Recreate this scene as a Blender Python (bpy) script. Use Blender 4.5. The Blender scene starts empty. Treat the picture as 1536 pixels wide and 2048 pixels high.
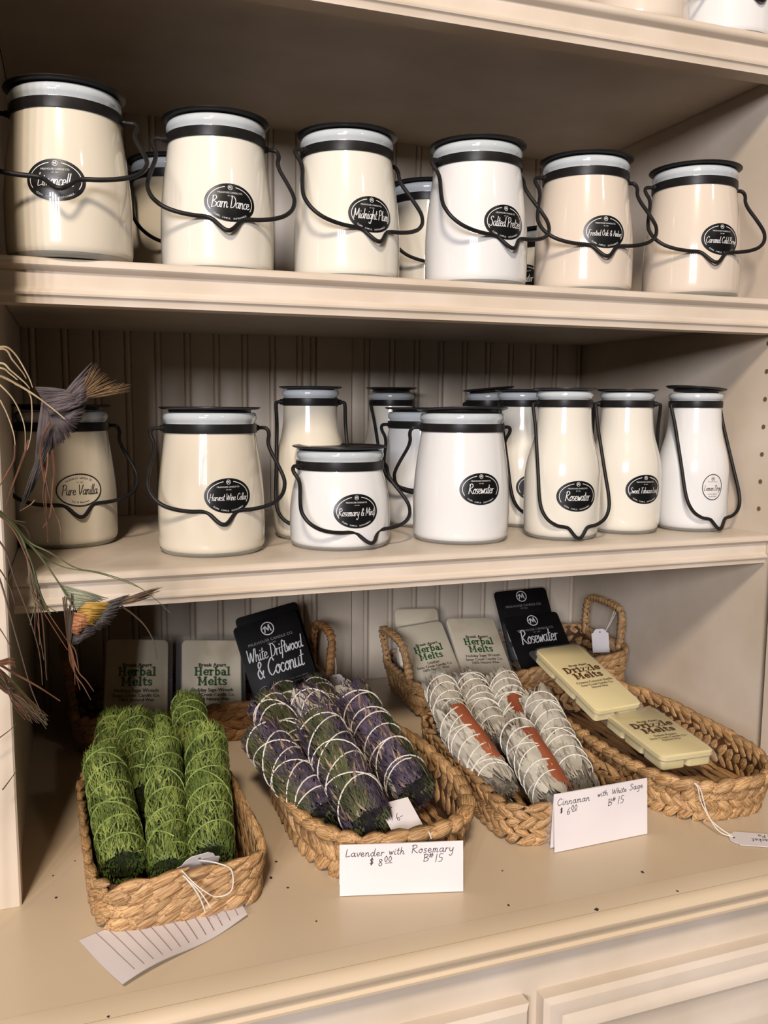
import bpy, math, random
from mathutils import Vector, Matrix
PI = math.pi
scene = bpy.context.scene
col = scene.collection
random.seed(7)

# ------------------------------------------------------------------ camera
cam_d = bpy.data.cameras.new('camera')
cam = bpy.data.objects.new('camera', cam_d); col.objects.link(cam)
cam_d.sensor_fit = 'VERTICAL'; cam_d.sensor_height = 36.0
cam_d.lens = 1751.2 / 2048 * 36.0
cam_d.clip_start = 0.02
YAW, PITCH, ROLL = math.radians(19.6646), math.radians(6.9881), math.radians(0.3286)
fwd = Vector((math.sin(YAW) * math.cos(PITCH), math.cos(YAW) * math.cos(PITCH), -math.sin(PITCH)))
rgt = Vector((math.cos(YAW), -math.sin(YAW), 0)); upv = rgt.cross(fwd)
r2 = rgt * math.cos(ROLL) + upv * math.sin(ROLL); u2 = -rgt * math.sin(ROLL) + upv * math.cos(ROLL)
mw = Matrix((r2, u2, -fwd)).transposed().to_4x4(); mw.translation = (0, 0, 1.2674)
cam.matrix_world = mw
scene.camera = cam

# ------------------------------------------------------------------ world, lights, exposure
world = bpy.data.worlds.new('world'); scene.world = world; world.use_nodes = True
bg = world.node_tree.nodes['Background']
bg.inputs[0].default_value = (1.0, 0.90, 0.80, 1); bg.inputs[1].default_value = 0.010
def area(name, loc, target, sx, sy, power, color):
    d = bpy.data.lights.new(name, 'AREA'); d.shape = 'RECTANGLE'; d.size = sx; d.size_y = sy
    d.energy = power; d.color = color
    o = bpy.data.objects.new(name, d); col.objects.link(o); o.location = loc
    o.rotation_euler = (Vector(target) - Vector(loc)).to_track_quat('-Z', 'Y').to_euler()
    return o
area('ceiling_spot', (-0.62, -1.45, 3.15), (0.35, 0.8, 1.1), 0.34, 0.34, 92, (1.0, 0.85, 0.70))
for i, dx in enumerate((-0.66, -0.30, 0.06, 0.42)):     # four narrow tall panes of the shop window across the room
    area('shop_window_pane', (-1.75 + dx*0.9, -3.1 - dx*0.42, 2.14), (0.35, 0.9, 1.2), 0.13, 0.95, 50, (0.96, 0.94, 1.0))
area('ceiling_spot_far', (1.35, -1.9, 3.0), (0.35, 0.8, 1.1), 0.16, 0.16, 5, (1.0, 0.88, 0.74))
vs = scene.view_settings
vs.view_transform = 'Standard'; vs.look = 'None'; vs.exposure = -0.04; vs.gamma = 1.0; vs.use_curve_mapping = False

# ------------------------------------------------------------------ helpers
def tag(o, label=None, cat=None, group=None, kind=None):
    if label: o['label'] = label
    if cat: o['category'] = cat
    if group: o['group'] = group
    if kind: o['kind'] = kind
    return o
def empty(name, loc=(0, 0, 0), rz=0.0):
    o = bpy.data.objects.new(name, None); col.objects.link(o)
    o.empty_display_size = 0.02
    o.location = loc; o.rotation_euler = (0, 0, rz); return o
def link(name, me, parent=None, mat4=None):
    o = bpy.data.objects.new(name, me); col.objects.link(o)
    if parent: o.parent = parent
    if mat4 is not None: o.matrix_local = mat4
    return o
class MB:
    def __init__(s): s.v = []; s.f = []
    def add(s, vs, fs):
        b = len(s.v); s.v += [tuple(v) for v in vs]; s.f += [tuple(i + b for i in f) for f in fs]; return s
    def box(s, x0, x1, y0, y1, z0, z1):
        return s.add([(x0,y0,z0),(x1,y0,z0),(x1,y1,z0),(x0,y1,z0),(x0,y0,z1),(x1,y0,z1),(x1,y1,z1),(x0,y1,z1)],
              [(3,2,1,0),(4,5,6,7),(0,1,5,4),(1,2,6,5),(2,3,7,6),(3,0,4,7)])
    def lathe(s, prof, n=48, cap0=True, cap1=True):
        vs = []; fs = []; m = len(prof)
        for i in range(n):
            a = 2 * PI * i / n
            for r, z in prof: vs.append((r * math.cos(a), r * math.sin(a), z))
        for i in range(n):
            j = (i + 1) % n
            for k in range(m - 1): fs.append((i*m+k, j*m+k, j*m+k+1, i*m+k+1))
        if cap0: fs.append(tuple(i*m for i in reversed(range(n))))
        if cap1: fs.append(tuple(i*m+m-1 for i in range(n)))
        return s.add(vs, fs)
    def tube(s, pts, r, n=8, closed=False, taper=None):
        P = [Vector(p) for p in pts]; m = len(P); vs = []; fs = []; nrm = None
        for i in range(m):
            a = P[(i-1) % m] if (closed or i > 0) else P[i]
            b = P[(i+1) % m] if (closed or i < m-1) else P[i]
            t = (b - a)
            t = t.normalized() if t.length > 1e-9 else Vector((0,0,1))
            if nrm is None:
                nrm = t.cross(Vector((0.13, 0.31, 0.94)))
                if nrm.length < 1e-3: nrm = t.cross(Vector((1,0,0)))
            nrm = (nrm - t * nrm.dot(t)).normalized(); bn = t.cross(nrm)
            rr = r * (taper(i / (m - 1)) if taper else 1)
            for k in range(n):
                q = 2 * PI * k / n
                vs.append(P[i] + nrm * (rr * math.cos(q)) + bn * (rr * math.sin(q)))
        for i in range(m if closed else m - 1):
            j = (i + 1) % m
            for k in range(n): fs.append((i*n+k, i*n+(k+1)%n, j*n+(k+1)%n, j*n+k))
        if not closed:
            fs.append(tuple(reversed(range(n)))); fs.append(tuple((m-1)*n + k for k in range(n)))
        return s.add(vs, fs)
    def extrude_x(s, prof, x0, x1):          # prof = closed loop of (y, z)
        n = len(prof)
        vs = [(x0, y, z) for y, z in prof] + [(x1, y, z) for y, z in prof]
        fs = [(i, (i+1) % n, n + (i+1) % n, n + i) for i in range(n)] + [tuple(reversed(range(n))), tuple(range(n, 2*n))]
        return s.add(vs, fs)
    def mesh(s, name, mat, smooth=True, ang=None):
        me = bpy.data.meshes.new(name); me.from_pydata(s.v, [], s.f); me.update()
        mats = mat if isinstance(mat, (list, tuple)) else [mat]
        for mm in mats: me.materials.append(mm)
        if smooth:
            me.polygons.foreach_set('use_smooth', [True] * len(me.polygons))
            if ang is not None: me.set_sharp_from_angle(angle=math.radians(ang))
        return me
    def build(s, name, mat, parent=None, smooth=True, ang=35, mat4=None):
        return link(name, s.mesh(name, mat, smooth, ang), parent, mat4)
def fixn(o):                                  # consistent outward normals
    import bmesh
    bm = bmesh.new(); bm.from_mesh(o.data); bmesh.ops.recalc_face_normals(bm, faces=bm.faces[:]); bm.to_mesh(o.data); bm.free()
    return o
def catmull(pts, k=6):
    P = [Vector(p) for p in pts]; out = []
    for i in range(len(P) - 1):
        p0 = P[max(i-1, 0)]; p1 = P[i]; p2 = P[i+1]; p3 = P[min(i+2, len(P)-1)]
        for j in range(k):
            t = j / k
            out.append(0.5 * ((2*p1) + (p2-p0)*t + (2*p0-5*p1+4*p2-p3)*t*t + (3*p1-p0-3*p2+p3)*t*t*t))
    out.append(P[-1]); return out
def rbox(mb, hx, hy, hz, r, c=(0,0,0), k=4):  # box with rounded vertical corners and small top chamfer
    loop = []
    for (sx, sy, a0) in ((1,1,0),(-1,1,90),(-1,-1,180),(1,-1,270)):
        for j in range(k+1):
            a = math.radians(a0 + 90*j/k)
            loop.append((sx*(hx-r) + r*math.cos(a), sy*(hy-r) + r*math.sin(a)))
    n = len(loop); ch = min(hz*0.4, r*0.5)
    vs = []
    for z, ins in ((-hz, ch), (-hz+ch, 0), (hz-ch, 0), (hz, ch)):
        for x, y in loop:
            vs.append((c[0] + x*(1-ins/hx), c[1] + y*(1-ins/hy), c[2] + z))
    fs = [tuple(reversed(range(n)))]
    for l in range(3):
        for i in range(n): fs.append((l*n+i, l*n+(i+1)%n, (l+1)*n+(i+1)%n, (l+1)*n+i))
    fs.append(tuple(3*n+i for i in range(n)))
    return mb.add(vs, fs)

# ------------------------------------------------------------------ materials
def mat(name, c1, c2=None, scale=20.0, rough=0.5, metal=0.0, coat=0.0, bump=0.0, bscale=None, stretch=(1,1,1), sss=0.0, trans=0.0, alpha=1.0, rand=0.0, spec=0.5, detail=4.0, rlo=0.35, rhi=0.65, ior=1.45):
    m = bpy.data.materials.new(name); m.use_nodes = True
    nt = m.node_tree; N = nt.nodes; L = nt.links
    b = N['Principled BSDF']
    b.inputs['Roughness'].default_value = rough; b.inputs['Metallic'].default_value = metal
    b.inputs['Coat Weight'].default_value = coat; b.inputs['Coat Roughness'].default_value = 0.04
    b.inputs['Specular IOR Level'].default_value = spec
    b.inputs['Subsurface Weight'].default_value = sss
    b.inputs['Transmission Weight'].default_value = trans
    b.inputs['Alpha'].default_value = alpha; b.inputs['IOR'].default_value = ior
    if sss: b.inputs['Subsurface Scale'].default_value = 0.006
    tc = N.new('ShaderNodeTexCoord'); mp = N.new('ShaderNodeMapping'); mp.inputs['Scale'].default_value = stretch
    L.new(tc.outputs['Object'], mp.inputs['Vector'])
    oi = N.new('ShaderNodeObjectInfo')
    ad = N.new('ShaderNodeVectorMath'); ad.operation = 'ADD'
    cx = N.new('ShaderNodeCombineXYZ')
    mu = N.new('ShaderNodeMath'); mu.operation = 'MULTIPLY'; mu.inputs[1].default_value = 17.0
    L.new(oi.outputs['Random'], mu.inputs[0]); L.new(mu.outputs[0], cx.inputs[0]); L.new(mu.outputs[0], cx.inputs[2])
    L.new(mp.outputs[0], ad.inputs[0]); L.new(cx.outputs[0], ad.inputs[1])
    nz = N.new('ShaderNodeTexNoise'); nz.inputs['Scale'].default_value = scale; nz.inputs['Detail'].default_value = detail
    L.new(ad.outputs[0], nz.inputs['Vector'])
    rp = N.new('ShaderNodeValToRGB'); rp.color_ramp.elements[0].position = rlo; rp.color_ramp.elements[1].position = rhi
    c2 = c2 or tuple(x * 0.93 for x in c1)
    if not trans: c1 = tuple(x * 0.72 for x in c1); c2 = tuple(x * 0.72 for x in c2)     # overall reflectance level
    rp.color_ramp.elements[0].color = (*c2, 1); rp.color_ramp.elements[1].color = (*c1, 1)
    L.new(nz.outputs['Fac'], rp.inputs[0])
    out = rp.outputs[0]
    if rand:
        hs = N.new('ShaderNodeHueSaturation')
        mr = N.new('ShaderNodeMapRange'); mr.inputs[3].default_value = 1 - rand; mr.inputs[4].default_value = 1 + rand
        L.new(oi.outputs['Random'], mr.inputs[0]); L.new(mr.outputs[0], hs.inputs['Value']); L.new(out, hs.inputs['Color'])
        out = hs.outputs[0]
    L.new(out, b.inputs['Base Color'])
    if bump:
        bp = N.new('ShaderNodeBump'); bp.inputs['Strength'].default_value = bump; bp.inputs['Distance'].default_value = 0.002
        n2 = N.new('ShaderNodeTexNoise'); n2.inputs['Scale'].default_value = bscale or scale*2; n2.inputs['Detail'].default_value = 5
        L.new(ad.outputs[0], n2.inputs['Vector']); L.new(n2.outputs['Fac'], bp.inputs['Height']); L.new(bp.outputs[0], b.inputs['Normal'])
    return m
def lin(r, g, b):
    f = lambda c: (c/255/12.92) if c/255 <= 0.04045 else ((c/255+0.055)/1.055)**2.4
    return (f(r), f(g), f(b))
M = {}
M['paint'] = mat('cream_paint', lin(232,217,199), lin(217,200,178), 9, 0.38, bump=0.05, bscale=160)
M['paint_back'] = mat('cream_paint_boards', lin(220,206,186), lin(212,197,177), 6, 0.45, bump=0.06, bscale=120, rand=0.03)
M['counter'] = mat('cream_paint_counter', lin(223,202,172), lin(216,194,163), 5, 0.30, bump=0.03, bscale=140)
M['floor'] = mat('floor_wood', lin(84,56,36), lin(62,40,25), 8, 0.5, stretch=(1,8,1))
M['plaster'] = mat('wall_plaster', lin(200,190,175), None, 10, 0.8)
M['seam'] = mat('paint_seam', lin(176,150,118), None, 40, .6)
M['hole'] = mat('hole_dark', lin(112,90,68), None, 40, 0.8)
M['black'] = mat('black_metal', (0.012,0.011,0.011), (0.018,0.016,0.015), 60, 0.36, spec=0.2)
M['wire'] = mat('black_wire', (0.012,0.011,0.011), (0.02,0.018,0.017), 60, 0.42, spec=0.2)
M['glass_rim'] = mat('clear_glass', (0.60,0.64,0.65), (0.54,0.58,0.60), 30, 0.06, coat=0.5, trans=0.25)
M['glass_base'] = mat('clear_glass_base', (0.66,0.67,0.62), (0.6,0.61,0.57), 30, 0.05, trans=0.7)
def wax(n, c): return mat(n, c, tuple(x*0.965 for x in c), 26, 0.22, coat=0.9, sss=0.10, stretch=(1,1,0.35), rlo=0.3, rhi=0.7, spec=0.12)
M['wax_cream'] = wax('wax_cream', lin(234,224,203))
M['wax_ivory'] = wax('wax_ivory', lin(240,234,219))
M['wax_white'] = wax('wax_white', lin(240,239,236))
M['wax_tan'] = wax('wax_tan', lin(232,217,199))
M['label_black'] = mat('label_black', (0.008,0.008,0.008), None, 50, 0.3, coat=0.4)
M['print_white'] = mat('print_white', (0.86,0.85,0.83), None, 50, 0.45)
M['print_black'] = mat('print_black', (0.012,0.012,0.012), None, 50, 0.5)
M['label_clear'] = mat('label_clear', lin(240,236,232), None, 50, 0.4, coat=0.3)
M['label_cream'] = mat('label_cream', lin(236,226,204), None, 50, 0.4, coat=0.3)

# ------------------------------------------------------------------ lettering
GL = {
'a':(.95,[[(.72,.85),(.4,1),(.08,.55),(.25,.05),(.55,.2),(.74,.95)],[(.76,1),(.68,.3),(.82,.02),(.98,.2)]]),
'b':(.8,[[(.22,2),(.1,.1)],[(.1,.5),(.4,1),(.7,.6),(.5,.05),(.1,.1)]]),
'c':(.72,[[(.66,.85),(.4,1),(.08,.5),(.35,0),(.72,.22)]]),
'd':(1.0,[[(.7,.85),(.4,.95),(.08,.5),(.25,.02),(.55,.15),(.72,.8)],[(.86,2),(.72,.4),(.85,.02),(1,.15)]]),
'e':(.78,[[(.1,.45),(.58,.6),(.5,.95),(.25,.95),(.08,.45),(.35,0),(.78,.25)]]),
'f':(.65,[[(.75,1.75),(.5,2),(.35,1.5),(.22,0),(.05,-.7)],[(.05,.95),(.62,1.0)]]),
'g':(.85,[[(.7,.85),(.4,1),(.08,.55),(.3,.08),(.6,.3),(.72,.95)],[(.75,1),(.62,-.6),(.35,-1),(.08,-.7)]]),
'h':(.88,[[(.22,2),(.1,0)],[(.12,.4),(.4,1),(.62,.8),(.58,.2),(.72,0),(.88,.15)]]),
'i':(.45,[[(.2,1),(.14,.2),(.28,0),(.44,.15)],[(.27,1.42),(.29,1.52)]]),
'k':(.75,[[(.22,2),(.1,0)],[(.65,1),(.15,.5),(.72,0)]]),
'l':(.42,[[(.28,2),(.12,.4),(.25,0),(.42,.15)]]),
'm':(1.08,[[(.12,1),(.08,0)],[(.1,.5),(.3,1),(.45,.8),(.42,0)],[(.43,.5),(.65,1),(.82,.8),(.78,.15),(.93,0),(1.05,.15)]]),
'n':(.85,[[(.12,1),(.08,0)],[(.1,.5),(.4,1),(.6,.8),(.56,.15),(.7,0),(.85,.15)]]),
'o':(.78,[[(.42,1),(.08,.5),(.36,0),(.7,.5),(.42,1),(.76,.86)]]),
'p':(.78,[[(.16,1),(.04,-.9)],[(.12,.5),(.4,1),(.7,.6),(.45,.02),(.12,.2)]]),
'r':(.62,[[(.14,1),(.08,0)],[(.1,.5),(.3,.95),(.6,.9)]]),
's':(.66,[[(.6,.9),(.3,1),(.15,.7),(.5,.4),(.42,.05),(.08,.05)]]),
't':(.58,[[(.36,1.75),(.2,.3),(.35,0),(.56,.15)],[(.02,1.12),(.62,1.2)]]),
'u':(.88,[[(.12,1),(.08,.3),(.3,0),(.55,.3),(.66,1)],[(.66,1),(.6,.2),(.74,0),(.88,.15)]]),
'v':(.66,[[(.08,1),(.32,0),(.62,1),(.74,.95)]]),
'w':(.9,[[(.08,1),(.22,0),(.45,.8),(.58,0),(.85,1)]]),
'x':(.7,[[(.1,1),(.6,0)],[(.6,1),(.08,0)]]),
'y':(.8,[[(.12,1),(.1,.4),(.32,.1),(.6,.5),(.72,1)],[(.72,1),(.58,-.5),(.3,-1),(.08,-.7)]]),
'z':(.72,[[(.1,1),(.62,1),(.1,0),(.68,.02)]]),
'A':(1.2,[[(.05,0),(.62,2)],[(.62,2),(1.05,0)],[(.25,.75),(.95,.8)]]),
'B':(1.1,[[(.22,2),(.1,0)],[(.05,1.85),(.6,2.02),(.9,1.6),(.25,1.05)],[(.25,1.05),(.95,.8),(.8,.2),(.1,0)]]),
'C':(1.05,[[(1.0,1.6),(.7,2),(.15,1.3),(.12,.5),(.5,0),(1.0,.4)]]),
'D':(1.15,[[(.25,2),(.12,0)],[(.02,1.9),(.6,1.95),(1.05,1.2),(.75,.25),(.12,0)]]),
'F':(1.0,[[(.3,1.9),(.12,0)],[(.05,1.9),(1.0,2.0)],[(.15,1.05),(.8,1.1)]]),
'H':(1.2,[[(.22,2),(.08,0)],[(1.05,2),(.92,0)],[(.1,1.0),(1.05,1.1)]]),
'L':(.95,[[(.3,2),(.14,.1),(.5,.05),(.92,.2)]]),
'M':(1.45,[[(.1,0),(.25,2)],[(.25,2),(.65,.5),(1.15,2)],[(1.15,2),(1.3,0)]]),
'O':(1.2,[[(.6,2),(.1,1.1),(.5,0),(1.05,.9),(.6,2),(.8,1.9)]]),
'P':(1.0,[[(.25,2),(.1,0)],[(.02,1.8),(.6,2.05),(.95,1.5),(.5,.95),(.18,1.0)]]),
'R':(1.1,[[(.25,2),(.1,0)],[(.02,1.8),(.6,2.05),(.9,1.5),(.25,1.0)],[(.25,1.0),(.65,.4),(1.08,0)]]),
'S':(1.0,[[(.95,1.7),(.6,2.02),(.25,1.6),(.75,.9),(.7,.2),(.3,0),(.02,.3)]]),
'T':(1.0,[[(.55,1.95),(.4,0)],[(.02,1.85),(1.05,2.0)]]),
'V':(1.05,[[(.08,2),(.4,0),(1.0,2)]]),
'W':(1.55,[[(.08,2),(.3,0),(.75,1.6),(.95,0),(1.5,2)]]),
'&':(1.2,[[(1.0,0),(.4,1.3),(.6,1.9),(.8,1.5),(.2,.7),(.4,0),(.8,.2),(1.0,.8)]]),
'$':(.9,[[(.75,1.5),(.4,1.7),(.2,1.3),(.7,.8),(.5,.3),(.1,.5)],[(.38,2),(.34,0)],[(.55,2),(.5,0)]]),
'#':(1.0,[[(.35,1.9),(.2,.4)],[(.75,1.9),(.6,.4)],[(.05,1.4),(.95,1.5)],[(.02,.9),(.92,1.0)]]),
'0':(.9,[[(.45,2),(.1,1),(.4,0),(.8,1),(.45,2)]]),
'1':(.5,[[(.35,2),(.2,0)]]),
'5':(.9,[[(.85,2),(.3,1.95),(.2,1.2),(.7,1.0),(.6,.2),(.1,.1)]]),
'6':(.9,[[(.7,2),(.2,1),(.3,.1),(.75,.4),(.6,.95),(.2,.6)]]),
'8':(.9,[[(.75,1.7),(.4,2),(.2,1.5),(.75,.6),(.45,0),(.12,.5),(.75,1.7)]]),
'-':(.8,[[(.1,.9),(.7,1.0)]]), '_':(1.0,[[(0,-.3),(1.6,-.15)]]), ' ':(.6,[]), '.':(.4,[[(.15,.05),(.2,.1)]]), 'é':(.7,[]),
}
def script_strokes(s, size, slant=0.18, track=0.0, align='C'):
    out = []; x = 0
    for ch in s:
        adv, st = GL[ch]
        for k in st: out.append([((x + px + slant*py)*size, py*size) for px, py in catmull2(k)])
        x += adv + track
    w = x * size; dx = {'C': -w/2, 'L': 0}[align]
    return [[(px + dx, py) for px, py in k] for k in out], w
def catmull2(k):
    return [(p.x, p.y) for p in catmull([(a, b, 0) for a, b in k], 4)] if len(k) > 2 else [tuple(p) for p in k]
def ribbons(strokes, w, seed=1, vary=0.35):
    """flat ribbons in (u, v) -> verts, faces; broader on the downstrokes like a brush pen"""
    V = []; F = []
    for k in strokes:
        b = len(V); n = len(k)
        for i, (x, y) in enumerate(k):
            ax, ay = k[max(i-1, 0)]; bx, by = k[min(i+1, n-1)]
            tx, ty = bx-ax, by-ay; l = math.hypot(tx, ty) or 1; tx /= l; ty /= l
            hw = w/2 * (1 - vary + vary*1.6*abs(ty)); ex = 0
            if i == 0: x -= tx*hw*.6; y -= ty*hw*.6
            if i == n-1: x += tx*hw*.6; y += ty*hw*.6
            V += [(x - ty*hw, y + tx*hw), (x + ty*hw, y - tx*hw)]
        for i in range(n-1): F.append((b+2*i, b+2*i+1, b+2*i+3, b+2*i+2))
    return V, F
TC = {}
def typeset(s, size, bold=0.0, spacing=1.0, xs=1.0):
    """built-in font -> (verts2d, faces), centred"""
    key = (s, bold, spacing)
    if key not in TC:
        cu = bpy.data.curves.new('typeset', 'FONT'); cu.body = s; cu.size = 1.0; cu.offset = bold
        cu.align_x = 'CENTER'; cu.align_y = 'CENTER'; cu.space_character = spacing; cu.resolution_u = 2
        o = bpy.data.objects.new('typeset', cu); col.objects.link(o)
        me = bpy.data.meshes.new_from_object(o.evaluated_get(bpy.context.evaluated_depsgraph_get()))
        TC[key] = ([(v.co.x, v.co.y) for v in me.vertices], [tuple(p.vertices) for p in me.polygons])
        bpy.data.objects.remove(o); bpy.data.meshes.remove(me); bpy.data.curves.remove(cu)
    V, F = TC[key]
    return [(x*size*xs, y*size) for x, y in V], F
# slab-serif capitals and lower case as thick strokes with feet, for the wax-melt packs
SL = {
'H':(1.35,[[(.3,0),(.3,1.5)],[(1.0,0),(1.0,1.5)],[(.3,.78),(1.0,.78)]],[(.3,0),(.3,1.5),(1.0,0),(1.0,1.5)]),
'D':(1.3,[[(.3,0),(.3,1.5)],[(.3,1.5),(.7,1.45),(1.05,.8),(.7,.05),(.3,0)]],[(.3,0),(.3,1.5)]),
'M':(1.6,[[(.3,0),(.3,1.5)],[(.3,1.5),(.78,.3),(1.25,1.5)],[(1.25,1.5),(1.25,0)]],[(.3,0),(1.25,0),(.25,1.5),(1.3,1.5)]),
'e':(.95,[[(.18,.55),(.8,.55),(.72,.9),(.48,1.0),(.18,.55),(.45,.02),(.82,.22)]],[]),
'r':(.85,[[(.28,0),(.28,1)],[(.28,.6),(.5,.95),(.75,.9)]],[(.28,0),(.2,1)]),
'b':(1.0,[[(.25,0),(.25,1.55)],[(.25,.75),(.55,1),(.85,.5),(.55,0),(.25,.2)]],[(.18,1.55)]),
'a':(1.0,[[(.2,.82),(.5,1),(.7,.75),(.7,0)],[(.7,.6),(.3,.5),(.2,.2),(.42,0),(.7,.25)]],[(.78,0)]),
'l':(.55,[[(.28,0),(.28,1.55)]],[(.28,0),(.2,1.55)]),
't':(.75,[[(.35,1.35),(.35,.2),(.5,0),(.7,.12)],[(.1,1),(.68,1)]],[]),
's':(.85,[[(.7,.85),(.4,1),(.2,.75),(.65,.35),(.5,.02),(.18,.15)]],[]),
'i':(.55,[[(.28,0),(.28,1)],[(.28,1.35),(.28,1.45)]],[(.28,0),(.2,1)]),
'z':(.9,[[(.18,.98),(.72,.98),(.18,.02),(.76,.02)]],[]),
}
def slab(s, size, w, xs=1.0):
    V = []; F = []; x = 0
    W = sum(SL[c][0] for c in s)
    for c in s:
        adv, st, feet = SL[c]
        for k in st:
            kk = [(x+px-W/2, py) for px, py in k]
            kk = [(a*size*xs, b*size) for a, b in (catmull2(kk) if len(kk) > 4 else kk)]
            v, f = ribbons([kk], w, vary=.25); b = len(V); V += v; F += [tuple(i+b for i in q) for q in f]
        for fx, fy in feet:
            kk = [((x+fx-.2-W/2)*size*xs, fy*size), ((x+fx+.2-W/2)*size*xs, fy*size)]
            v, f = ribbons([kk], w*.75, vary=0); b = len(V); V += v; F += [tuple(i+b for i in q) for q in f]
        x += adv
    return V, F
def ring2(rx, ry, w, a0, a1, n=28, c=(0,0)):
    V = []; F = []
    for i in range(n+1):
        a = math.radians(a0 + (a1-a0)*i/n)
        for q in (-.5, .5): V.append((c[0] + (rx+q*w)*math.cos(a), c[1] + (ry+q*w)*math.sin(a)))
    for i in range(n): F.append((2*i, 2*i+1, 2*i+3, 2*i+2))
    return V, F
def mark(r, c=(0,0)):                          # round emblem: ring with a slanted peak monogram inside
    parts = [ring2(r, r, r*.16, 0, 360, 24, c)]
    st = [[(-.55,-.5),(-.3,.45)],[(-.3,.45),(.05,-.3)],[(.05,-.3),(.3,.6)],[(.3,.6),(.5,-.45)],[(-.75,.1),(-.3,.45)]]
    parts.append(ribbons([[(c[0]+x*r, c[1]+y*r) for x, y in k] for k in st], r*.16, vary=.2))
    return parts
def shift(vf, dx=0, dy=0, rot=0):
    V, F = vf; ca, sa = math.cos(rot), math.sin(rot)
    return [(x*ca - y*sa + dx, x*sa + y*ca + dy) for x, y in V], F
def arc_text(s, size, rx, ry, amid, span, below=True, bold=0.0):
    """letters along the lower or upper rim of an oval"""
    out = []; n = len(s)
    for i, ch in enumerate(s):
        if ch == ' ': continue
        t = (i - (n-1)/2) / max(n-1, 1)
        a = math.radians(amid + (span*t if below else -span*t))
        x, y = rx*math.cos(a), ry*math.sin(a)
        tx, ty = -rx*math.sin(a), ry*math.cos(a)
        rot = math.atan2(ty, tx) if below else math.atan2(-ty, -tx)
        out.append(shift(typeset(ch, size, bold), x, y, rot))
    return out
def merge(parts):
    V = []; F = []
    for v, f in parts:
        b = len(V); V += v; F += [tuple(i+b for i in q) for q in f]
    return V, F

# ------------------------------------------------------------------ the setting
XL, XR, YF, YB, ZC = -0.0512, 0.755, 0.793, 1.2045, 0.86
ZB, ZA, ZT = 1.1201, 1.3868, 1.662
tag(MB().box(-3, 3, -4, 1.4, -0.02, 0).build('floor', M['floor']), kind='structure')
tag(MB().box(-3, 3, 1.262, 1.34, 0, 2.7).build('wall_back', M['plaster']), kind='structure')

# hutch: sides, stiles, beadboard back, shelves with moulded front edges
hutch = empty('display_hutch', (0.352, 1.0, ZC))
tag(hutch, 'cream painted wooden hutch with beadboard back and three moulded shelves', 'hutch')
HI = Matrix.Translation((-0.352, -1.0, -ZC))
def hpart(mb, name, m, parent=hutch, **k): return fixn(mb.build(name, m, parent, mat4=HI if parent is hutch else None, **k))
hpart(MB().box(XL-0.03, XL-0.004, 0.749, YB+0.03, ZC, 2.15), 'side_panel', M['paint'], smooth=False)
hpart(MB().box(XR+0.002, XR+0.03, 0.779, YB+0.03, ZC, 2.15), 'side_panel', M['paint'], smooth=False)
def bev(mb, x0, x1, y0, y1, z0, z1, c=0.0015):
    pr = [(x0+c, y0), (x1-c, y0), (x1, y0+c), (x1, y1), (x0, y1), (x0, y0+c)]
    n = len(pr); vs = [(x, y, z0) for x, y in pr] + [(x, y, z1) for x, y in pr]
    return mb.add(vs, [(i, (i+1) % n, n+(i+1) % n, n+i) for i in range(n)] + [tuple(range(n)), tuple(range(n, 2*n))])
hpart(bev(MB(), XL-0.075, XL, 0.729, 0.749, ZC, 2.15), 'face_stile', M['paint'], smooth=False)
hpart(bev(MB(), XR-0.0065, XR+0.075, 0.762, 0.779, ZC, 2.15), 'face_stile', M['paint'], smooth=False)
def plank_mesh(w, bead=True):
    if bead:
        pr = [(0, .0), (0.0012, -.0012)]
        xb = w - 0.0085
        pr += [(xb-.0012, -.0012), (xb, .0012)]
        for j in range(7):
            a = PI - PI*j/6; pr.append((xb + .0004 + .0034 + .0034*math.cos(a), .0004 - .0030*math.sin(a)))
        pr += [(w, .0014), (w, .012), (0, .012)]
    else:
        pr = [(0, 0), (w, 0), (w, .012), (0, .012)]
    n = len(pr); H = 1.25
    vs = [(x, y, 0) for x, y in pr] + [(x, y, H) for x, y in pr]
    mb = MB().add(vs, [(i, (i+1) % n, n+(i+1) % n, n+i) for i in range(n)] + [tuple(range(n)), tuple(range(n, 2*n))])
    return mb
def plank(x0, x1):
    o = plank_mesh(x1-x0).build('back_board', M['paint_back'], hutch, ang=50, mat4=HI @ Matrix.Translation((x0, YB, ZC)))
    fixn(o)
xs = [XL-0.004] + [-0.0371 + 0.03845*k for k in range(10)] + [0.3287]
for a, b in zip(xs, xs[1:]): plank(a, b)
xs = [0.38] + [0.4077 + 0.0383*k for k in range(9)] + [XR+0.002]
for a, b in zip(xs, xs[1:]): plank(a, b)
hpart(bev(MB(), 0.3287, 0.38, YB-0.004, YB+0.012, ZC, 2.11), 'center_batten', M['paint_back'], smooth=False)
def lip_profile(zt, h):
    y = YF + 0.012; s = h/0.038
    pts = [(y+.012, 0), (y-.0085, 0), (y-.0125, -.0012), (y-.0148, -.0040), (y-.0148, -.0068), (y-.0128, -.0092), (y-.0090, -.0104),
           (y-.0080, -.0112), (y-.0072, -.0160), (y-.0066, -.0195), (y-.0072, -.0232), (y-.0092, -.0258), (y-.0122, -.0272), (y-.0135, -.0290), (y-.0130, -.0308),
           (y-.0112, -.0318), (y-.0104, -.0330), (y-.0098, -.0378), (y-.0090, -.0380), (y+.012, -.0380)]
    return [(a, zt + b*s) for a, b in pts]
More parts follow.
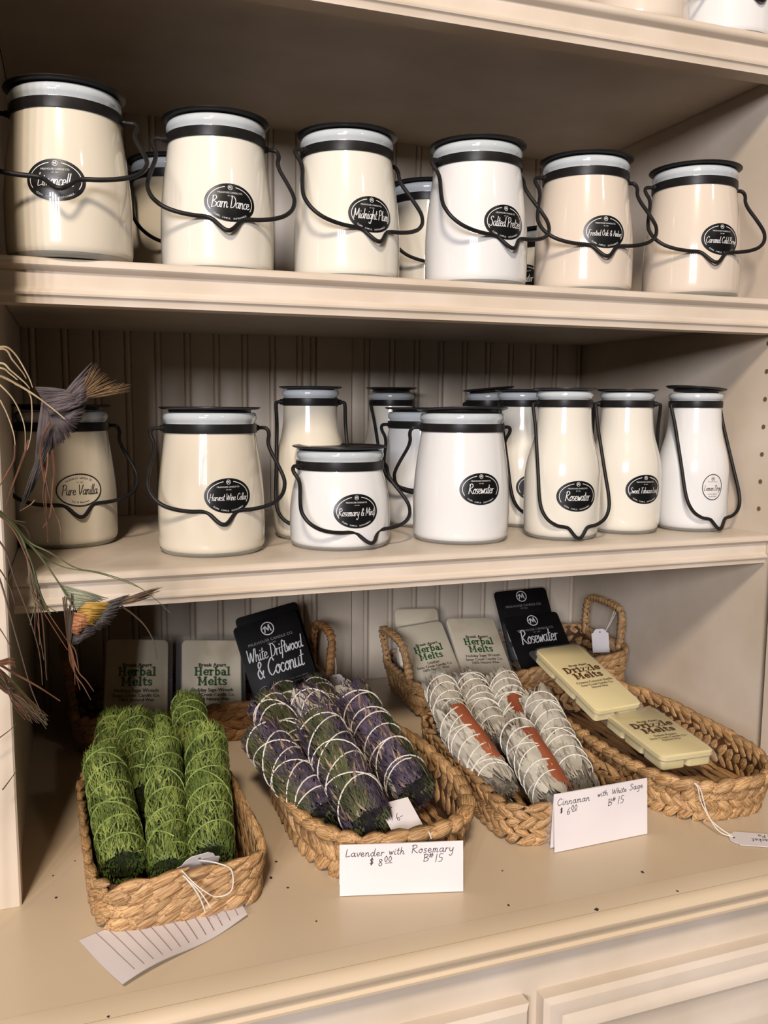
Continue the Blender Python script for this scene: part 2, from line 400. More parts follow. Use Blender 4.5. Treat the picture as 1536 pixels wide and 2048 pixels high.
for zt, h, th in ((ZB, 0.0327, 0.024), (ZA, 0.0381, 0.026), (ZT, 0.0416, 0.030)):
    sh = hpart(MB().box(XL-0.003, XR+0.001, YF+0.004, YB, zt-th, zt), 'shelf', M['paint'], smooth=False)
    lp = MB().extrude_x(lip_profile(zt + 0.0003, h), XL+0.0005, XR-0.0005).build('front_molding', M['paint'], sh, ang=38); fixn(lp)
for k in range(18):
    z = 0.99 + 0.0318*k
    if abs(z-1.107) < .02 or abs(z-1.37) < .02: continue
    if k % 1 == 0 and (z > 1.12):
        o = MB().lathe([(0.0026, 0), (0.0026, 0.0006)], 12).build('peg_hole', M['hole'], hutch, smooth=False,
            mat4=HI @ Matrix.Translation((XR+0.0018, 0.812, z)) @ Matrix.Rotation(-PI/2, 4, 'Y'))

# counter slab with moulded front
ct = empty('countertop', (0.35, 0.9, ZC-0.03)); tag(ct, 'wide cream painted countertop with moulded front edge under the baskets', 'countertop')
CI = Matrix.Translation((-0.35, -0.9, -(ZC-0.03)))
fixn(MB().box(-0.75, 1.2, 0.578, YB+0.045, ZC-0.028, ZC-0.0002).build('slab', M['counter'], ct, smooth=False, mat4=CI))
y0 = 0.5785
cp = [(y0+.012, 0), (y0-.012, 0), (y0-.0175, -.0022), (y0-.0202, -.0065), (y0-.0196, -.0105), (y0-.0160, -.0140), (y0-.0118, -.0156),
      (y0-.0100, -.0180), (y0-.0098, -.0198), (y0-.0115, -.0214), (y0-.0128, -.0232), (y0-.0124, -.0256), (y0-.0095, -.0272), (y0+.012, -.0272)]
fixn(MB().extrude_x([(a, ZC+b) for a, b in cp], -0.75, 1.2).build('front_molding', M['counter'], ct, ang=40, mat4=CI))
fixn(MB().box(-0.05, 1.15, 0.56765, 0.56795, ZC-0.0001, ZC+0.00010).build('seam', M['seam'], ct, smooth=False, mat4=CI))
# base cabinet with drawers
bc = empty('base_cabinet', (0.35, 0.9, 0)); tag(bc, 'cream painted base cabinet with raised drawer fronts below the counter', 'cabinet')
BI = Matrix.Translation((-0.35, -0.9, 0))
fixn(MB().box(-0.72, 1.17, 0.590, YB+0.045, 0.0, ZC-0.0285).build('carcass', M['paint'], bc, smooth=False, mat4=BI))
def drawer(x0, x1, z0, z1):
    mb = MB(); yb = 0.590; lv = [(0, 0.0), (0, -.012), (.004, -.016), (.010, -.0165), (.016, -.0155), (.022, -.0190), (.028, -.0200), (.034, -.0165), (.048, -.0150), (.062, -.0195), (.066, -.0195)]
    vs = []
    for ins, dy in lv: vs += [(x0+ins, yb+dy, z0+ins), (x1-ins, yb+dy, z0+ins), (x1-ins, yb+dy, z1-ins), (x0+ins, yb+dy, z1-ins)]
    fs = []
    for l in range(len(lv)-1):
        for i in range(4): fs.append((l*4+i, l*4+(i+1) % 4, (l+1)*4+(i+1) % 4, (l+1)*4+i))
    fs.append(tuple((len(lv)-1)*4+i for i in range(4))); mb.add(vs, fs)
    o = fixn(mb.build('drawer_front', M['paint'], bc, ang=25, mat4=BI))
drawer(0.3475, 0.95, 0.60, 0.7865); drawer(-0.30, 0.334, 0.60, 0.7865)

# ------------------------------------------------------------------ candle jars
KIND = {}
KIND['big'] = dict(H=.143, body=[(.0470,.0026),(.0500,.0036),(.0520,.0068),(.0527,.012),(.0530,.030),(.0528,.050),(.0520,.064),(.0506,.078),(.0488,.092),(.0468,.106),(.0452,.1165),(.0446,.121)],
    neck=(.0446,.1205,.1288), rim=(.0452,.1288,.1385), lid=(.0500,.1405), band=(.0462,.1185,.1278), base=(.0490,.0525), lab=(.060,.0475,.0335),
    bail=[(.0480,0),(.0555,0),(.0585,.0030),(.0588,.0085),(.0568,.0170),(.0578,.0270),(.0625,.0420),(.0662,.0560),(.0665,.0650),(.0628,.0755),(.0545,.0840),(.0430,.0890),(.0300,.0915),(.0190,.0922),(.0130,.0945),(.0060,.1030),(.0022,.1062),(0,.1066)])
KIND['small'] = dict(H=.106, body=[(.0470,.0026),(.0500,.0036),(.0520,.0068),(.0527,.012),(.0530,.026),(.0526,.040),(.0514,.052),(.0494,.063),(.0466,.074),(.0450,.0795),(.0446,.083)],
    neck=(.0446,.0825,.0908), rim=(.0452,.0908,.1000), lid=(.0500,.1025), band=(.0462,.0800,.0895), base=(.0490,.0525), lab=(.041,.0485,.0345),
    bail=[(.0480,0),(.0555,0),(.0585,.0030),(.0588,.0080),(.0568,.0155),(.0578,.0240),(.0625,.0370),(.0662,.0490),(.0665,.0570),(.0628,.0665),(.0545,.0740),(.0430,.0785),(.0300,.0805),(.0190,.0812),(.0130,.0835),(.0060,.0920),(.0022,.0950),(0,.0954)])
KIND['bottle'] = dict(H=.166, body=[(.0340,.0026),(.0380,.0040),(.0408,.0085),(.0420,.016),(.0424,.030),(.0424,.064),(.0416,.077),(.0394,.089),(.0361,.101),(.0331,.112),(.0312,.123),(.0302,.135),(.0296,.147)],
    neck=(.0296,.1465,.1555), rim=(.0306,.1550,.1628), lid=(.0350,.1645), band=(.0310,.1455,.1540), base=(.0360,.0405), lab=(.050,.0475,.0335),
    bail=[(.0325,0),(.0368,.0005),(.0382,.0040),(.0378,.0250),(.0388,.0500),(.0402,.0800),(.0415,.1050),(.0400,.1200),(.0340,.1310),(.0240,.1375),(.0150,.1395),(.0105,.1415),(.0050,.1490),(.0020,.1518),(0,.1522)])
MESH = {}
def body_r(kind, z):
    p = KIND[kind]['body']
    for (r0, z0), (r1, z1) in zip(p, p[1:]):
        if z0 <= z <= z1: return r0 + (r1-r0)*(z-z0)/(z1-z0)
    return p[0][0] if z < p[0][1] else p[-1][0]
def smooth_prof(p, k=3): return [(v.x, v.y) for v in catmull([(a, b, 0) for a, b in p], k)]
def jar_meshes(kind):
    if kind in MESH: return MESH[kind]
    K = KIND[kind]; d = {}
    d['body'] = MB().lathe(smooth_prof(K['body']) + [(0.012, K['body'][-1][1]+.0002)], 56).mesh('wax_body', M['wax_cream'], True, 50)
    rb, rb2 = K['base']
    d['base'] = MB().lathe([(rb-.006, 0.0006), (rb-.002, 0), (rb, .0006), (rb2-.0006, .0044), (rb2-.004, .0040), (rb-.005, .0024)], 56).mesh('glass_base', M['glass_base'], True, 60)
    nr, n0, n1 = K['neck']; rr, r0, r1 = K['rim']; h = r1-r0
    pr = [(nr-.003, n0), (nr-.0004, n0), (nr-.0004, n1-.001), (rr-.001, r0), (rr+.0006, r0+h*.25), (rr+.0010, r0+h*.5), (rr+.0004, r0+h*.8), (rr-.001, r1), (rr-.0035, r1), (rr-.0040, r1-.003), (nr-.003, n0+.001)]
    d['rim'] = MB().lathe(pr, 56, False, False).mesh('glass_rim', M['glass_rim'], True, 60)
    lr, lz = K['lid']
    pr = [(.001, lz-.0035), (rr-.0052, lz-.0035), (rr-.0048, lz-.0028), (rr-.0046, lz-.0006), (rr+.0006, lz-.0004), (lr-.0015, lz+.0004), (lr, lz+.0014), (lr-.0003, lz+.0022), (lr-.0022, lz+.0018), (rr-.002, lz+.0008), (rr-.006, lz+.0006), (.001, lz+.0005)]
    d['lid'] = MB().lathe(pr, 56).mesh('lid', M['black'], True, 40)
    br, b0, b1 = K['band']
    d['band'] = MB().lathe([(br-.0014, b0), (br, b0+.0004), (br+.0003, (b0+b1)/2), (br, b1-.0004), (br-.0014, b1)], 56, False, False).mesh('band', M['black'], True, 60)
    zc = (b0+b1)/2
    d['ear'] = [MB().tube([(s*(br-.001), 0, zc), (s*(br+.0030), 0, zc)], .0030, 10).mesh('handle_ear', M['black'], True, 40) for s in (-1, 1)]
    MESH[kind] = d; return d
def bail_mesh(kind, out):
    """wire bail hung forward so its lowest point stands 'out' metres from the jar axis"""
    K = KIND[kind]; p = K['bail']; L = p[-1][1]; a = math.asin(min(.99, out/L)); zp = (K['band'][1]+K['band'][2])/2
    half = [(x, -d*math.sin(a), zp - d*math.cos(a)) for x, d in p]
    full = [(-x, y, z) for x, y, z in half] + [q for q in reversed(half[:-1])]
    return MB().tube(catmull(full, 5), .0020, 8).mesh('handle', M['wire'], True, 60)
def wrap_on(kind, zc, V, eps):
    out = []
    for u, v in V:
        r = body_r(kind, zc+v) + eps; a = -PI/2 + u/(body_r(kind, zc)+eps)
        out.append((r*math.cos(a), r*math.sin(a), zc+v))
    return out
def disc2(rx, ry, n=44, rings=7):
    V = [(0, 0)]; F = []
    for k in range(1, rings+1):
        for i in range(n):
            a = 2*PI*i/n; V.append((rx*k/rings*math.cos(a), ry*k/rings*math.sin(a)))
    for i in range(n): F.append((0, 1+i, 1+(i+1) % n))
    for k in range(rings-1):
        for i in range(n):
            a = 1+k*n+i; b = 1+k*n+(i+1) % n; F.append((a, a+n, b+n, b))
    return V, F
def jar_label(root, kind, rot, text, style='black', dz=0.0, size=None):
    zc, w, h = KIND[kind]['lab']; zc += dz
    if size: w, h = size
    rx, ry = w/2, h/2
    R = Matrix.Rotation(rot, 4, 'Z')
    bm = M['label_' + ('clear' if style == 'round' else style)]
    pm = M['print_white'] if style == 'black' else M['print_black']
    V, F = disc2(rx, ry)
    lab = MB().add(wrap_on(kind, zc, V, .0005), F).build('label', bm, root, ang=None, mat4=R)
    def put(parts, name, eps=.0008):
        V, F = merge(parts)
        MB().add(wrap_on(kind, zc, V, eps), F).build(name, pm, lab, smooth=False)
    if style == 'black':
        rw = .00062
        put([ring2(rx*.87, ry*.83, rw, -28, 76), ring2(rx*.87, ry*.83, rw, 104, 208)], 'label_border')
        put(mark(.0021, (0, ry*.78)), 'label_emblem')
        put([shift(typeset('MILKHOUSE CANDLE CO.', .0021, .0, .95), 0, ry*.50), shift(typeset('EST. 2002', .0013), 0, ry*.34)]
            + arc_text('CLEAN. SIMPLE. SUSTAINABLE.', .0021, rx*.86, ry*.86, -90, 92), 'label_small_print')
    elif style == 'cream':
        put([ring2(rx*.965, ry*.955, .0013, 0, 360, 48)], 'label_border')
        put(arc_text('MILKHOUSE CANDLE CO.', .0026, rx*.80, ry*.72, 90, 86, below=False) + [shift(typeset('EST. 2002', .0016), 0, ry*.46)]
            + arc_text('Soy & Beeswax', .0026, rx*.80, ry*.74, -90, 50), 'label_small_print')
    else:
        put([ring2(rx*.95, ry*.955, .0009, 0, 360, 48)], 'label_border')
        put(mark(.0021, (0, ry*.62)), 'label_emblem')
        put([shift(typeset('MILKHOUSE CANDLE CO.', .0011), 0, ry*.40), shift(typeset('Limited Edition', .0020), 0, -ry*.52), shift(typeset('Spring 2025', .0020), 0, -ry*.70)], 'label_small_print')
    n = len(text); mx = w*(.80 if style == 'black' else .82)
    st, tw = script_strokes(text, 1.0, .16, -.06)
    sz = min(mx/tw, .0044)
    st = [[(x*sz, y*sz*1.15 - ry*.22 - sz*.25) for x, y in k] for k in st]
    put([ribbons(st, max(sz*.145, .00038))], 'label_lettering', .0009)
    return lab
def jar(kind, x, y, z, wx, label, group, rot=None, text=None, hrot=None, out=.0570, style='black', dz=0.0, size=None, lid_tilt=None, lid_up=0.0, name=None, handle=True):
    K = KIND[kind]; d = jar_meshes(kind)
    root = empty(name or ('candle_bottle' if kind == 'bottle' else 'candle_jar'), (x, y, z))
    tag(root, label, 'candle', group)
    me = d['body'].copy() if wx != 'wax_cream' else d['body']
    if wx != 'wax_cream': me.materials[0] = M[wx]
    link('wax_body', me, root); link('glass_base', d['base'], root); link('glass_rim', d['rim'], root)
    hr = Matrix.Rotation(math.radians(hrot or 0), 4, 'Z')
    b = link('band', d['band'], root); [link('handle_ear', e, b, hr) for e in d['ear']]
    lm = Matrix.Translation((0, 0, lid_up))
    if lid_tilt:
        ax, ang = lid_tilt; lz = K['lid'][1]
        lm = Matrix.Translation((0, 0, lz+lid_up)) @ Matrix.Rotation(math.radians(ang), 4, Vector((math.cos(math.radians(ax)), math.sin(math.radians(ax)), 0))) @ Matrix.Translation((0, 0, -lz))
    link('lid', d['lid'], root, lm)
    if handle: link('handle', bail_mesh(kind, out), root, hr)
    if text: jar_label(root, kind, math.radians(rot), text, style, dz, size)
    return root
def face(x, y, phi): return -math.degrees(math.atan2(x, y)) + phi     # phi = turn to the right of the line to the lens

GA = 'candle jars in the front row of the upper shelf'
upA = [  # x, y, wax, name, label turn, handle turn, description
 (.006,.8351,'wax_cream','Limoncello',-11,-5,'largest-looking cream candle jar, first from the left on the upper shelf'),
 (.1392,.8657,'wax_ivory','Barn Dance',13,9,'ivory candle jar, second from the left on the upper shelf'),
 (.2681,.8656,'wax_ivory','Midnight Plum',27,31,'ivory candle jar, third from the left on the upper shelf'),
 (.4042,.8517,'wax_white','Salted Pretzel',34,38,'pure white candle jar, fourth from the left on the upper shelf'),
 (.5365,.8569,'wax_tan','Frosted Oak & Amber',25,24,'tan candle jar, fifth from the left on the upper shelf'),
 (.6716,.8468,'wax_tan','Caramel Cold Brew',36,26,'tan candle jar at the right end of the upper shelf by the side panel')]
for x, y, wx, tx, lr, hr, lb in upA:
    jar('big', x, y, ZA, wx, lb, GA, face(x, y, lr), tx, face(x, y, hr), out=.076 if hr < 0 else .059)
GB = 'candle jars standing in the back of the upper shelf'
jar('big', .118, 1.025, ZA, 'wax_cream', 'shaded candle jar behind the first two jars of the upper shelf', GB, None, None, face(.118, 1.025, 30))
jar('big', .420, 1.02, ZA, 'wax_ivory', 'candle jar peeking out behind the ivory and pure white upper shelf jars', GB, None, None, face(.420, 1.02, 30))
jar('small', .598, 1.035, ZA+.0, 'wax_ivory', 'short candle jar barely seen between the white and tan upper shelf jars', GB, face(.598, 1.035, -38), 'Rosewater', face(.598, 1.035, 150))
GT = 'candle jars on the topmost shelf'
jar('big', .594, .856, ZT, 'wax_tan', 'tan candle jar on the topmost shelf cut off by the picture edge', GT)
jar('big', .706, .853, ZT, 'wax_white', 'white candle jar on the topmost shelf in the upper right corner', GT)

GM = 'candles on the middle shelf'
jar('big', -.0078, .9832, ZB, 'wax_cream', 'cream candle jar with pale oval label behind the feather spray', GM, face(-.0078,.9832,16), 'Pure Vanilla', face(-.0078,.9832,15), style='cream', lid_up=.003)
jar('big', .1319, .8865, ZB, 'wax_cream', 'cream candle jar with black oval label, second from the left on the middle shelf', GM, face(.1319,.8865,18), 'Harvest Wine Cellar', face(.1319,.8865,11), lid_up=.0015)
jar('small', .2660, .883, ZB, 'wax_white', 'short squat white candle jar at the front of the middle shelf', GM, face(.2660,.883,19), 'Rosemary & Mint', face(.2660,.883,34))
jar('big', .4049, .8803, ZB, 'wax_white', 'white candle jar with handle swung to the back, right of the squat jar', GM, face(.4049,.8803,24), 'Rosewater', face(.4049,.8803,-158), lid_tilt=(0,-3), lid_up=.001)
jar('big', .4150, 1.012, ZB, 'wax_white', 'white candle jar half hidden between the squat jar and the tall white jar', GM, None, None, face(.4150,1.012,24), lid_up=.0015)
jar('bottle', .2515, .947, ZB, 'wax_cream', 'cream milk-bottle candle behind the squat jar, leftmost of the bottles', GM, None, None, face(.2515,.947,6), out=.045)
jar('bottle', .4190, 1.145, ZB, 'wax_ivory', 'milk-bottle candle at the very back beside the beadboard batten', GM, None, None, face(.4190,1.145,42), out=.045, lid_up=.004)
jar('bottle', .5380, 1.085, ZB, 'wax_ivory', 'milk-bottle candle with tilted lid at the back of the middle shelf', GM, None, None, face(.5380,1.085,30), out=.045, lid_up=.0035, lid_tilt=(60,-5))
jar('bottle', .5270, .968, ZB, 'wax_ivory', 'ivory milk-bottle candle squeezed between the tall white jar and the front bottle', GM, face(.5270,.968,24), 'Rosewater', face(.5270,.968,40), out=.045)
jar('bottle', .5205, .8600, ZB, 'wax_ivory', 'ivory milk-bottle candle at the front with its handle hanging over the label', GM, face(.5205,.86,24), 'Rosewater', face(.5205,.86,26), out=.0450)
jar('bottle', .6170, .8800, ZB, 'wax_ivory', 'ivory milk-bottle candle, second from the right on the middle shelf', GM, face(.617,.88,34), 'Sweet Tobacco Leaf', face(.617,.88,-172), out=.045, dz=.003)
jar('bottle', .7080, .8720, ZB, 'wax_white', 'white milk-bottle candle with round pale label beside the right side panel', GM, face(.708,.872,33), 'Lemon Drop', face(.708,.872,44), style='round', dz=.004, size=(.0265,.031), out=.048, lid_tilt=(90,4), lid_up=.003)

# ------------------------------------------------------------------ woven baskets
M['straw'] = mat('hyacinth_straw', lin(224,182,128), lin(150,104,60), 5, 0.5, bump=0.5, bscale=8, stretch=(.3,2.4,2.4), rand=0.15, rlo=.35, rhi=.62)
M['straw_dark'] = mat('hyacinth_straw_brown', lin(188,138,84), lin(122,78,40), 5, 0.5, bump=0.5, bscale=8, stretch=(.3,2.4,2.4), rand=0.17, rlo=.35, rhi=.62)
M['straw_core'] = mat('hyacinth_core', lin(96,62,34), lin(62,38,20), 60, 0.7, bump=0.2)
M['string'] = mat('white_string', lin(240,234,222), lin(222,214,198), 300, 0.7)
M['paper'] = mat('white_paper', lin(240,232,230), lin(234,225,224), 12, 0.7)
M['ink'] = mat('ink', lin(46,44,58), None, 60, 0.6)
M['ink_red'] = mat('ruled_line', lin(150,120,130), None, 60, 0.6)
M['film'] = mat('clear_film', (0.9,0.9,0.9), None, 40, 0.12, alpha=0.16)
def strand_mesh(seed, matn, n=8, rings=7):
    rnd = random.Random(seed); V = []; F = []
    prof = [.06, .58, .92, 1.0, .94, .62, .08]
    bend = rnd.uniform(-.06, .06)
    for i in range(rings):
        x = -.5 + i/(rings-1); p = prof[i]
        cy = .22*math.cos(x*PI)                   # bows outwards
        cz = bend*math.sin(x*2*PI)
        for k in range(n):
            a = 2*PI*k/n; rr = p*(1 + (.10 if k % 2 else -.10) + rnd.uniform(-.06, .06))
            V.append((x, -cy*.5 - .5*rr*math.copysign(abs(math.cos(a))**.7, math.cos(a)), cz + .5*rr*math.copysign(abs(math.sin(a))**.8, math.sin(a))))
    for i in range(rings-1):
        for k in range(n): F.append((i*n+k, i*n+(k+1) % n, (i+1)*n+(k+1) % n, (i+1)*n+k))
    F.append(tuple(range(n))); F.append(tuple(reversed([(rings-1)*n+k for k in range(n)])))
    return MB().add(V, F).mesh('strand', M[matn], True, None)
STR = {m: [strand_mesh(s, m) for s in range(4)] for m in ('straw', 'straw_dark')}
def loop_pts(a, b, e, n=720):
    P = []
    for i in range(n):
        t = 2*PI*i/n; c, s = math.cos(t), math.sin(t)
        P.append((a*math.copysign(abs(c)**(2/e), c), b*math.copysign(abs(s)**(2/e), s)))
    S = [0]
    for i in range(n):
        p, q = P[i], P[(i+1) % n]; S.append(S[-1] + math.hypot(q[0]-p[0], q[1]-p[1]))
    def at(s):
        s %= S[-1]; lo, hi = 0, n
        while hi-lo > 1:
            m = (lo+hi)//2
            if S[m] <= s: lo = m
            else: hi = m
        p, q = P[lo], P[(lo+1) % n]; f = (s-S[lo])/max(S[lo+1]-S[lo], 1e-12)
        return (p[0]+(q[0]-p[0])*f, p[1]+(q[1]-p[1])*f)
    return at, S[-1]
def basket(name, label, c, rz, a, b, h, e, rows, matn='straw', slant=38, alt=True, ls=.030, sp=.0155, wv=1.55, flare=.06, tilt=None, handles=None, rim_l=.026, rim_w=.0085, seed=3, group='woven straw baskets on the counter'):
    rnd = random.Random(seed)
    root = empty(name, c, math.radians(rz)); tag(root, label, 'basket', group)
    if tilt: root.rotation_euler = (0, math.radians(tilt), math.radians(rz))
    at, S = loop_pts(a, b, e)
    def P(s, z, off=0.0):
        x, y = at(s); x2, y2 = at(s+.002); x1, y1 = at(s-.002)
        t = Vector((x2-x1, y2-y1, 0)).normalized(); nn = Vector((t.y, -t.x, 0)); k = 1 - flare*(1 - z/h)
        return Vector((x*k, y*k, z)) + nn*off, t, nn
    # inner wall shell and floor
    n = 96; V = []; F = []
    for i in range(n):
        s = S*i/n
        for z, off in ((.002, -.0006), (h, -.0006), (h, -.0022), (.002, -.0022)): V.append(P(s, z, off)[0])
    for i in range(n):
        j = (i+1) % n
        for k in range(4): F.append((i*4+k, j*4+k, j*4+(k+1) % 4, i*4+(k+1) % 4))
    fixn(MB().add(V, F).build('basket_wall', M['straw_core'], root))
    V = [P(S*i/n, .0015, -.001)[0] for i in range(n)]; V2 = [v + Vector((0, 0, .0035)) for v in V]
    fixn(MB().add(V + V2, [tuple(reversed(range(n))), tuple(range(n, 2*n))] + [(i, (i+1) % n, n+(i+1) % n, n+i) for i in range(n)]).build('basket_floor', M['straw_core'], root, smooth=False))
    cnt = 0
    def strand(s, z, ang, L, W, T, off=0.0, nm='strand'):
        p, t, nn = P(s, z, off)
        tb = P(s - L*.55, z)[1].dot(P(s + L*.55, z)[1])      # shorter pieces where the wall turns
        if tb < .8: L *= .72 if tb > .35 else .55
        # mesh x along the strand, -y outwards, z across
        R = Matrix((t, -nn, Vector((0, 0, 1)))).transposed().to_4x4()
        m4 = Matrix.Translation(p) @ R @ Matrix.Rotation(math.radians(ang), 4, 'Y') @ Matrix.Rotation(math.radians(rnd.uniform(-9, 9)), 4, 'X') @ Matrix.Diagonal((L, T, W, 1))
        return link(nm, rnd.choice(STR[matn]), root, m4)
    rh = (h - .004)/rows
    for r in range(rows):
        k = max(8, int(S/sp)); zc = .002 + rh*(r+.5)
        for i in range(k):
            sg = (1 if r % 2 == 0 else -1) if alt else 1
            strand(S*(i + (.5 if r % 2 else 0))/k + rnd.uniform(-.001, .001), zc + rnd.uniform(-.0008, .0008), -sg*(slant + rnd.uniform(-6, 6)), ls*rnd.uniform(.92, 1.12), rh*wv*rnd.uniform(.9, 1.1)*.62, .0082*rnd.uniform(.85, 1.15))
    k = max(10, int(S/(rim_l*.55)))
    for i in range(k):
        strand(S*i/k, h - .0005, -(13 + rnd.uniform(-6, 6)), rim_l*rnd.uniform(.95, 1.1), rim_w*rnd.uniform(.9, 1.1), rim_w*1.05*rnd.uniform(.9, 1.1), 0, 'rim_strand')
    fl = max(6, int(2*a/.013))
    for i in range(fl):                            # coarse strips across the floor
        x = -a*.9 + 1.8*a*(i+.5)/fl; L = 2*b*.92*(1-abs(x/a)**e)**(1/e)
        for j in range(4):
            m4 = Matrix.Translation((x*(1-flare), (-.5+(j+.5)/4)*L*(1-flare), .0052)) @ Matrix.Rotation(PI/2 + rnd.uniform(-.08, .08), 4, 'Z') @ Matrix.Diagonal((L*.30, .011, .004, 1))
            link('floor_strand', rnd.choice(STR[matn]), root, m4)
    if handles:
        hw, hh = handles
        for sx in (-1, 1):
            x0 = sx*a*.985
            path = catmull([(x0, -hw, h-.006), (x0+sx*.003, -hw*1.02, h+hh*.45), (x0+sx*.006, -hw*.94, h+hh*.88), (x0+sx*.007, -hw*.6, h+hh), (x0+sx*.007, 0, h+hh*1.02), (x0+sx*.007, hw*.6, h+hh), (x0+sx*.006, hw*.94, h+hh*.88), (x0+sx*.003, hw*1.02, h+hh*.45), (x0, hw, h-.006)], 6)
            hd = MB().tube(path, .0036, 8).build('handle', M['straw_core'], root)
            Ls = [0]
            for p, q in zip(path, path[1:]): Ls.append(Ls[-1] + (q-p).length)
            nw = int(Ls[-1]/.0075)
            for i in range(nw):
                s = Ls[-1]*(i+.5)/nw; j = max(q for q in range(len(path)-1) if Ls[q] <= s)
                f = (s-Ls[j])/(Ls[j+1]-Ls[j]); p = path[j].lerp(path[j+1], f); t = (path[j+1]-path[j]).normalized()
                u = t.cross(Vector((1, 0, 0))).normalized(); w = t.cross(u)
                m4 = Matrix.Translation(p) @ Matrix((t, u, w)).transposed().to_4x4() @ Matrix.Rotation(math.radians(32), 4, 'Y') @ Matrix.Diagonal((.0145, .0108, .0108, 1))
                link('handle_wrap', rnd.choice(STR[matn]), hd, m4)
    return root
b1 = basket('straw_basket', 'rectangular straw basket full of green herb bundles', (.0685, .780, ZC), 2.0, .069, .118, .040, 6.5, 3, 'straw', 27, False, .050, .0185, 2.0, .05, rim_l=.042, rim_w=.0078, seed=11)
b3 = basket('oval_straw_basket', 'oval straw basket full of purple lavender bundles', (.2615, .795, ZC), 0, .083, .136, .043, 2.9, 2, 'straw', 58, True, .034, .0165, 1.35, .08, rim_l=.036, rim_w=.0125, seed=12)
b5 = basket('straw_basket', 'rectangular straw basket full of pale sage and cinnamon bundles', (.4375, .802, ZC), -2.5, .068, .128, .040, 7, 4, 'straw', 26, True, .034, .0150, 1.8, .06, rim_l=.040, rim_w=.0070, seed=13)
b6 = basket('oval_straw_basket', 'oval straw basket holding the two pale yellow wax packs', (.6105, .818, ZC), -1.5, .078, .162, .040, 3.0, 3, 'straw', 46, True, .026, .0140, 1.75, .07, rim_l=.034, rim_w=.0115, seed=14)
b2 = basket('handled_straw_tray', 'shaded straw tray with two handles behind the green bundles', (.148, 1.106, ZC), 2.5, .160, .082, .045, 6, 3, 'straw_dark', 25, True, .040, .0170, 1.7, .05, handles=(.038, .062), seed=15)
b4 = basket('handled_straw_tray', 'straw tray with two braided handles in the back right corner', (.571, 1.080, ZC+.0145), -2.0, .160, .088, .045, 6, 3, 'straw', 25, True, .040, .0170, 1.7, .05, tilt=-4.2, handles=(.046, .050), seed=16)

# ------------------------------------------------------------------ herb bundles
M['green_core'] = mat('green_herb_core', lin(50,62,22), lin(30,40,12), 90, 0.8)
M['green_needle'] = mat('green_herb_needles', lin(152,166,84), lin(92,110,44), 40, 0.6)
M['green_needle_dark'] = mat('green_herb_needles_dark', lin(98,116,52), lin(54,70,26), 40, 0.6)
M['green_twine'] = mat('green_twine', lin(156,174,92), lin(120,142,66), 120, 0.7)
M['lav_core'] = mat('lavender_core', lin(48,40,46), lin(30,26,30), 80, 0.8)
M['lav'] = mat('lavender_flowers', lin(100,86,104), lin(52,44,60), 60, 0.7)
M['rosemary'] = mat('rosemary_needles', lin(96,98,64), lin(54,58,36), 50, 0.6)
M['stem_tan'] = mat('dry_stems', lin(176,150,128), lin(120,94,78), 60, 0.7)
M['sage'] = mat('dried_sage', lin(214,208,192), lin(176,168,150), 22, 0.8, bump=0.5, bscale=90, stretch=(1,1,.4), rand=0.10)
M['sage_edge'] = mat('dried_sage_edges', lin(196,186,166), lin(118,106,90), 40, 0.9, stretch=(1,1,.4))
M['sage_core'] = mat('dried_sage_core', lin(140,130,114), lin(100,90,76), 60, 0.9)
M['cinn'] = mat('cinnamon_bark', lin(176,98,62), lin(140,70,42), 30, 0.6, bump=0.2, stretch=(1,1,.3))
def blades(rnd, n, r, L, lmin, lmax, w, lift=.0025, a0=0, a1=360, z0=0.0, z1=1.0, tilt=.30, over=.006):
    """thin bent leaf blades lying on a cylinder of radius r, tips towards both ends"""
    V = []; F = []
    for _ in range(n):
        a = math.radians(rnd.uniform(a0, a1)); z = L*rnd.uniform(z0, z1); l = rnd.uniform(lmin, lmax)
        da = rnd.gauss(0, tilt)*l/r; rr = r*rnd.uniform(.93, 1.04); ww = w*rnd.uniform(.7, 1.3); b = len(V)
        lf = rnd.uniform(0, lift); s = 1
        for t, wk, up in ((0, .5, -.001), (.5, 1.0, lf*.7), (1, .12, lf)):
            aa = a + da*t; zz = min(max(z + s*l*(t-.5), -over*.4), L+over); R = rr + up
            dx = ww*wk/2/R
            V += [(R*math.cos(aa-dx), R*math.sin(aa-dx), zz), (R*math.cos(aa+dx), R*math.sin(aa+dx), zz)]
        F += [(b, b+1, b+3, b+2), (b+2, b+3, b+5, b+4)]
    return MB().add(V, F)
def tufts(rnd, n, r, L, l, w, end=1, spread=.35):
    V = []; F = []
    for _ in range(n):
        a = rnd.uniform(0, 2*PI); q = r*math.sqrt(rnd.random())*.95; b = len(V); ll = l*rnd.uniform(.4, 1)
        base = Vector((q*math.cos(a), q*math.sin(a), L-.006 if end > 0 else .006))
        d = Vector((math.cos(a)*spread*rnd.random(), math.sin(a)*spread*rnd.random(), end)).normalized()
        side = d.cross(Vector((math.cos(a+1.3), math.sin(a+1.3), .1))).normalized()*w/2
        tip = base + d*(ll+.006)
        V += [base-side, base+side, base.lerp(tip, .6)+side, base.lerp(tip, .6)-side, tip]; F += [(b, b+1, b+2, b+3), (b+3, b+2, b+4)]
    return MB().add(V, F)
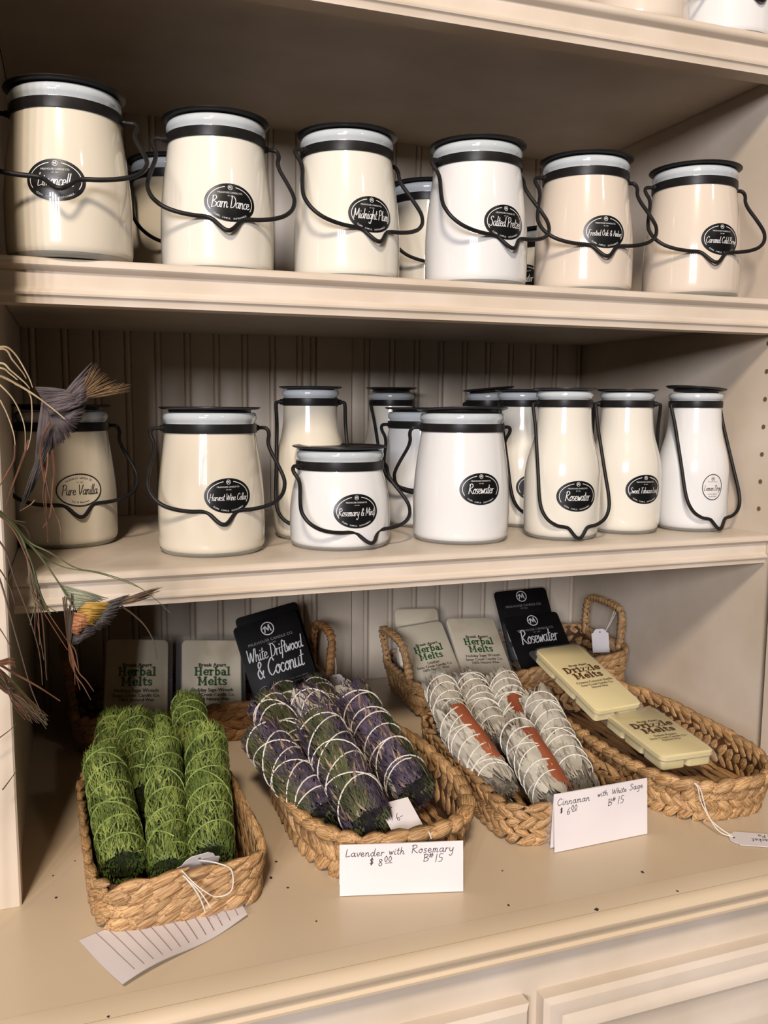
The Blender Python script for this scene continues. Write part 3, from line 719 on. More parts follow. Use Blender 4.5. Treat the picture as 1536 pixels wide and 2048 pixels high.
def twine(rnd, r, L, turns, z0, z1, a0=0, sgn=1, wob=.0015):
    pts = []; n = int(turns*22); k = int(turns)+3
    amp = [rnd.uniform(.3, 1.0) for _ in range(k)]; ph = [rnd.uniform(-1.1, 1.1) for _ in range(k)]
    for i in range(n+1):
        t = i/n; a = a0 + sgn*2*PI*turns*t; q = turns*t; j = int(q); f = q-j; f = f*f*(3-2*f)
        A = amp[j]*(1-f) + amp[j+1]*f; H = ph[j]*(1-f) + ph[j+1]*f
        z = L*(z0 + (z1-z0)*t) + (.004 + wob*2.2)*A*math.sin(a + H)
        z = min(max(z, .003), L-.003)
        pts.append((r*math.cos(a), r*math.sin(a), z))
    return pts
def lump(rnd, r, L, n=26, m=14, amt=.06, endr=.75):
    V = []; F = []; ph = [rnd.uniform(0, 6.28) for _ in range(6)]
    for j in range(m):
        t = j/(m-1); z = L*t; e = 1 - (1-endr)*max(0, abs(t-.5)*2-.8)/.2
        for i in range(n):
            a = 2*PI*i/n
            R = r*e*(1 + amt*(math.sin(3*a+ph[0]+2*t) + .6*math.sin(5*a+ph[1]-4*t) + .5*math.sin(7*t*3+ph[2]))*.6)
            V.append((R*math.cos(a), R*math.sin(a), z))
    for j in range(m-1):
        for i in range(n): F.append((j*n+i, j*n+(i+1) % n, (j+1)*n+(i+1) % n, (j+1)*n+i))
    F.append(tuple(reversed(range(n)))); F.append(tuple((m-1)*n+i for i in range(n)))
    return MB().add(V, F)
def bundle_root(name, p, q, label, group):
    p, q = Vector(p), Vector(q); z = (q-p).normalized()
    up = Vector((0, 0, 1)); y = (up - z*up.dot(z)).normalized(); x = y.cross(z)   # local +y faces up
    o = empty(name, p); m = Matrix((x, y, z)).transposed().to_4x4(); m.translation = p; o.matrix_world = m
    tag(o, label, 'herb bundle', group); return o, (q-p).length
def green_bundle(p, q, r, label, seed):
    rnd = random.Random(seed); o, L = bundle_root('green_herb_bundle', p, q, label, 'green herb bundles')
    lump(rnd, r*.93, L).build('core', M['green_core'], o)
    tag(blades(rnd, 1700, r, L, .007, .022, .0013, .0014, tilt=.42).build('needles', M['green_needle'], o, smooth=False), kind='stuff')
    tag(blades(rnd, 900, r*.99, L, .008, .022, .0015, .0012, tilt=.6).build('dark_needles', M['green_needle_dark'], o, smooth=False), kind='stuff')
    tag(tufts(rnd, 240, r*.94, L, .006, .0013, 1).build('leaf_tips', M['green_needle'], o, smooth=False), kind='stuff')
    tag(tufts(rnd, 200, r*.9, L, .004, .0020, -1, .15).build('cut_stems', M['green_needle_dark'], o, smooth=False), kind='stuff')
    MB().tube(twine(rnd, r*1.035, L, max(4, L/.024), .06, .95, rnd.uniform(0, 6)), .00075, 5).build('twine', M['green_twine'], o)
    MB().tube(twine(rnd, r*1.04, L, 1.6, .1, .9, rnd.uniform(0, 6), -1), .00065, 5).build('twine', M['green_twine'], o)
    return o
def lav_bundle(p, q, r, label, seed, ga=70):
    rnd = random.Random(seed); o, L = bundle_root('lavender_bundle', p, q, label, 'lavender herb bundles')
    lump(rnd, r*.93, L, amt=.09).build('core', M['lav_core'], o)
    tag(blades(rnd, 1700, r, L, .008, .028, .0016, .0025, ga+22, ga+315, tilt=.35).build('lavender_flowers', M['lav'], o, smooth=False), kind='stuff')
    tag(blades(rnd, 380, r*1.01, L, .012, .030, .0013, .0028, ga-34, ga+34, .0, 1, tilt=.28).build('rosemary_needles', M['rosemary'], o, smooth=False), kind='stuff')
    tag(blades(rnd, 150, r*1.0, L, .010, .030, .0022, .003, 0, 360, tilt=.3).build('dry_stems', M['stem_tan'], o, smooth=False), kind='stuff')
    tag(blades(rnd, 46, r*1.01, L, .018, .034, .0085, .003, ga+120, ga+230, tilt=.25).build('sage_leaves', M['sage'], o, smooth=True), kind='stuff')
    tag(tufts(rnd, 170, r, L, .012, .0024, 1).build('flower_tips', M['lav'], o, smooth=False), kind='stuff')
    tag(tufts(rnd, 60, r, L, .012, .0034, 1, .5).build('dry_tips', M['stem_tan'], o, smooth=False), kind='stuff')
    tag(tufts(rnd, 120, r*.9, L, .006, .0022, -1, .15).build('cut_stems', M['rosemary'], o, smooth=False), kind='stuff')
    a0 = rnd.uniform(0, 6)
    MB().tube(twine(rnd, r*1.085, L, max(3, L/.030), .08, .95, a0, 1, .0045), .00072, 5).build('twine', M['string'], o)
    MB().tube(twine(rnd, r*1.09, L, max(2, L/.045), .08, .95, a0+2, -1, .004), .00070, 5).build('twine', M['string'], o)
    return o
def sage_leaf_mesh(seed, r):
    rnd = random.Random(seed); V = []; F = []; nl, nw = 7, 5; ph = rnd.uniform(0, 6)
    for i in range(nl):
        t = i/(nl-1); w = math.sin(PI*min(max(t*.94+.03, 0), 1))**.75
        for j in range(nw):
            u = (j/(nw-1)-.5)*w; a = PI/2 + u*.018/r*1.0 + .05*math.sin(3*t+ph)
            R = r + .0010*math.sin(9*t+ph+j) + .0016*(abs(u)*2)*rnd.uniform(.2, 1.2) + (.0012 if j == 2 else 0)
            V.append((R*math.cos(a), R*math.sin(a), (t-.5)*.052))
    for i in range(nl-1):
        for j in range(nw-1): F.append((i*nw+j, i*nw+j+1, (i+1)*nw+j+1, (i+1)*nw+j))
    return MB().add(V, F).mesh('sage_leaf', M['sage'], True, 45)
SR = .0185
SAGE = [sage_leaf_mesh(50+i, SR*.99) for i in range(7)]
def sage_bundle(p, q, label, seed, cinn=None, nleaf=44):
    rnd = random.Random(seed); o, L = bundle_root('sage_bundle', p, q, label, 'white sage bundles'); r = SR
    lump(rnd, r*.95, L, amt=.07).build('core', M['sage_core'], o)
    for i in range(nleaf):
        z = .024 + (L-.046)*((i % 11)/10.0) + rnd.uniform(-.006, .006)
        a = 360*(i//11)/(nleaf/11) + (i % 11)*37 + rnd.uniform(-18, 18)
        m4 = Matrix.Translation((0, 0, z)) @ Matrix.Rotation(math.radians(a), 4, 'Z') @ Matrix.Rotation(math.radians(rnd.uniform(-7, 7)), 4, 'Y') @ Matrix.Diagonal((rnd.uniform(.97, 1.05),)*2 + (rnd.uniform(.8, 1.15), 1))
        link('sage_leaf', rnd.choice(SAGE), o, m4)
    tag(blades(rnd, 420, r*1.015, L, .010, .034, .0016, .003, tilt=.22).build('leaf_edges', M['sage_edge'], o, smooth=False), kind='stuff')
    tag(tufts(rnd, 90, r*.95, L, .012, .0048, 1, .2).build('leaf_tips', M['sage'], o, smooth=False), kind='stuff')
    tag(tufts(rnd, 70, r*.9, L, .005, .0034, -1, .1).build('cut_stems', M['sage_core'], o, smooth=False), kind='stuff')
    if cinn:
        a, z0, z1, wd = cinn; V = []; F = []; n = 12; k = 7
        for i in range(n):
            t = i/(n-1); z = L*(z0+(z1-z0)*t)
            for j in range(k):
                aa = math.radians(a + (j/(k-1)-.5)*wd + 5*math.sin(2*t+1)); R = r*1.06 + .0026*math.cos((j/(k-1)-.5)*PI) + .0004*math.sin(9*t+j)
                V.append((R*math.cos(aa), R*math.sin(aa), z))
        for i in range(n-1):
            for j in range(k-1): F.append((i*k+j, i*k+j+1, (i+1)*k+j+1, (i+1)*k+j))
        b = len(V); V += [(x*.86, y*.86, z) for x, y, z in V]; F += [tuple(reversed([i+b for i in f])) for f in F]
        edge = [j for j in range(k)] + [i*k+k-1 for i in range(1, n)] + [(n-1)*k+j for j in range(k-2, -1, -1)] + [i*k for i in range(n-2, 0, -1)]
        F += [(edge[i], edge[(i+1) % len(edge)], edge[(i+1) % len(edge)]+b, edge[i]+b) for i in range(len(edge))]
        fixn(MB().add(V, F).build('cinnamon_stick', M['cinn'], o, ang=50))
    a0 = rnd.uniform(0, 6)
    MB().tube(twine(rnd, r*1.125, L, max(4, L/.0185), .08, .94, a0, 1, .0030), .00075, 5).build('twine', M['string'], o)
    MB().tube(twine(rnd, r*1.13, L, max(1.5, L/.07), .12, .9, a0+2, -1), .00070, 5).build('twine', M['string'], o)
    return o
green_bundle((.0288,.7115,.8900), (.0187,.829,.935), .0192, 'short green herb bundle at the left front of the rectangular basket', 1)
green_bundle((.0633,.6955,.8880), (.0735,.842,.942), .0170, 'green herb bundle in the middle front of the rectangular basket', 2)
green_bundle((.0985,.6975,.8910), (.1136,.8289,.945), .0195, 'thick green herb bundle at the right front of the rectangular basket', 3)
green_bundle((.0504,.797,.905), (.0530,.930,.932), .0185, 'green herb bundle lying behind the short front one and the middle one', 4)
green_bundle((.1049,.8122,.905), (.1115,.952,.938), .0180, 'green herb bundle reaching farthest back on the right side', 5)
green_bundle((.0180,.835,.897), (.0345,.958,.925), .0180, 'dark green herb bundle at the back left of the rectangular basket', 6)
green_bundle((.0745,.845,.900), (.0765,.942,.922), .0165, 'green herb bundle with loose tips between the two back ones', 8)
lav_bundle((.2330,.683,.907), (.2187,.800,.955), .0215, 'frontmost lavender bundle in the centre of the oval basket', 21, 60)
lav_bundle((.2030,.724,.898), (.1735,.845,.930), .0205, 'left front lavender bundle with grey leaves hanging over the basket rim', 22, 20)
lav_bundle((.2960,.734,.902), (.2790,.868,.947), .0215, 'right lavender bundle leaning on the oval basket', 23, 140)
lav_bundle((.2060,.800,.905), (.1960,.930,.932), .0205, 'lavender bundle with green rosemary at the back left of the oval basket', 24, 80)
lav_bundle((.2500,.805,.912), (.2380,.915,.938), .0205, 'lavender bundle behind the frontmost one with pale leaf tips', 25, 240)
lav_bundle((.2200,.885,.905), (.2240,.975,.930), .0185, 'dark lavender bundle touching the handled tray, left of the two rearmost', 26, 100)
lav_bundle((.2640,.890,.905), (.2655,.980,.930), .0185, 'dark lavender bundle, right of the two rearmost', 27, 90)
lav_bundle((.3080,.850,.903), (.3030,.955,.926), .0195, 'lavender bundle behind the right front one', 28, 200)
sage_bundle((.3880,.735,.8890), (.3830,.850,.925), 'pale sage bundle with cinnamon at the left front of its basket', 31, (112, .25, .98, 72))
sage_bundle((.4280,.700,.8885), (.4350,.800,.922), 'pale sage bundle with broad cinnamon bark in the front middle', 32, (118, .06, .82, 72))
sage_bundle((.4640,.715,.8905), (.4950,.858,.930), 'longest plain sage bundle along the right side of the basket', 33)
sage_bundle((.4000,.838,.889), (.4180,.965,.924), 'pale sage bundle at the back left of its basket', 34)
sage_bundle((.4380,.842,.891), (.4600,.970,.924), 'plain sage bundle in the middle of the back row', 35)
sage_bundle((.4650,.815,.893), (.4960,.950,.925), 'sage bundle with a sliver of cinnamon in the back row on the right', 36, (80, .1, .55, 50))

# ------------------------------------------------------------------ wax melt packs
M['wax_herb'] = mat('herb_speckled_wax', lin(242,228,198), lin(208,184,142), 22, 0.45, coat=0.2, rlo=.22, rhi=.5, detail=8)
M['wax_yellow'] = mat('pale_yellow_wax', lin(240,226,174), lin(228,206,146), 9, 0.35, coat=0.3, sss=.08, stretch=(1,.4,1))
M['plastic'] = mat('clear_plastic', (0.95,0.95,0.93), None, 20, 0.08, alpha=0.05)
M['green_print'] = mat('green_print', lin(58,104,52), None, 40, .5)
M['brown_print'] = mat('brown_print', lin(92,50,24), None, 40, .5)
M['dark_print'] = mat('dark_print', lin(48,38,28), None, 40, .5)
M['card_black'] = mat('black_card', (0.007,0.007,0.007), (0.010,0.009,0.009), 30, 0.5, spec=.15)
M['grey_print'] = mat('grey_print', lin(150,150,150), None, 40, .5)
M['wax_dark'] = mat('dark_wax', lin(58,46,40), None, 30, .4)
def frame4(tl, tr, br, bl):
    """pack frame from its face corners: x right, y up the face, z out of it"""
    tl, tr, br, bl = map(Vector, (tl, tr, br, bl)); c = (tl+tr+br+bl)/4
    x = ((tr-tl)+(br-bl)).normalized(); y = ((tl-bl)+(tr-br)); y = (y - x*y.dot(x)).normalized(); z = x.cross(y)
    m = Matrix((x, y, z)).transposed().to_4x4(); m.translation = c
    return m
def put_print(parts, name, m, parent, z):
    V, F = merge(parts)
    return MB().add([(x, y, z) for x, y in V], F).build(name, m, parent, smooth=False)
def melt_pack(tl, tr, br, bl, w, h, kind, label, scent, group='wax melt packs', cells=(2, 3), flip=1):
    m4 = frame4(tl, tr, br, bl); o = empty('wax_melt_pack'); o.matrix_world = m4; tag(o, label, 'wax melts', group)
    th = .019; wx = 'wax_herb' if kind == 'herbal' else 'wax_yellow'
    nx, ny = cells; cw, ch = (w-.006)/nx, (h-.006)/ny
    rbox(mb := MB(), w/2-.002, h/2-.002, .0036, .007, (0, 0, -.0040)); mb.build('wax_slab', M[wx], o, ang=40)
    for i in range(nx):
        for j in range(ny):
            rbox(mb := MB(), cw/2-.0012, ch/2-.0012, .0060, .004, (0, 0, 0))
            mb.build('wax_cube', M[wx], o, ang=40, mat4=Matrix.Translation((-w/2+.003+cw*(i+.5), -h/2+.003+ch*(j+.5), -.0128)))
    rbox(mb := MB(), w/2+.0045, h/2+.0045, .0005, .008, (0, 0, -.0084)); mb.build('plastic_flange', M['plastic'], o, ang=40)
    rbox(mb := MB(), w/2-.0002, h/2-.0002, .0042, .008, (0, 0, -.0036)); mb.build('plastic_cover', M['plastic'], o, ang=40)
    z = .0010; s = w/.08
    if kind == 'herbal':
        put_print([shift(typeset('Break Apart', .0062*s, .02, 1.0, 1.15), 0, .0135*s)], 'print_line', M['dark_print'], o, z)
        put_print([shift(slab('Herbal', .0066*s, .0019*s, 1.22), 0, .0005*s), shift(slab('Melts', .0066*s, .0019*s, 1.22), 0, -.0120*s)], 'print_title', M['green_print'], o, z)
        put_print([shift(typeset(scent, .0062*s, .01), 0, -.0185*s), shift(typeset('Swan Creek Candle Co.', .0058*s, .01), 0, -.0245*s), shift(typeset('100% Natural Wax', .0054*s, .01), 0, -.0300*s)], 'print_small', M['dark_print'], o, z)
    else:
        put_print([shift(typeset('Break Apart', .0056*s, .02, 1.0, 1.1), 0, .0225*s)], 'print_line', M['dark_print'], o, z)
        put_print([shift(slab('Drizzle', .0076*s, .0022*s, 1.30), 0, .0075*s), shift(slab('Melts', .0076*s, .0022*s, 1.30), 0, -.0075*s)], 'print_title', M['brown_print'], o, z)
        put_print([shift(typeset(scent, .0060*s, .01), 0, -.0165*s), shift(typeset('Swan Creek Candle Co.', .0055*s, .01), 0, -.0230*s), shift(typeset('Natural Wax', .0050*s, .01), 0, -.0290*s)], 'print_small', M['dark_print'], o, z)
    return o
def black_pack(tl, tr, br, bl, w, h, lines, label, barcode=False, group='black wax melt packs', mk=.40, emblem=True):
    m4 = frame4(tl, tr, br, bl); o = empty('black_wax_melt_pack'); o.matrix_world = m4; tag(o, label, 'wax melts', group)
    rbox(mb := MB(), w/2, h/2, .0008, .006, (0, 0, -.0008)); mb.build('cover_card', M['card_black'], o, ang=40)
    rbox(mb := MB(), w/2-.001, h/2-.001, .0088, .007, (0, 0, -.0106)); mb.build('plastic_tray', M['plastic'], o, ang=40)
    for i in range(2):
        for j in range(3):
            rbox(mb := MB(), w/4-.0045, h/6-.005, .0070, .004, (0, 0, 0)); mb.build('wax_cube', M['wax_ivory'], o, ang=40, mat4=Matrix.Translation(((i-.5)*(w/2-.004), (j-1)*(h/3-.005), -.0112)))
    if emblem: put_print(mark(.0080, (0, h*mk)), 'emblem', M['print_white'], o, .0003)
    if emblem: put_print([shift(typeset('MILKHOUSE CANDLE CO.', .0050, .0, 1.05), 0, h*mk-.0145), shift(typeset('EST. 2002', .0028), 0, h*mk-.0190)], 'maker_line', M['grey_print'], o, .0003)
    y = h*mk - .036
    for t in lines:
        st, tw = script_strokes(t, 1.0, .16, -.04); sz = min(w*.86/tw, .0088)
        st = [[(px*sz, py*sz*1.25 + y) for px, py in k] for k in st]
        put_print([ribbons(st, sz*.155)], 'lettering', M['print_white'], o, .0004); y -= .0225
    if barcode:
        V = []; F = []
        def rect(x0, x1, y0, y1):
            b = len(V); V.extend([(x0, y0), (x1, y0), (x1, y1), (x0, y1)]); F.append((b, b+1, b+2, b+3))
        rect(-.004, w*.44, -h*.405, -h*.335); put_print([(list(V), list(F))], 'barcode_field', M['print_white'], o, .0003)
        V.clear(); F.clear(); x = .002; rr = random.Random(5)
        while x < w*.38:
            ww = rr.choice((.0006, .001, .0015)); rect(x, x+ww, -h*.395, -h*.345); x += ww + rr.choice((.0007, .001, .0014))
        put_print([(list(V), list(F))], 'barcode_bars', M['print_black'], o, .0005)
        put_print([shift(typeset('BREAK APART SOY WAX MELTS', .0030), w*.12, -h*.25), shift(typeset('NET WT 5.5 OZ  HAND POURED', .0030), w*.12, -h*.285)], 'small_print', M['grey_print'], o, .0003)
        put_print([ring2(.0105, .0105, .0006, 0, 360, 30, (-w*.30, -h*.33))], 'round_seal', M['grey_print'], o, .0003)
    return o
S1 = 'Holiday Sage Wreath'
melt_pack((.0284,1.120,.973), (.1086,1.120,.967), (.1069,1.075,.8867), (.0244,1.075,.8963), .080, .098, 'herbal', 'speckled wax melt pack with green print, left one in the shaded tray', S1)
melt_pack((.123,1.120,.9655), (.1999,1.120,.960), (.2004,1.075,.8758), (.116,1.075,.8856), .080, .098, 'herbal', 'speckled wax melt pack with green print beside the black pack in the shaded tray', S1)
black_pack((.1924,1.09,.9836), (.2764,1.09,1.0017), (.2866,1.045,.9054), (.1984,1.045,.8822), .085, .112, ['White Driftwood', '& Coconut'], 'black wax melt pack with white script leaning in the shaded tray', True, mk=.38)
black_pack((.1990,1.112,.9890), (.2830,1.112,1.0070), (.2910,1.078,.9050), (.2070,1.078,.8870), .085, .112, [], 'black wax melt pack tucked behind the one with two lines of script', emblem=False)
melt_pack((.4150,1.125,.9540), (.4830,1.125,.9600), (.5040,1.060,.9000), (.4310,1.060,.8940), .074, .098, 'herbal', 'speckled wax melt pack with green print at the left of the handled tray', 'Leather')
melt_pack((.4964,1.130,.9630), (.5698,1.130,.9590), (.5790,1.058,.8960), (.4970,1.058,.9010), .080, .100, 'herbal', 'speckled wax melt pack with green print in the middle of the handled tray', S1)
melt_pack((.4240,1.160,.9735), (.4940,1.160,.9700), (.5040,1.125,.8950), (.4340,1.125,.8980), .072, .090, 'herbal', 'wax melt pack peeking out behind the leftmost pack of the handled tray', S1)
black_pack((.5833,1.158,.9880), (.6700,1.158,.9895), (.6860,1.105,.9000), (.5980,1.105,.8970), .088, .108, [], 'rear black wax melt pack with round white emblem in the handled tray')
black_pack((.5853,1.125,.9540), (.6760,1.125,.9580), (.6880,1.062,.8890), (.5952,1.062,.8850), .090, .100, ['Rosewater'], 'front black wax melt pack with emblem and one word in the handled tray')
melt_pack((.5443,.9434,.967), (.6130,.9500,.967), (.6083,.8186,.925), (.5376,.812,.925), .070, .134, 'drizzle', 'pale yellow wax pack with brown print leaning on the tray rim', 'Creamy Coconut Vanilla', cells=(2, 3))
melt_pack((.5600,.832,.9170), (.6260,.832,.9170), (.6440,.7190,.9070), (.5720,.7230,.9070), .070, .116, 'drizzle', 'pale yellow wax pack lying flat in the oval basket', 'Sweet Potato', cells=(2, 3))

# ------------------------------------------------------------------ price cards, tags, ruled paper
def hand(lines, size, w, xs=1.42):
    parts = []
    for s, x, y, k in lines:
        st, _ = script_strokes(s, size*k, .06, .10, 'L')
        parts.append(ribbons([[(px*xs+x, py+y) for px, py in q] for q in st], w, vary=.1))
    return parts
def card(c, rz, lean, w, h, lines, label, back=.018, size=.0030):
    o = empty('price_card', c, math.radians(rz)); tag(o, label, 'price card', 'folded handwritten price cards')
    L = math.radians(lean); t = .0005
    F = Matrix.Rotation(-L, 4, 'X')               # card face leans back, front faces -y
    V = []; Fc = []
    n = 14
    for i in range(n+1):
        x = -w/2 + w*i/n
        for j in range(5):
            z = h*j/4; bow = .0012*math.sin(PI*i/n)*(j/4)
            V.append((x, -bow, z))
    for i in range(n):
        for j in range(4): Fc.append((i*5+j, (i+1)*5+j, (i+1)*5+j+1, i*5+j+1))
    b = len(V); V += [(x, y+t, z) for x, y, z in V]; Fc += [tuple(reversed([q+b for q in f])) for f in Fc]
    front = MB().add(V, Fc).build('front_leaf', M['paper'], o, mat4=F)
    top = F @ Vector((0, 0, h))
    bl = MB().add([(-w/2, top.y+t, top.z), (w/2, top.y+t, top.z), (w/2, top.y+back, .0006), (-w/2, top.y+back, .0006)], [(0, 1, 2, 3)]).build('back_leaf', M['paper'], o, smooth=False)
    V, Fp = merge(hand(lines, size, .00052))
    MB().add([(x, -.0004-.0012*math.sin(PI*(x+w/2)/w)*(z/h), z) for x, z in V], Fp).build('handwriting', M['ink'], front, smooth=False)
    return o
card((.2480,.6440,ZC+.0004), -15, 6, .104, .0430, [('Lavender', -.0475, .0330, .98), ('with', -.0110, .0340, .92), ('Rosemary', .0080, .0345, 1.05), ('$', -.0275, .0255, .95), ('8', -.0200, .0245, .9), ('00', -.0150, .0280, .75), ('_', -.0140, .0275, .8), ('B', .0180, .0270, .95), ('#', .0228, .0290, .8), ('15', .0275, .0262, 1.05)], 'white folded price card in front of the lavender basket', .012, .0032)
card((.4560,.6630,ZC+.0004), 1.5, 4, .103, .0545, [('Cinnaman', -.0485, .0435, .98), ('with', -.0055, .0455, .80), ('White', .0105, .0455, .78), ('Sage', .0305, .0460, .88), ('$', -.0460, .0360, .8), ('6', -.0390, .0335, 1.0), ('00', -.0340, .0370, .75), ('_', -.0330, .0365, .7), ('B', .0060, .0350, .95), ('#', .0110, .0375, .75), ('15', .0165, .0350, 1.1)], 'white folded price card in front of the sage basket', .004, .0032)
def tag_mesh(w, h, t=.0005):
    c = w*.22; pr = [(-w/2, 0), (w/2, 0), (w/2, h-c*1.2), (w/2-c*.5, h-c*1.0), (w/2-c*.8, h-c*.4), (w/2-c*1.4, h), (-w/2+c*1.4, h), (-w/2+c*.8, h-c*.4), (-w/2+c*.5, h-c*1.0), (-w/2, h-c*1.2)]
    n = len(pr); vs = [(x, y, 0) for x, y in pr] + [(x, y, t) for x, y in pr]
    return MB().add(vs, [tuple(reversed(range(n))), tuple(range(n, 2*n))] + [(i, (i+1) % n, n+(i+1) % n, n+i) for i in range(n)])
def price_tag(c, x, y, w, h, label, string_pts, lines=(), size=.003, turned=False):
    """x = across, y = towards the string hole"""
    x = Vector(x).normalized(); y = Vector(y); y = (y - x*y.dot(x)).normalized(); z = x.cross(y)
    m = Matrix((x, y, z)).transposed().to_4x4(); m.translation = c
    o = empty('price_tag', c); o.matrix_world = m; tag(o, label, 'price tag', 'white string price tags')
    tg = tag_mesh(w, h).build('tag_card', M['paper'], o, smooth=False)
    MB().lathe([(.0011, .0), (.0011, .0003)], 10).build('eyelet', M['hole'], tg, smooth=False, mat4=Matrix.Translation((0, h-.0045, .0005)))
    mi = m.inverted()
    for sp in string_pts:
        MB().tube([mi @ p for p in catmull(sp, 8)], .00055, 5).build('string', M['string'], o)
    if lines:
        V, F = merge(hand(lines, size, .00048, 1.15)); MB().add([((-b, a, .00085) if turned == 1 else (-a, -b, .00085)) if turned else (a, b, .00085) for a, b in V], F).build('handwriting', M['ink'], tg, smooth=False)
    return o
price_tag((.6180,.6090,ZC+.0006), (.47,.88,0), (-.88,.47,0), .026, .048, 'white price tag lying on the counter at the right picture edge',
    [[(.5790,.6300,ZC+.0018), (.5690,.6400,ZC+.006), (.5600,.6530,ZC+.028), (.5575,.6560,ZC+.042), (.5560,.6600,ZC+.046), (.5610,.6570,ZC+.040), (.5660,.6470,ZC+.014), (.5790,.6300,ZC+.0018)]],
    [('Packet', .008, -.0010, 1.0), ('al Pa', .006, -.0095, .85)], .0032, True)
price_tag((.2610,.7020,ZC+.0540), (-1,-.2,0), (.22,-.75,-.48), .031, .038, 'white price tag with one number tucked inside the lavender basket',
    [[(.2690,.6720,ZC+.036), (.2720,.6640,ZC+.043), (.2750,.6570,ZC+.048), (.2770,.6500,ZC+.041)]], [('6-', -.006, -.020, 1.2)], .003, 2)
price_tag((.0820,.6870,ZC+.018), (1,.22,0), (.1,-.35,.72), .036, .036, 'white price tag tucked behind the front rim of the green bundle basket',
    [[(.0850,.6735,ZC+.0440), (.0980,.6600,ZC+.0460), (.1080,.6560,ZC+.0400), (.1060,.6480,ZC+.0280), (.0940,.6470,ZC+.0260), (.0840,.6480,ZC+.0330), (.0760,.6520,ZC+.0400), (.0700,.6600,ZC+.0450)],
     [(.0700,.6560,ZC+.0430), (.0800,.6470,ZC+.0350), (.0860,.6440,ZC+.0260), (.0890,.6430,ZC+.0200)], [(.0710,.6550,ZC+.0430), (.0780,.6465,ZC+.0350), (.0820,.6435,ZC+.0270), (.0850,.6430,ZC+.0170)]])
price_tag((.7130,1.0560,ZC+.0530), (.75,-.5,.1), (.22,.05,.95), .024, .034, 'white price tag hanging from the right handle of the back corner tray',
    [[(.7200,1.0580,ZC+.083), (.7240,1.0500,ZC+.104), (.7270,1.0450,ZC+.122), (.7300,1.0440,ZC+.124), (.7260,1.0480,ZC+.106), (.7200,1.0580,ZC+.083)]])
price_tag((.3020,1.0230,ZC+.0360), (1,.1,0), (0,-.05,1), .024, .036, 'white price tag hanging on the shaded tray behind the lavender bundles',
    [[(.3020,1.0215,ZC+.068), (.3050,1.0300,ZC+.080), (.3080,1.0450,ZC+.086)]])
# ruled paper strip under the green basket, curling at its front edge
pp = empty('ruled_paper_strip', (.055,.645,ZC)); tag(pp, 'curled ruled white paper strip lying under the green bundle basket', 'paper')
def paper_at(u, v):                               # u along the strip, v towards the viewer
    A, B, C_, D = Vector((-.0075,.6640,0)), Vector((.1150,.7150,0)), Vector((.1190,.6505,0)), Vector((.0205,.5940,0))
    p = A.lerp(B, u).lerp(D.lerp(C_, u), v); p.z = .0008 + .0045*max(0, v-.45)**1.5*(1 + .8*math.sin(u*5+1)) + .0022*math.sin(u*7)*v*v*max(0, 1) * .6 + .0012*v
    return p - Vector((.055, .645, 0))
V = []; F = []; nu, nv = 26, 12
for i in range(nu+1):
    for j in range(nv+1): V.append(paper_at(i/nu, j/nv))
for i in range(nu):
    for j in range(nv): F.append((i*(nv+1)+j, i*(nv+1)+j+1, (i+1)*(nv+1)+j+1, (i+1)*(nv+1)+j))
b = len(V); V += [v - Vector((0, 0, .0004)) for v in V]; F += [tuple(reversed([q+b for q in f])) for f in F]
MB().add(V, F).build('sheet', M['paper'], pp)
for k in range(13):
    u = .10 + .068*k; st = [paper_at(u + .05*math.sin(v*2.2/10)*.4, v/10) + Vector((0, 0, .0003)) for v in range(0, 10)]
    V = []; F = []
    for i, p in enumerate(st): V += [p + Vector((-.00035, .0002, 0)), p + Vector((.00035, -.0002, 0))]
    for i in range(len(st)-1): F.append((2*i, 2*i+1, 2*i+3, 2*i+2))
    MB().add(V, F).build('ruled_line', M['ink_red'], pp, smooth=False)
V = [paper_at(a, c_) + Vector((dx, dy, .0016)) for a, c_, dx, dy in ((.72, .35, 0, 0), (1.0, .25, .004, 0), (1.0, 1.0, .007, .001), (.78, .8, 0, 0))]
MB().add(V, [(0, 1, 2, 3)]).build('clear_tape', M['film'], pp, smooth=False)
o = MB().add([(.4020,.6795,ZC+.0003), (.4045,.6690,ZC+.0003), (.4060,.6640,ZC+.052), (.4040,.6760,ZC+.052)], [(0, 1, 2, 3)]).build('clear_sleeve', M['film'], None, smooth=False)
tag(o, 'thin clear plastic sleeve edge at the left of the sage price card', 'plastic sleeve')

# crumbs of dried herbs scattered on the counter
rnd = random.Random(3); mb = MB()
for (x, y, s) in [(.1560,.7700,.0022),(.1600,.7300,.0014),(.1500,.7050,.0015),(.1600,.6850,.0013),(.3250,.6000,.0010),(.3900,.5710,.0022),(.4610,.6080,.0016),(.3450,.6500,.0010),(-.0250,.7330,.0012),(-.0100,.7900,.0010),(-.0280,.7700,.0010),(.1700,.6300,.0010),(.0100,.5700,.0012),(.4700,.5720,.0012),(.1480,.7900,.0012),(.3480,.7900,.0012)]:
    n = 6; V = [(x + s*math.cos(i)*rnd.uniform(.5, 1.2), y + s*1.4*math.sin(i)*rnd.uniform(.5, 1.2), ZC+.0001) for i in range(6)]
    V += [(x, y, ZC+s*.5)]; mb.add(V, [(i, (i+1) % 6, 6) for i in range(6)])
tag(mb.build('herb_crumbs', M['lav_core'], None, smooth=False), 'tiny dark herb crumbs scattered over the counter', 'crumbs', kind='stuff')

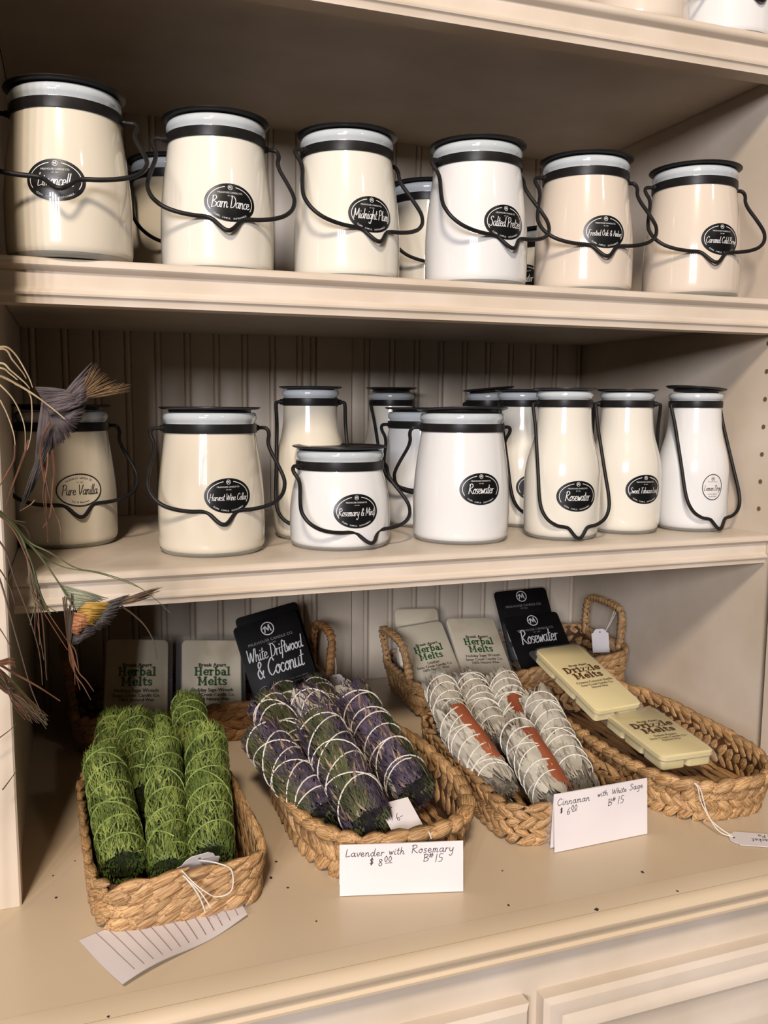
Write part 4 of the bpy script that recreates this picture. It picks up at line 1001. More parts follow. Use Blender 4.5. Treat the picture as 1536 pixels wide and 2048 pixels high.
# ------------------------------------------------------------------ dried feather spray reaching in from the left
STEMS = [
 ('pale',0.0008,[(-0.0561,0.5937,1.293),(-0.0389,0.5937,1.3012),(-0.0311,0.5937,1.2978),(-0.0239,0.5937,1.2845),(-0.0213,0.5937,1.2768)]),
 ('pale',0.0008,[(-0.0557,0.5905,1.2943),(-0.0374,0.5905,1.2999),(-0.032,0.5905,1.2933),(-0.0266,0.5905,1.2859),(-0.0247,0.5905,1.2822)]),
 ('pale',0.0008,[(-0.0566,0.5975,1.2886),(-0.0396,0.5975,1.2917),(-0.0335,0.5975,1.2869),(-0.0257,0.5975,1.2796),(-0.023,0.5975,1.2759)]),
 ('pale',0.0008,[(-0.0562,0.5917,1.2869),(-0.0393,0.5917,1.2884),(-0.0338,0.5917,1.2849),(-0.0297,0.5917,1.2813)]),
 ('pale',0.001,[(-0.0565,0.596,1.2885),(-0.0398,0.596,1.2837),(-0.0258,0.596,1.2758),(-0.0145,0.596,1.2675),(-0.003,0.596,1.2572)]),
 ('pale',0.0006,[(-0.045,0.5896,1.2834),(-0.0343,0.5896,1.272),(-0.029,0.5896,1.2613),(-0.0266,0.5896,1.2505),(-0.0271,0.5896,1.2381)]),
 ('pale',0.0006,[(-0.0316,0.5976,1.2789),(-0.0237,0.5976,1.2737),(-0.0223,0.5976,1.2628),(-0.0236,0.5976,1.2471),(-0.026,0.5976,1.2377)]),
 ('pale',0.0006,[(-0.0414,0.61,1.269),(-0.0375,0.61,1.2595),(-0.0342,0.61,1.2468),(-0.034,0.61,1.2355),(-0.0359,0.61,1.2275)]),
 ('rust',0.0008,[(-0.0337,0.6072,1.2405),(-0.0347,0.6072,1.2309),(-0.0389,0.6072,1.223),(-0.0436,0.6072,1.2151),(-0.0497,0.6072,1.2088)]),
 ('rust',0.0009,[(-0.0252,0.6064,1.2436),(-0.0286,0.6064,1.2341),(-0.0329,0.6064,1.2229),(-0.0379,0.6064,1.2102),(-0.0413,0.6064,1.199)]),
 ('rust',0.0008,[(-0.0119,0.5933,1.255),(-0.0171,0.5933,1.2441),(-0.0182,0.5933,1.2315),(-0.0164,0.5933,1.2156),(-0.0163,0.5933,1.2028),(-0.0161,0.5933,1.1787)]),
 ('rust',0.0007,[(-0.014,0.6009,1.2438),(-0.016,0.6009,1.231),(-0.0159,0.6009,1.2181),(-0.0129,0.6009,1.2019),(-0.0086,0.6009,1.1887),(-0.0084,0.6009,1.1762)]),
 ('rust',0.0007,[(-0.0114,0.5946,1.2377),(-0.0107,0.5946,1.2249),(-0.0121,0.5946,1.2138),(-0.0142,0.5946,1.1962),(-0.0187,0.5946,1.1883)]),
 ('rust',0.0006,[(-0.0138,0.5921,1.2362),(-0.0148,0.5921,1.2252),(-0.0178,0.5921,1.2094),(-0.0161,0.5921,1.1933)]),
 ('rust',0.0006,[(-0.0226,0.5905,1.2065),(-0.0256,0.5905,1.2034),(-0.0316,0.5905,1.1999)]),
 ('green',0.0007,[(-0.0532,0.6103,1.2031),(-0.0417,0.6103,1.1948),(-0.0319,0.6103,1.18),(-0.0291,0.6103,1.1618),(-0.0281,0.6103,1.147),(-0.0236,0.6103,1.1294)]),
 ('green',0.0007,[(-0.053,0.6074,1.2015),(-0.0416,0.6074,1.1928),(-0.0319,0.6074,1.1772),(-0.0268,0.6074,1.1622),(-0.0229,0.6074,1.1431),(-0.0175,0.6074,1.1293)]),
 ('green',0.0007,[(-0.0517,0.5926,1.2031),(-0.0406,0.5926,1.1947),(-0.0311,0.5926,1.1796),(-0.0262,0.5926,1.1648),(-0.0225,0.5926,1.1463),(-0.0173,0.5926,1.1329)]),
 ('green',0.0007,[(-0.0525,0.603,1.2036),(-0.0413,0.603,1.1953),(-0.0315,0.603,1.1806),(-0.0284,0.603,1.1631),(-0.027,0.603,1.1477),(-0.0224,0.603,1.1316)]),
 ('green',0.0007,[(-0.0531,0.6085,1.2016),(-0.0417,0.6085,1.193),(-0.0319,0.6085,1.1776),(-0.0272,0.6085,1.162),(-0.0237,0.6085,1.1436),(-0.0184,0.6085,1.1298)]),
 ('green',0.0007,[(-0.0515,0.5901,1.2032),(-0.0405,0.5901,1.1947),(-0.031,0.5901,1.1795),(-0.0258,0.5901,1.1652),(-0.0218,0.5901,1.1463),(-0.0165,0.5901,1.1329)]),
 ('green',0.0007,[(-0.0527,0.6041,1.2025),(-0.0414,0.6041,1.194),(-0.0316,0.6041,1.1789),(-0.0274,0.6041,1.1628),(-0.0246,0.6041,1.1454),(-0.0195,0.6041,1.1317)]),
 ('green',0.0007,[(-0.0516,0.5923,1.2041),(-0.0406,0.5923,1.1958),(-0.031,0.5923,1.1811),(-0.0272,0.5923,1.1649),(-0.0249,0.5923,1.1485),(-0.02,0.5923,1.1351)]),
 ('green',0.0007,[(-0.0514,0.5901,1.2044),(-0.0404,0.5901,1.1962),(-0.0309,0.5901,1.1816),(-0.0273,0.5901,1.1653),(-0.0251,0.5901,1.1492),(-0.0203,0.5901,1.1354)]),
 ('green',0.0007,[(-0.0531,0.6088,1.201),(-0.0418,0.6088,1.1922),(-0.032,0.6088,1.1765),(-0.0264,0.6088,1.162),(-0.022,0.6088,1.1421),(-0.0165,0.6088,1.1282)]),
 ('green',0.0007,[(-0.0519,0.5952,1.2037),(-0.0408,0.5952,1.1953),(-0.0312,0.5952,1.1805),(-0.0272,0.5952,1.1644),(-0.0247,0.5952,1.1476),(-0.0198,0.5952,1.1341)]),
 ('green',0.0007,[(-0.0525,0.6017,1.2018),(-0.0413,0.6017,1.1931),(-0.0316,0.6017,1.1777),(-0.0262,0.6017,1.1632),(-0.022,0.6017,1.1437),(-0.0165,0.6017,1.13)]),
 ('green',0.0007,[(-0.0531,0.6084,1.2012),(-0.0417,0.6084,1.1924),(-0.0319,0.6084,1.1768),(-0.0266,0.6084,1.162),(-0.0225,0.6084,1.1425),(-0.017,0.6084,1.1287)]),
 ('green',0.0007,[(-0.0521,0.5979,1.2035),(-0.0409,0.5979,1.1951),(-0.0313,0.5979,1.1803),(-0.0275,0.5979,1.1639),(-0.0251,0.5979,1.1473),(-0.0202,0.5979,1.1338)]),
 ('green',0.0007,[(-0.0522,0.5983,1.2032),(-0.041,0.5983,1.1948),(-0.0313,0.5983,1.1798),(-0.0272,0.5983,1.1638),(-0.0244,0.5983,1.1466),(-0.0194,0.5983,1.133)]),
 ('green',0.0007,[(-0.0519,0.5953,1.2049),(-0.0407,0.5953,1.1968),(-0.0311,0.5953,1.1824),(-0.0286,0.5953,1.1644),(-0.0278,0.5953,1.1503),(-0.0235,0.5953,1.1325)]),
 ('rust',0.0007,[(-0.0514,0.589,1.2029),(-0.0377,0.589,1.1914),(-0.0284,0.589,1.1687),(-0.024,0.589,1.1459),(-0.0233,0.589,1.1132)]),
 ('rust',0.0007,[(-0.0526,0.603,1.2014),(-0.0386,0.603,1.1896),(-0.0291,0.603,1.1664),(-0.0269,0.603,1.1432),(-0.0218,0.603,1.0992)]),
 ('rust',0.0007,[(-0.0525,0.6008,1.2016),(-0.0384,0.6008,1.1899),(-0.029,0.6008,1.1668),(-0.0261,0.6008,1.1436),(-0.0265,0.6008,1.117)]),
 ('green',0.0007,[(-0.0521,0.5962,1.2021),(-0.0381,0.5962,1.1905),(-0.0288,0.5962,1.1675),(-0.0253,0.5962,1.1445),(-0.0121,0.5962,1.132)]),
 ('rust',0.0007,[(-0.0517,0.5927,1.2025),(-0.0379,0.5927,1.191),(-0.0286,0.5927,1.1681),(-0.0236,0.5927,1.1451),(-0.0052,0.5927,1.1106)]),
 ('rust',0.0007,[(-0.0518,0.5929,1.2025),(-0.0379,0.5929,1.1909),(-0.0286,0.5929,1.1681),(-0.0254,0.5929,1.1452),(-0.0069,0.5929,1.1073)]),
 ('green',0.0007,[(-0.0519,0.5946,1.2023),(-0.038,0.5946,1.1907),(-0.0287,0.5946,1.1678),(-0.0248,0.5946,1.1448),(-0.0289,0.5946,1.1254)]),
 ('green',0.0011,[(-0.052,0.597,1.2052),(-0.0414,0.597,1.1969),(-0.0326,0.597,1.1837),(-0.0241,0.597,1.1736),(-0.0156,0.597,1.1601),(-0.0071,0.597,1.1447),(-0.0013,0.597,1.1343)]),
 ('green',0.0006,[(-0.0352,0.5965,1.1903),(-0.0269,0.5965,1.1787),(-0.0152,0.5965,1.1716),(-0.0004,0.5965,1.161),(0.015,0.5965,1.1567),(0.0338,0.5965,1.1489),(0.0465,0.5965,1.1395),(0.0593,0.5965,1.1265)]),
 ('green',0.0006,[(-0.0302,0.6059,1.1791),(-0.0186,0.6059,1.167),(-0.0066,0.6059,1.1597),(0.0121,0.6059,1.1552),(0.0279,0.6059,1.1491),(0.0424,0.6059,1.142)]),
 ('brown',0.0006,[(-0.038,0.5957,1.1938),(-0.0322,0.5957,1.1926),(-0.0287,0.5957,1.1918)]),
 ('brown',0.0006,[(-0.0354,0.6014,1.1913),(-0.0297,0.6014,1.1879),(-0.027,0.6014,1.1812),(-0.0277,0.6014,1.1764)]),
 ('brown',0.0007,[(-0.051,0.6097,1.186),(-0.0427,0.6097,1.1726),(-0.0375,0.6097,1.1525),(-0.0309,0.6097,1.1303),(-0.0256,0.6097,1.1079),(-0.024,0.6097,1.0941),(-0.0236,0.6097,1.0803)]),
 ('brown',0.0006,[(-0.0234,0.5904,1.1488),(-0.0212,0.5904,1.1291),(-0.0205,0.5904,1.1092),(-0.0204,0.5904,1.0943),(-0.02,0.5904,1.0892)]),
 ('brown',0.0007,[(-0.0501,0.5895,1.1698),(-0.045,0.5895,1.1568),(-0.0401,0.5895,1.134),(-0.0353,0.5895,1.1108),(-0.0303,0.5895,1.0873),(-0.025,0.5895,1.07),(-0.0208,0.5895,1.0594)]),
 ('brown',0.0006,[(-0.0505,0.5935,1.1676),(-0.045,0.5935,1.1625),(-0.0397,0.5935,1.1509),(-0.0372,0.5935,1.1394)]),
 ('brown',0.0006,[(-0.056,0.6064,1.133),(-0.0477,0.6064,1.1214),(-0.0411,0.6064,1.1075)]),
 ('brown',0.0007,[(0.0282,0.6028,1.1319),(0.0351,0.6028,1.1259),(0.0431,0.6028,1.1169),(0.0487,0.6028,1.1049),(0.0504,0.6028,1.0924)]),
 ('brown',0.0006,[(-0.0668,0.71,1.006),(-0.0595,0.71,1.0111),(-0.0522,0.71,1.0162),(-0.0477,0.71,1.0205)]),
 ('brown',0.0006,[(-0.0596,0.71,0.9687),(-0.0539,0.71,0.976),(-0.0478,0.71,0.9841)]),
 ('brown',0.0005,[(-0.0084,0.5959,1.1418),(-0.0076,0.5959,1.1267),(-0.0065,0.5959,1.1098)]),
 ('brown',0.0005,[(-0.0074,0.599,1.1417),(-0.007,0.599,1.1259),(-0.0063,0.599,1.109)]),
 ('brown',0.0005,[(-0.0063,0.6047,1.1419),(-0.0065,0.6047,1.1245),(-0.0062,0.6047,1.1075)]),
 ('brown',0.0005,[(-0.0057,0.6109,1.131),(-0.0059,0.6109,1.123),(-0.0061,0.6109,1.1058)]),
 ('brown',0.0005,[(-0.0046,0.611,1.1327),(-0.0052,0.611,1.1229),(-0.0059,0.611,1.1058)]),
 ('brown',0.0005,[(-0.0031,0.5949,1.144),(-0.0045,0.5949,1.1267),(-0.0056,0.5949,1.11)]),
 ('brown',0.0005,[(-0.0025,0.6066,1.131),(-0.0039,0.6066,1.1239),(-0.0055,0.6066,1.1069)]),
 ('brown',0.0005,[(-0.0012,0.6106,1.1362),(-0.0033,0.6106,1.1229),(-0.0053,0.6106,1.1058)]),
 ('brown',0.0005,[(-0.0002,0.6076,1.1344),(-0.0026,0.6076,1.1235),(-0.0051,0.6076,1.1066)]),
 ('rust',0.0006,[(-0.0058,0.595,1.1117),(-0.0036,0.595,1.1031),(-0.0031,0.595,1.0929),(-0.0031,0.595,1.0827)]),
 ('rust',0.0006,[(-0.0058,0.5926,1.1123),(-0.0023,0.5926,1.107),(-0.001,0.5926,1.0993),(-0.0003,0.5926,1.0916)]),
 ('rust',0.0006,[(-0.0058,0.5987,1.1108),(-0.0056,0.5987,1.0989),(-0.0026,0.5987,1.0884),(-0.0001,0.5987,1.0778)]),
 ('rust',0.0006,[(-0.0058,0.5913,1.1127),(-0.0012,0.5913,1.0938),(0.004,0.5913,1.086),(0.0085,0.5913,1.0782)]),
 ('rust',0.0006,[(-0.0058,0.5972,1.1111),(-0.0028,0.5972,1.0905),(0.0021,0.5972,1.0806),(0.0065,0.5972,1.0707)]),
 ('rust',0.0006,[(-0.0609,0.6119,1.1012),(-0.0495,0.6119,1.0882),(-0.0404,0.6119,1.0693),(-0.0306,0.6119,1.0652)]),
 ('rust',0.0006,[(-0.0599,0.6023,1.1052),(-0.0485,0.6023,1.0951),(-0.039,0.6023,1.073),(-0.0286,0.6023,1.0648)]),
 ('rust',0.0006,[(-0.0592,0.595,1.1063),(-0.0479,0.595,1.0975),(-0.0373,0.595,1.0742),(-0.026,0.595,1.0613)]),
 ('rust',0.0006,[(-0.0595,0.5981,1.1058),(-0.0484,0.5981,1.0917),(-0.0368,0.5981,1.0812),(-0.0253,0.5981,1.0642)]),
 ('green',0.0006,[(-0.0597,0.6006,1.1053),(-0.0484,0.6006,1.0959),(-0.0353,0.6006,1.0781),(-0.0221,0.6006,1.0529)]),
 ('brown',0.0006,[(-0.0608,0.6118,1.1029),(-0.0498,0.6118,1.0806),(-0.0397,0.6118,1.0717),(-0.0295,0.6118,1.0612)]),
 ('rust',0.0006,[(-0.0606,0.609,1.1019),(-0.0491,0.609,1.0928),(-0.0357,0.609,1.0758),(-0.0222,0.609,1.052)]),
 ('green',0.0006,[(-0.0599,0.6007,1.1029),(-0.0487,0.6007,1.0878),(-0.0352,0.6007,1.0723),(-0.0214,0.6007,1.0587)]),
 ('green',0.0006,[(-0.0609,0.6111,1.0994),(-0.0492,0.6111,1.0924),(-0.0377,0.6111,1.0675),(-0.0253,0.6111,1.0585)]),
 ('rust',0.0006,[(-0.0607,0.6089,1.1008),(-0.0492,0.6089,1.0904),(-0.0424,0.6089,1.07),(-0.0352,0.6089,1.0579)]),
 ('green',0.0006,[(-0.0608,0.6101,1.0998),(-0.0493,0.6101,1.0907),(-0.039,0.6101,1.078),(-0.0288,0.6101,1.0585)]),
 ('green',0.0006,[(-0.0591,0.5928,1.1048),(-0.048,0.5928,1.0914),(-0.0352,0.5928,1.0743),(-0.0217,0.5928,1.0647)]),
 ('green',0.0006,[(-0.0603,0.6047,1.1014),(-0.0489,0.6047,1.0893),(-0.0397,0.6047,1.079),(-0.0307,0.6047,1.0565)]),
 ('rust',0.0006,[(-0.0606,0.6097,1.1035),(-0.0491,0.6097,1.0927),(-0.0386,0.6097,1.069),(-0.0272,0.6097,1.0604)]),
 ('green',0.0006,[(-0.0591,0.5936,1.1065),(-0.0482,0.5936,1.088),(-0.0389,0.5936,1.0801),(-0.0295,0.5936,1.0703)]),
 ('rust',0.0006,[(-0.061,0.612,1.0993),(-0.0497,0.612,1.0823),(-0.0354,0.612,1.0732),(-0.021,0.612,1.0575)]),
 ('rust',0.0006,[(-0.0588,0.5908,1.1062),(-0.0481,0.5908,1.087),(-0.0361,0.5908,1.079),(-0.0242,0.5908,1.063)]),
 ('rust',0.0006,[(-0.0608,0.6114,1.1019),(-0.0497,0.6114,1.0817),(-0.0399,0.6114,1.075),(-0.0301,0.6114,1.0631)]),
 ('rust',0.0006,[(-0.0597,0.5996,1.1042),(-0.0486,0.5996,1.0902),(-0.0408,0.5996,1.0743),(-0.0327,0.5996,1.063)]),
 ('brown',0.0006,[(-0.0585,0.588,1.1086),(-0.0474,0.588,1.0976),(-0.0395,0.588,1.0765),(-0.0311,0.588,1.0637)]),
 ('green',0.0006,[(-0.0598,0.6002,1.1031),(-0.0487,0.6002,1.089),(-0.0354,0.6002,1.0713),(-0.0217,0.6002,1.0565)]),
 ('brown',0.0006,[(-0.0589,0.5912,1.1056),(-0.0478,0.5912,1.0943),(-0.0369,0.5912,1.0772),(-0.0256,0.5912,1.0645)]),
 ('rust',0.0006,[(-0.0604,0.6071,1.1032),(-0.0494,0.6071,1.0819),(-0.0413,0.6071,1.0772),(-0.0336,0.6071,1.0587)]),
 ('rust',0.0006,[(-0.0606,0.6092,1.1025),(-0.0493,0.6092,1.0889),(-0.0358,0.6092,1.0762),(-0.0222,0.6092,1.0595)]),
 ('rust',0.0006,[(-0.059,0.5918,1.1053),(-0.0481,0.5918,1.0883),(-0.0378,0.5918,1.0742),(-0.0272,0.5918,1.0607)]),
 ('rust',0.0006,[(-0.0601,0.6036,1.1023),(-0.0492,0.6036,1.0826),(-0.0384,0.6036,1.0788),(-0.028,0.6036,1.0592)]),
 ('brown',0.0006,[(-0.0592,0.5937,1.1046),(-0.0482,0.5937,1.0893),(-0.0362,0.5937,1.0741),(-0.0239,0.5937,1.0595)]),
 ('brown',0.0006,[(-0.0605,0.6073,1.1022),(-0.0492,0.6073,1.0874),(-0.0408,0.6073,1.0745),(-0.0322,0.6073,1.0634)]),
 ('green',0.0006,[(-0.0598,0.601,1.1044),(-0.0484,0.601,1.0961),(-0.0347,0.601,1.0786),(-0.0207,0.601,1.0585)]),
 ('green',0.0006,[(-0.0609,0.6114,1.1007),(-0.0493,0.6114,1.0912),(-0.0379,0.6114,1.0768),(-0.0265,0.6114,1.0579)]),
 ('brown',0.0006,[(-0.0601,0.6034,1.1017),(-0.049,0.6034,1.0855),(-0.0353,0.6034,1.0748),(-0.0216,0.6034,1.0545)]),
 ('rust',0.0006,[(-0.0594,0.5975,1.1066),(-0.0482,0.5975,1.0955),(-0.0371,0.5975,1.0813),(-0.0259,0.5975,1.0665)]),
 ('brown',0.0006,[(-0.0589,0.5929,1.1081),(-0.0479,0.5929,1.0954),(-0.037,0.5929,1.0757),(-0.0258,0.5929,1.0598)]),
 ('brown',0.0006,[(-0.0589,0.5916,1.1061),(-0.048,0.5916,1.0907),(-0.0407,0.5916,1.0824),(-0.0334,0.5916,1.0712)]),
 ('rust',0.001,[(-0.0594,0.598,1.1074),(-0.048,0.598,1.0998),(-0.0408,0.598,1.0941),(-0.0306,0.598,1.0867),(-0.0218,0.598,1.0797),(-0.0128,0.598,1.0719)]),
 ('rust',0.0007,[(-0.0562,0.5911,1.1025),(-0.0474,0.5911,1.1043),(-0.0414,0.5911,1.1057),(-0.0391,0.5911,1.1048)]),
 ('rust',0.0007,[(-0.0575,0.605,1.0987),(-0.0485,0.605,1.0998),(-0.0425,0.605,1.1009),(-0.0398,0.605,1.0996)]),
 ('rust',0.0007,[(-0.056,0.59,1.1029),(-0.0473,0.59,1.1033),(-0.0414,0.59,1.1041),(-0.0386,0.59,1.1025)]),
 ('rust',0.0007,[(-0.0567,0.5967,1.101),(-0.0479,0.5967,1.1008),(-0.042,0.5967,1.1012),(-0.0388,0.5967,1.0992)]),
 ('rust',0.0007,[(-0.0559,0.5881,1.1034),(-0.0472,0.5881,1.1026),(-0.0414,0.5881,1.1026),(-0.038,0.5881,1.1003)]),
]
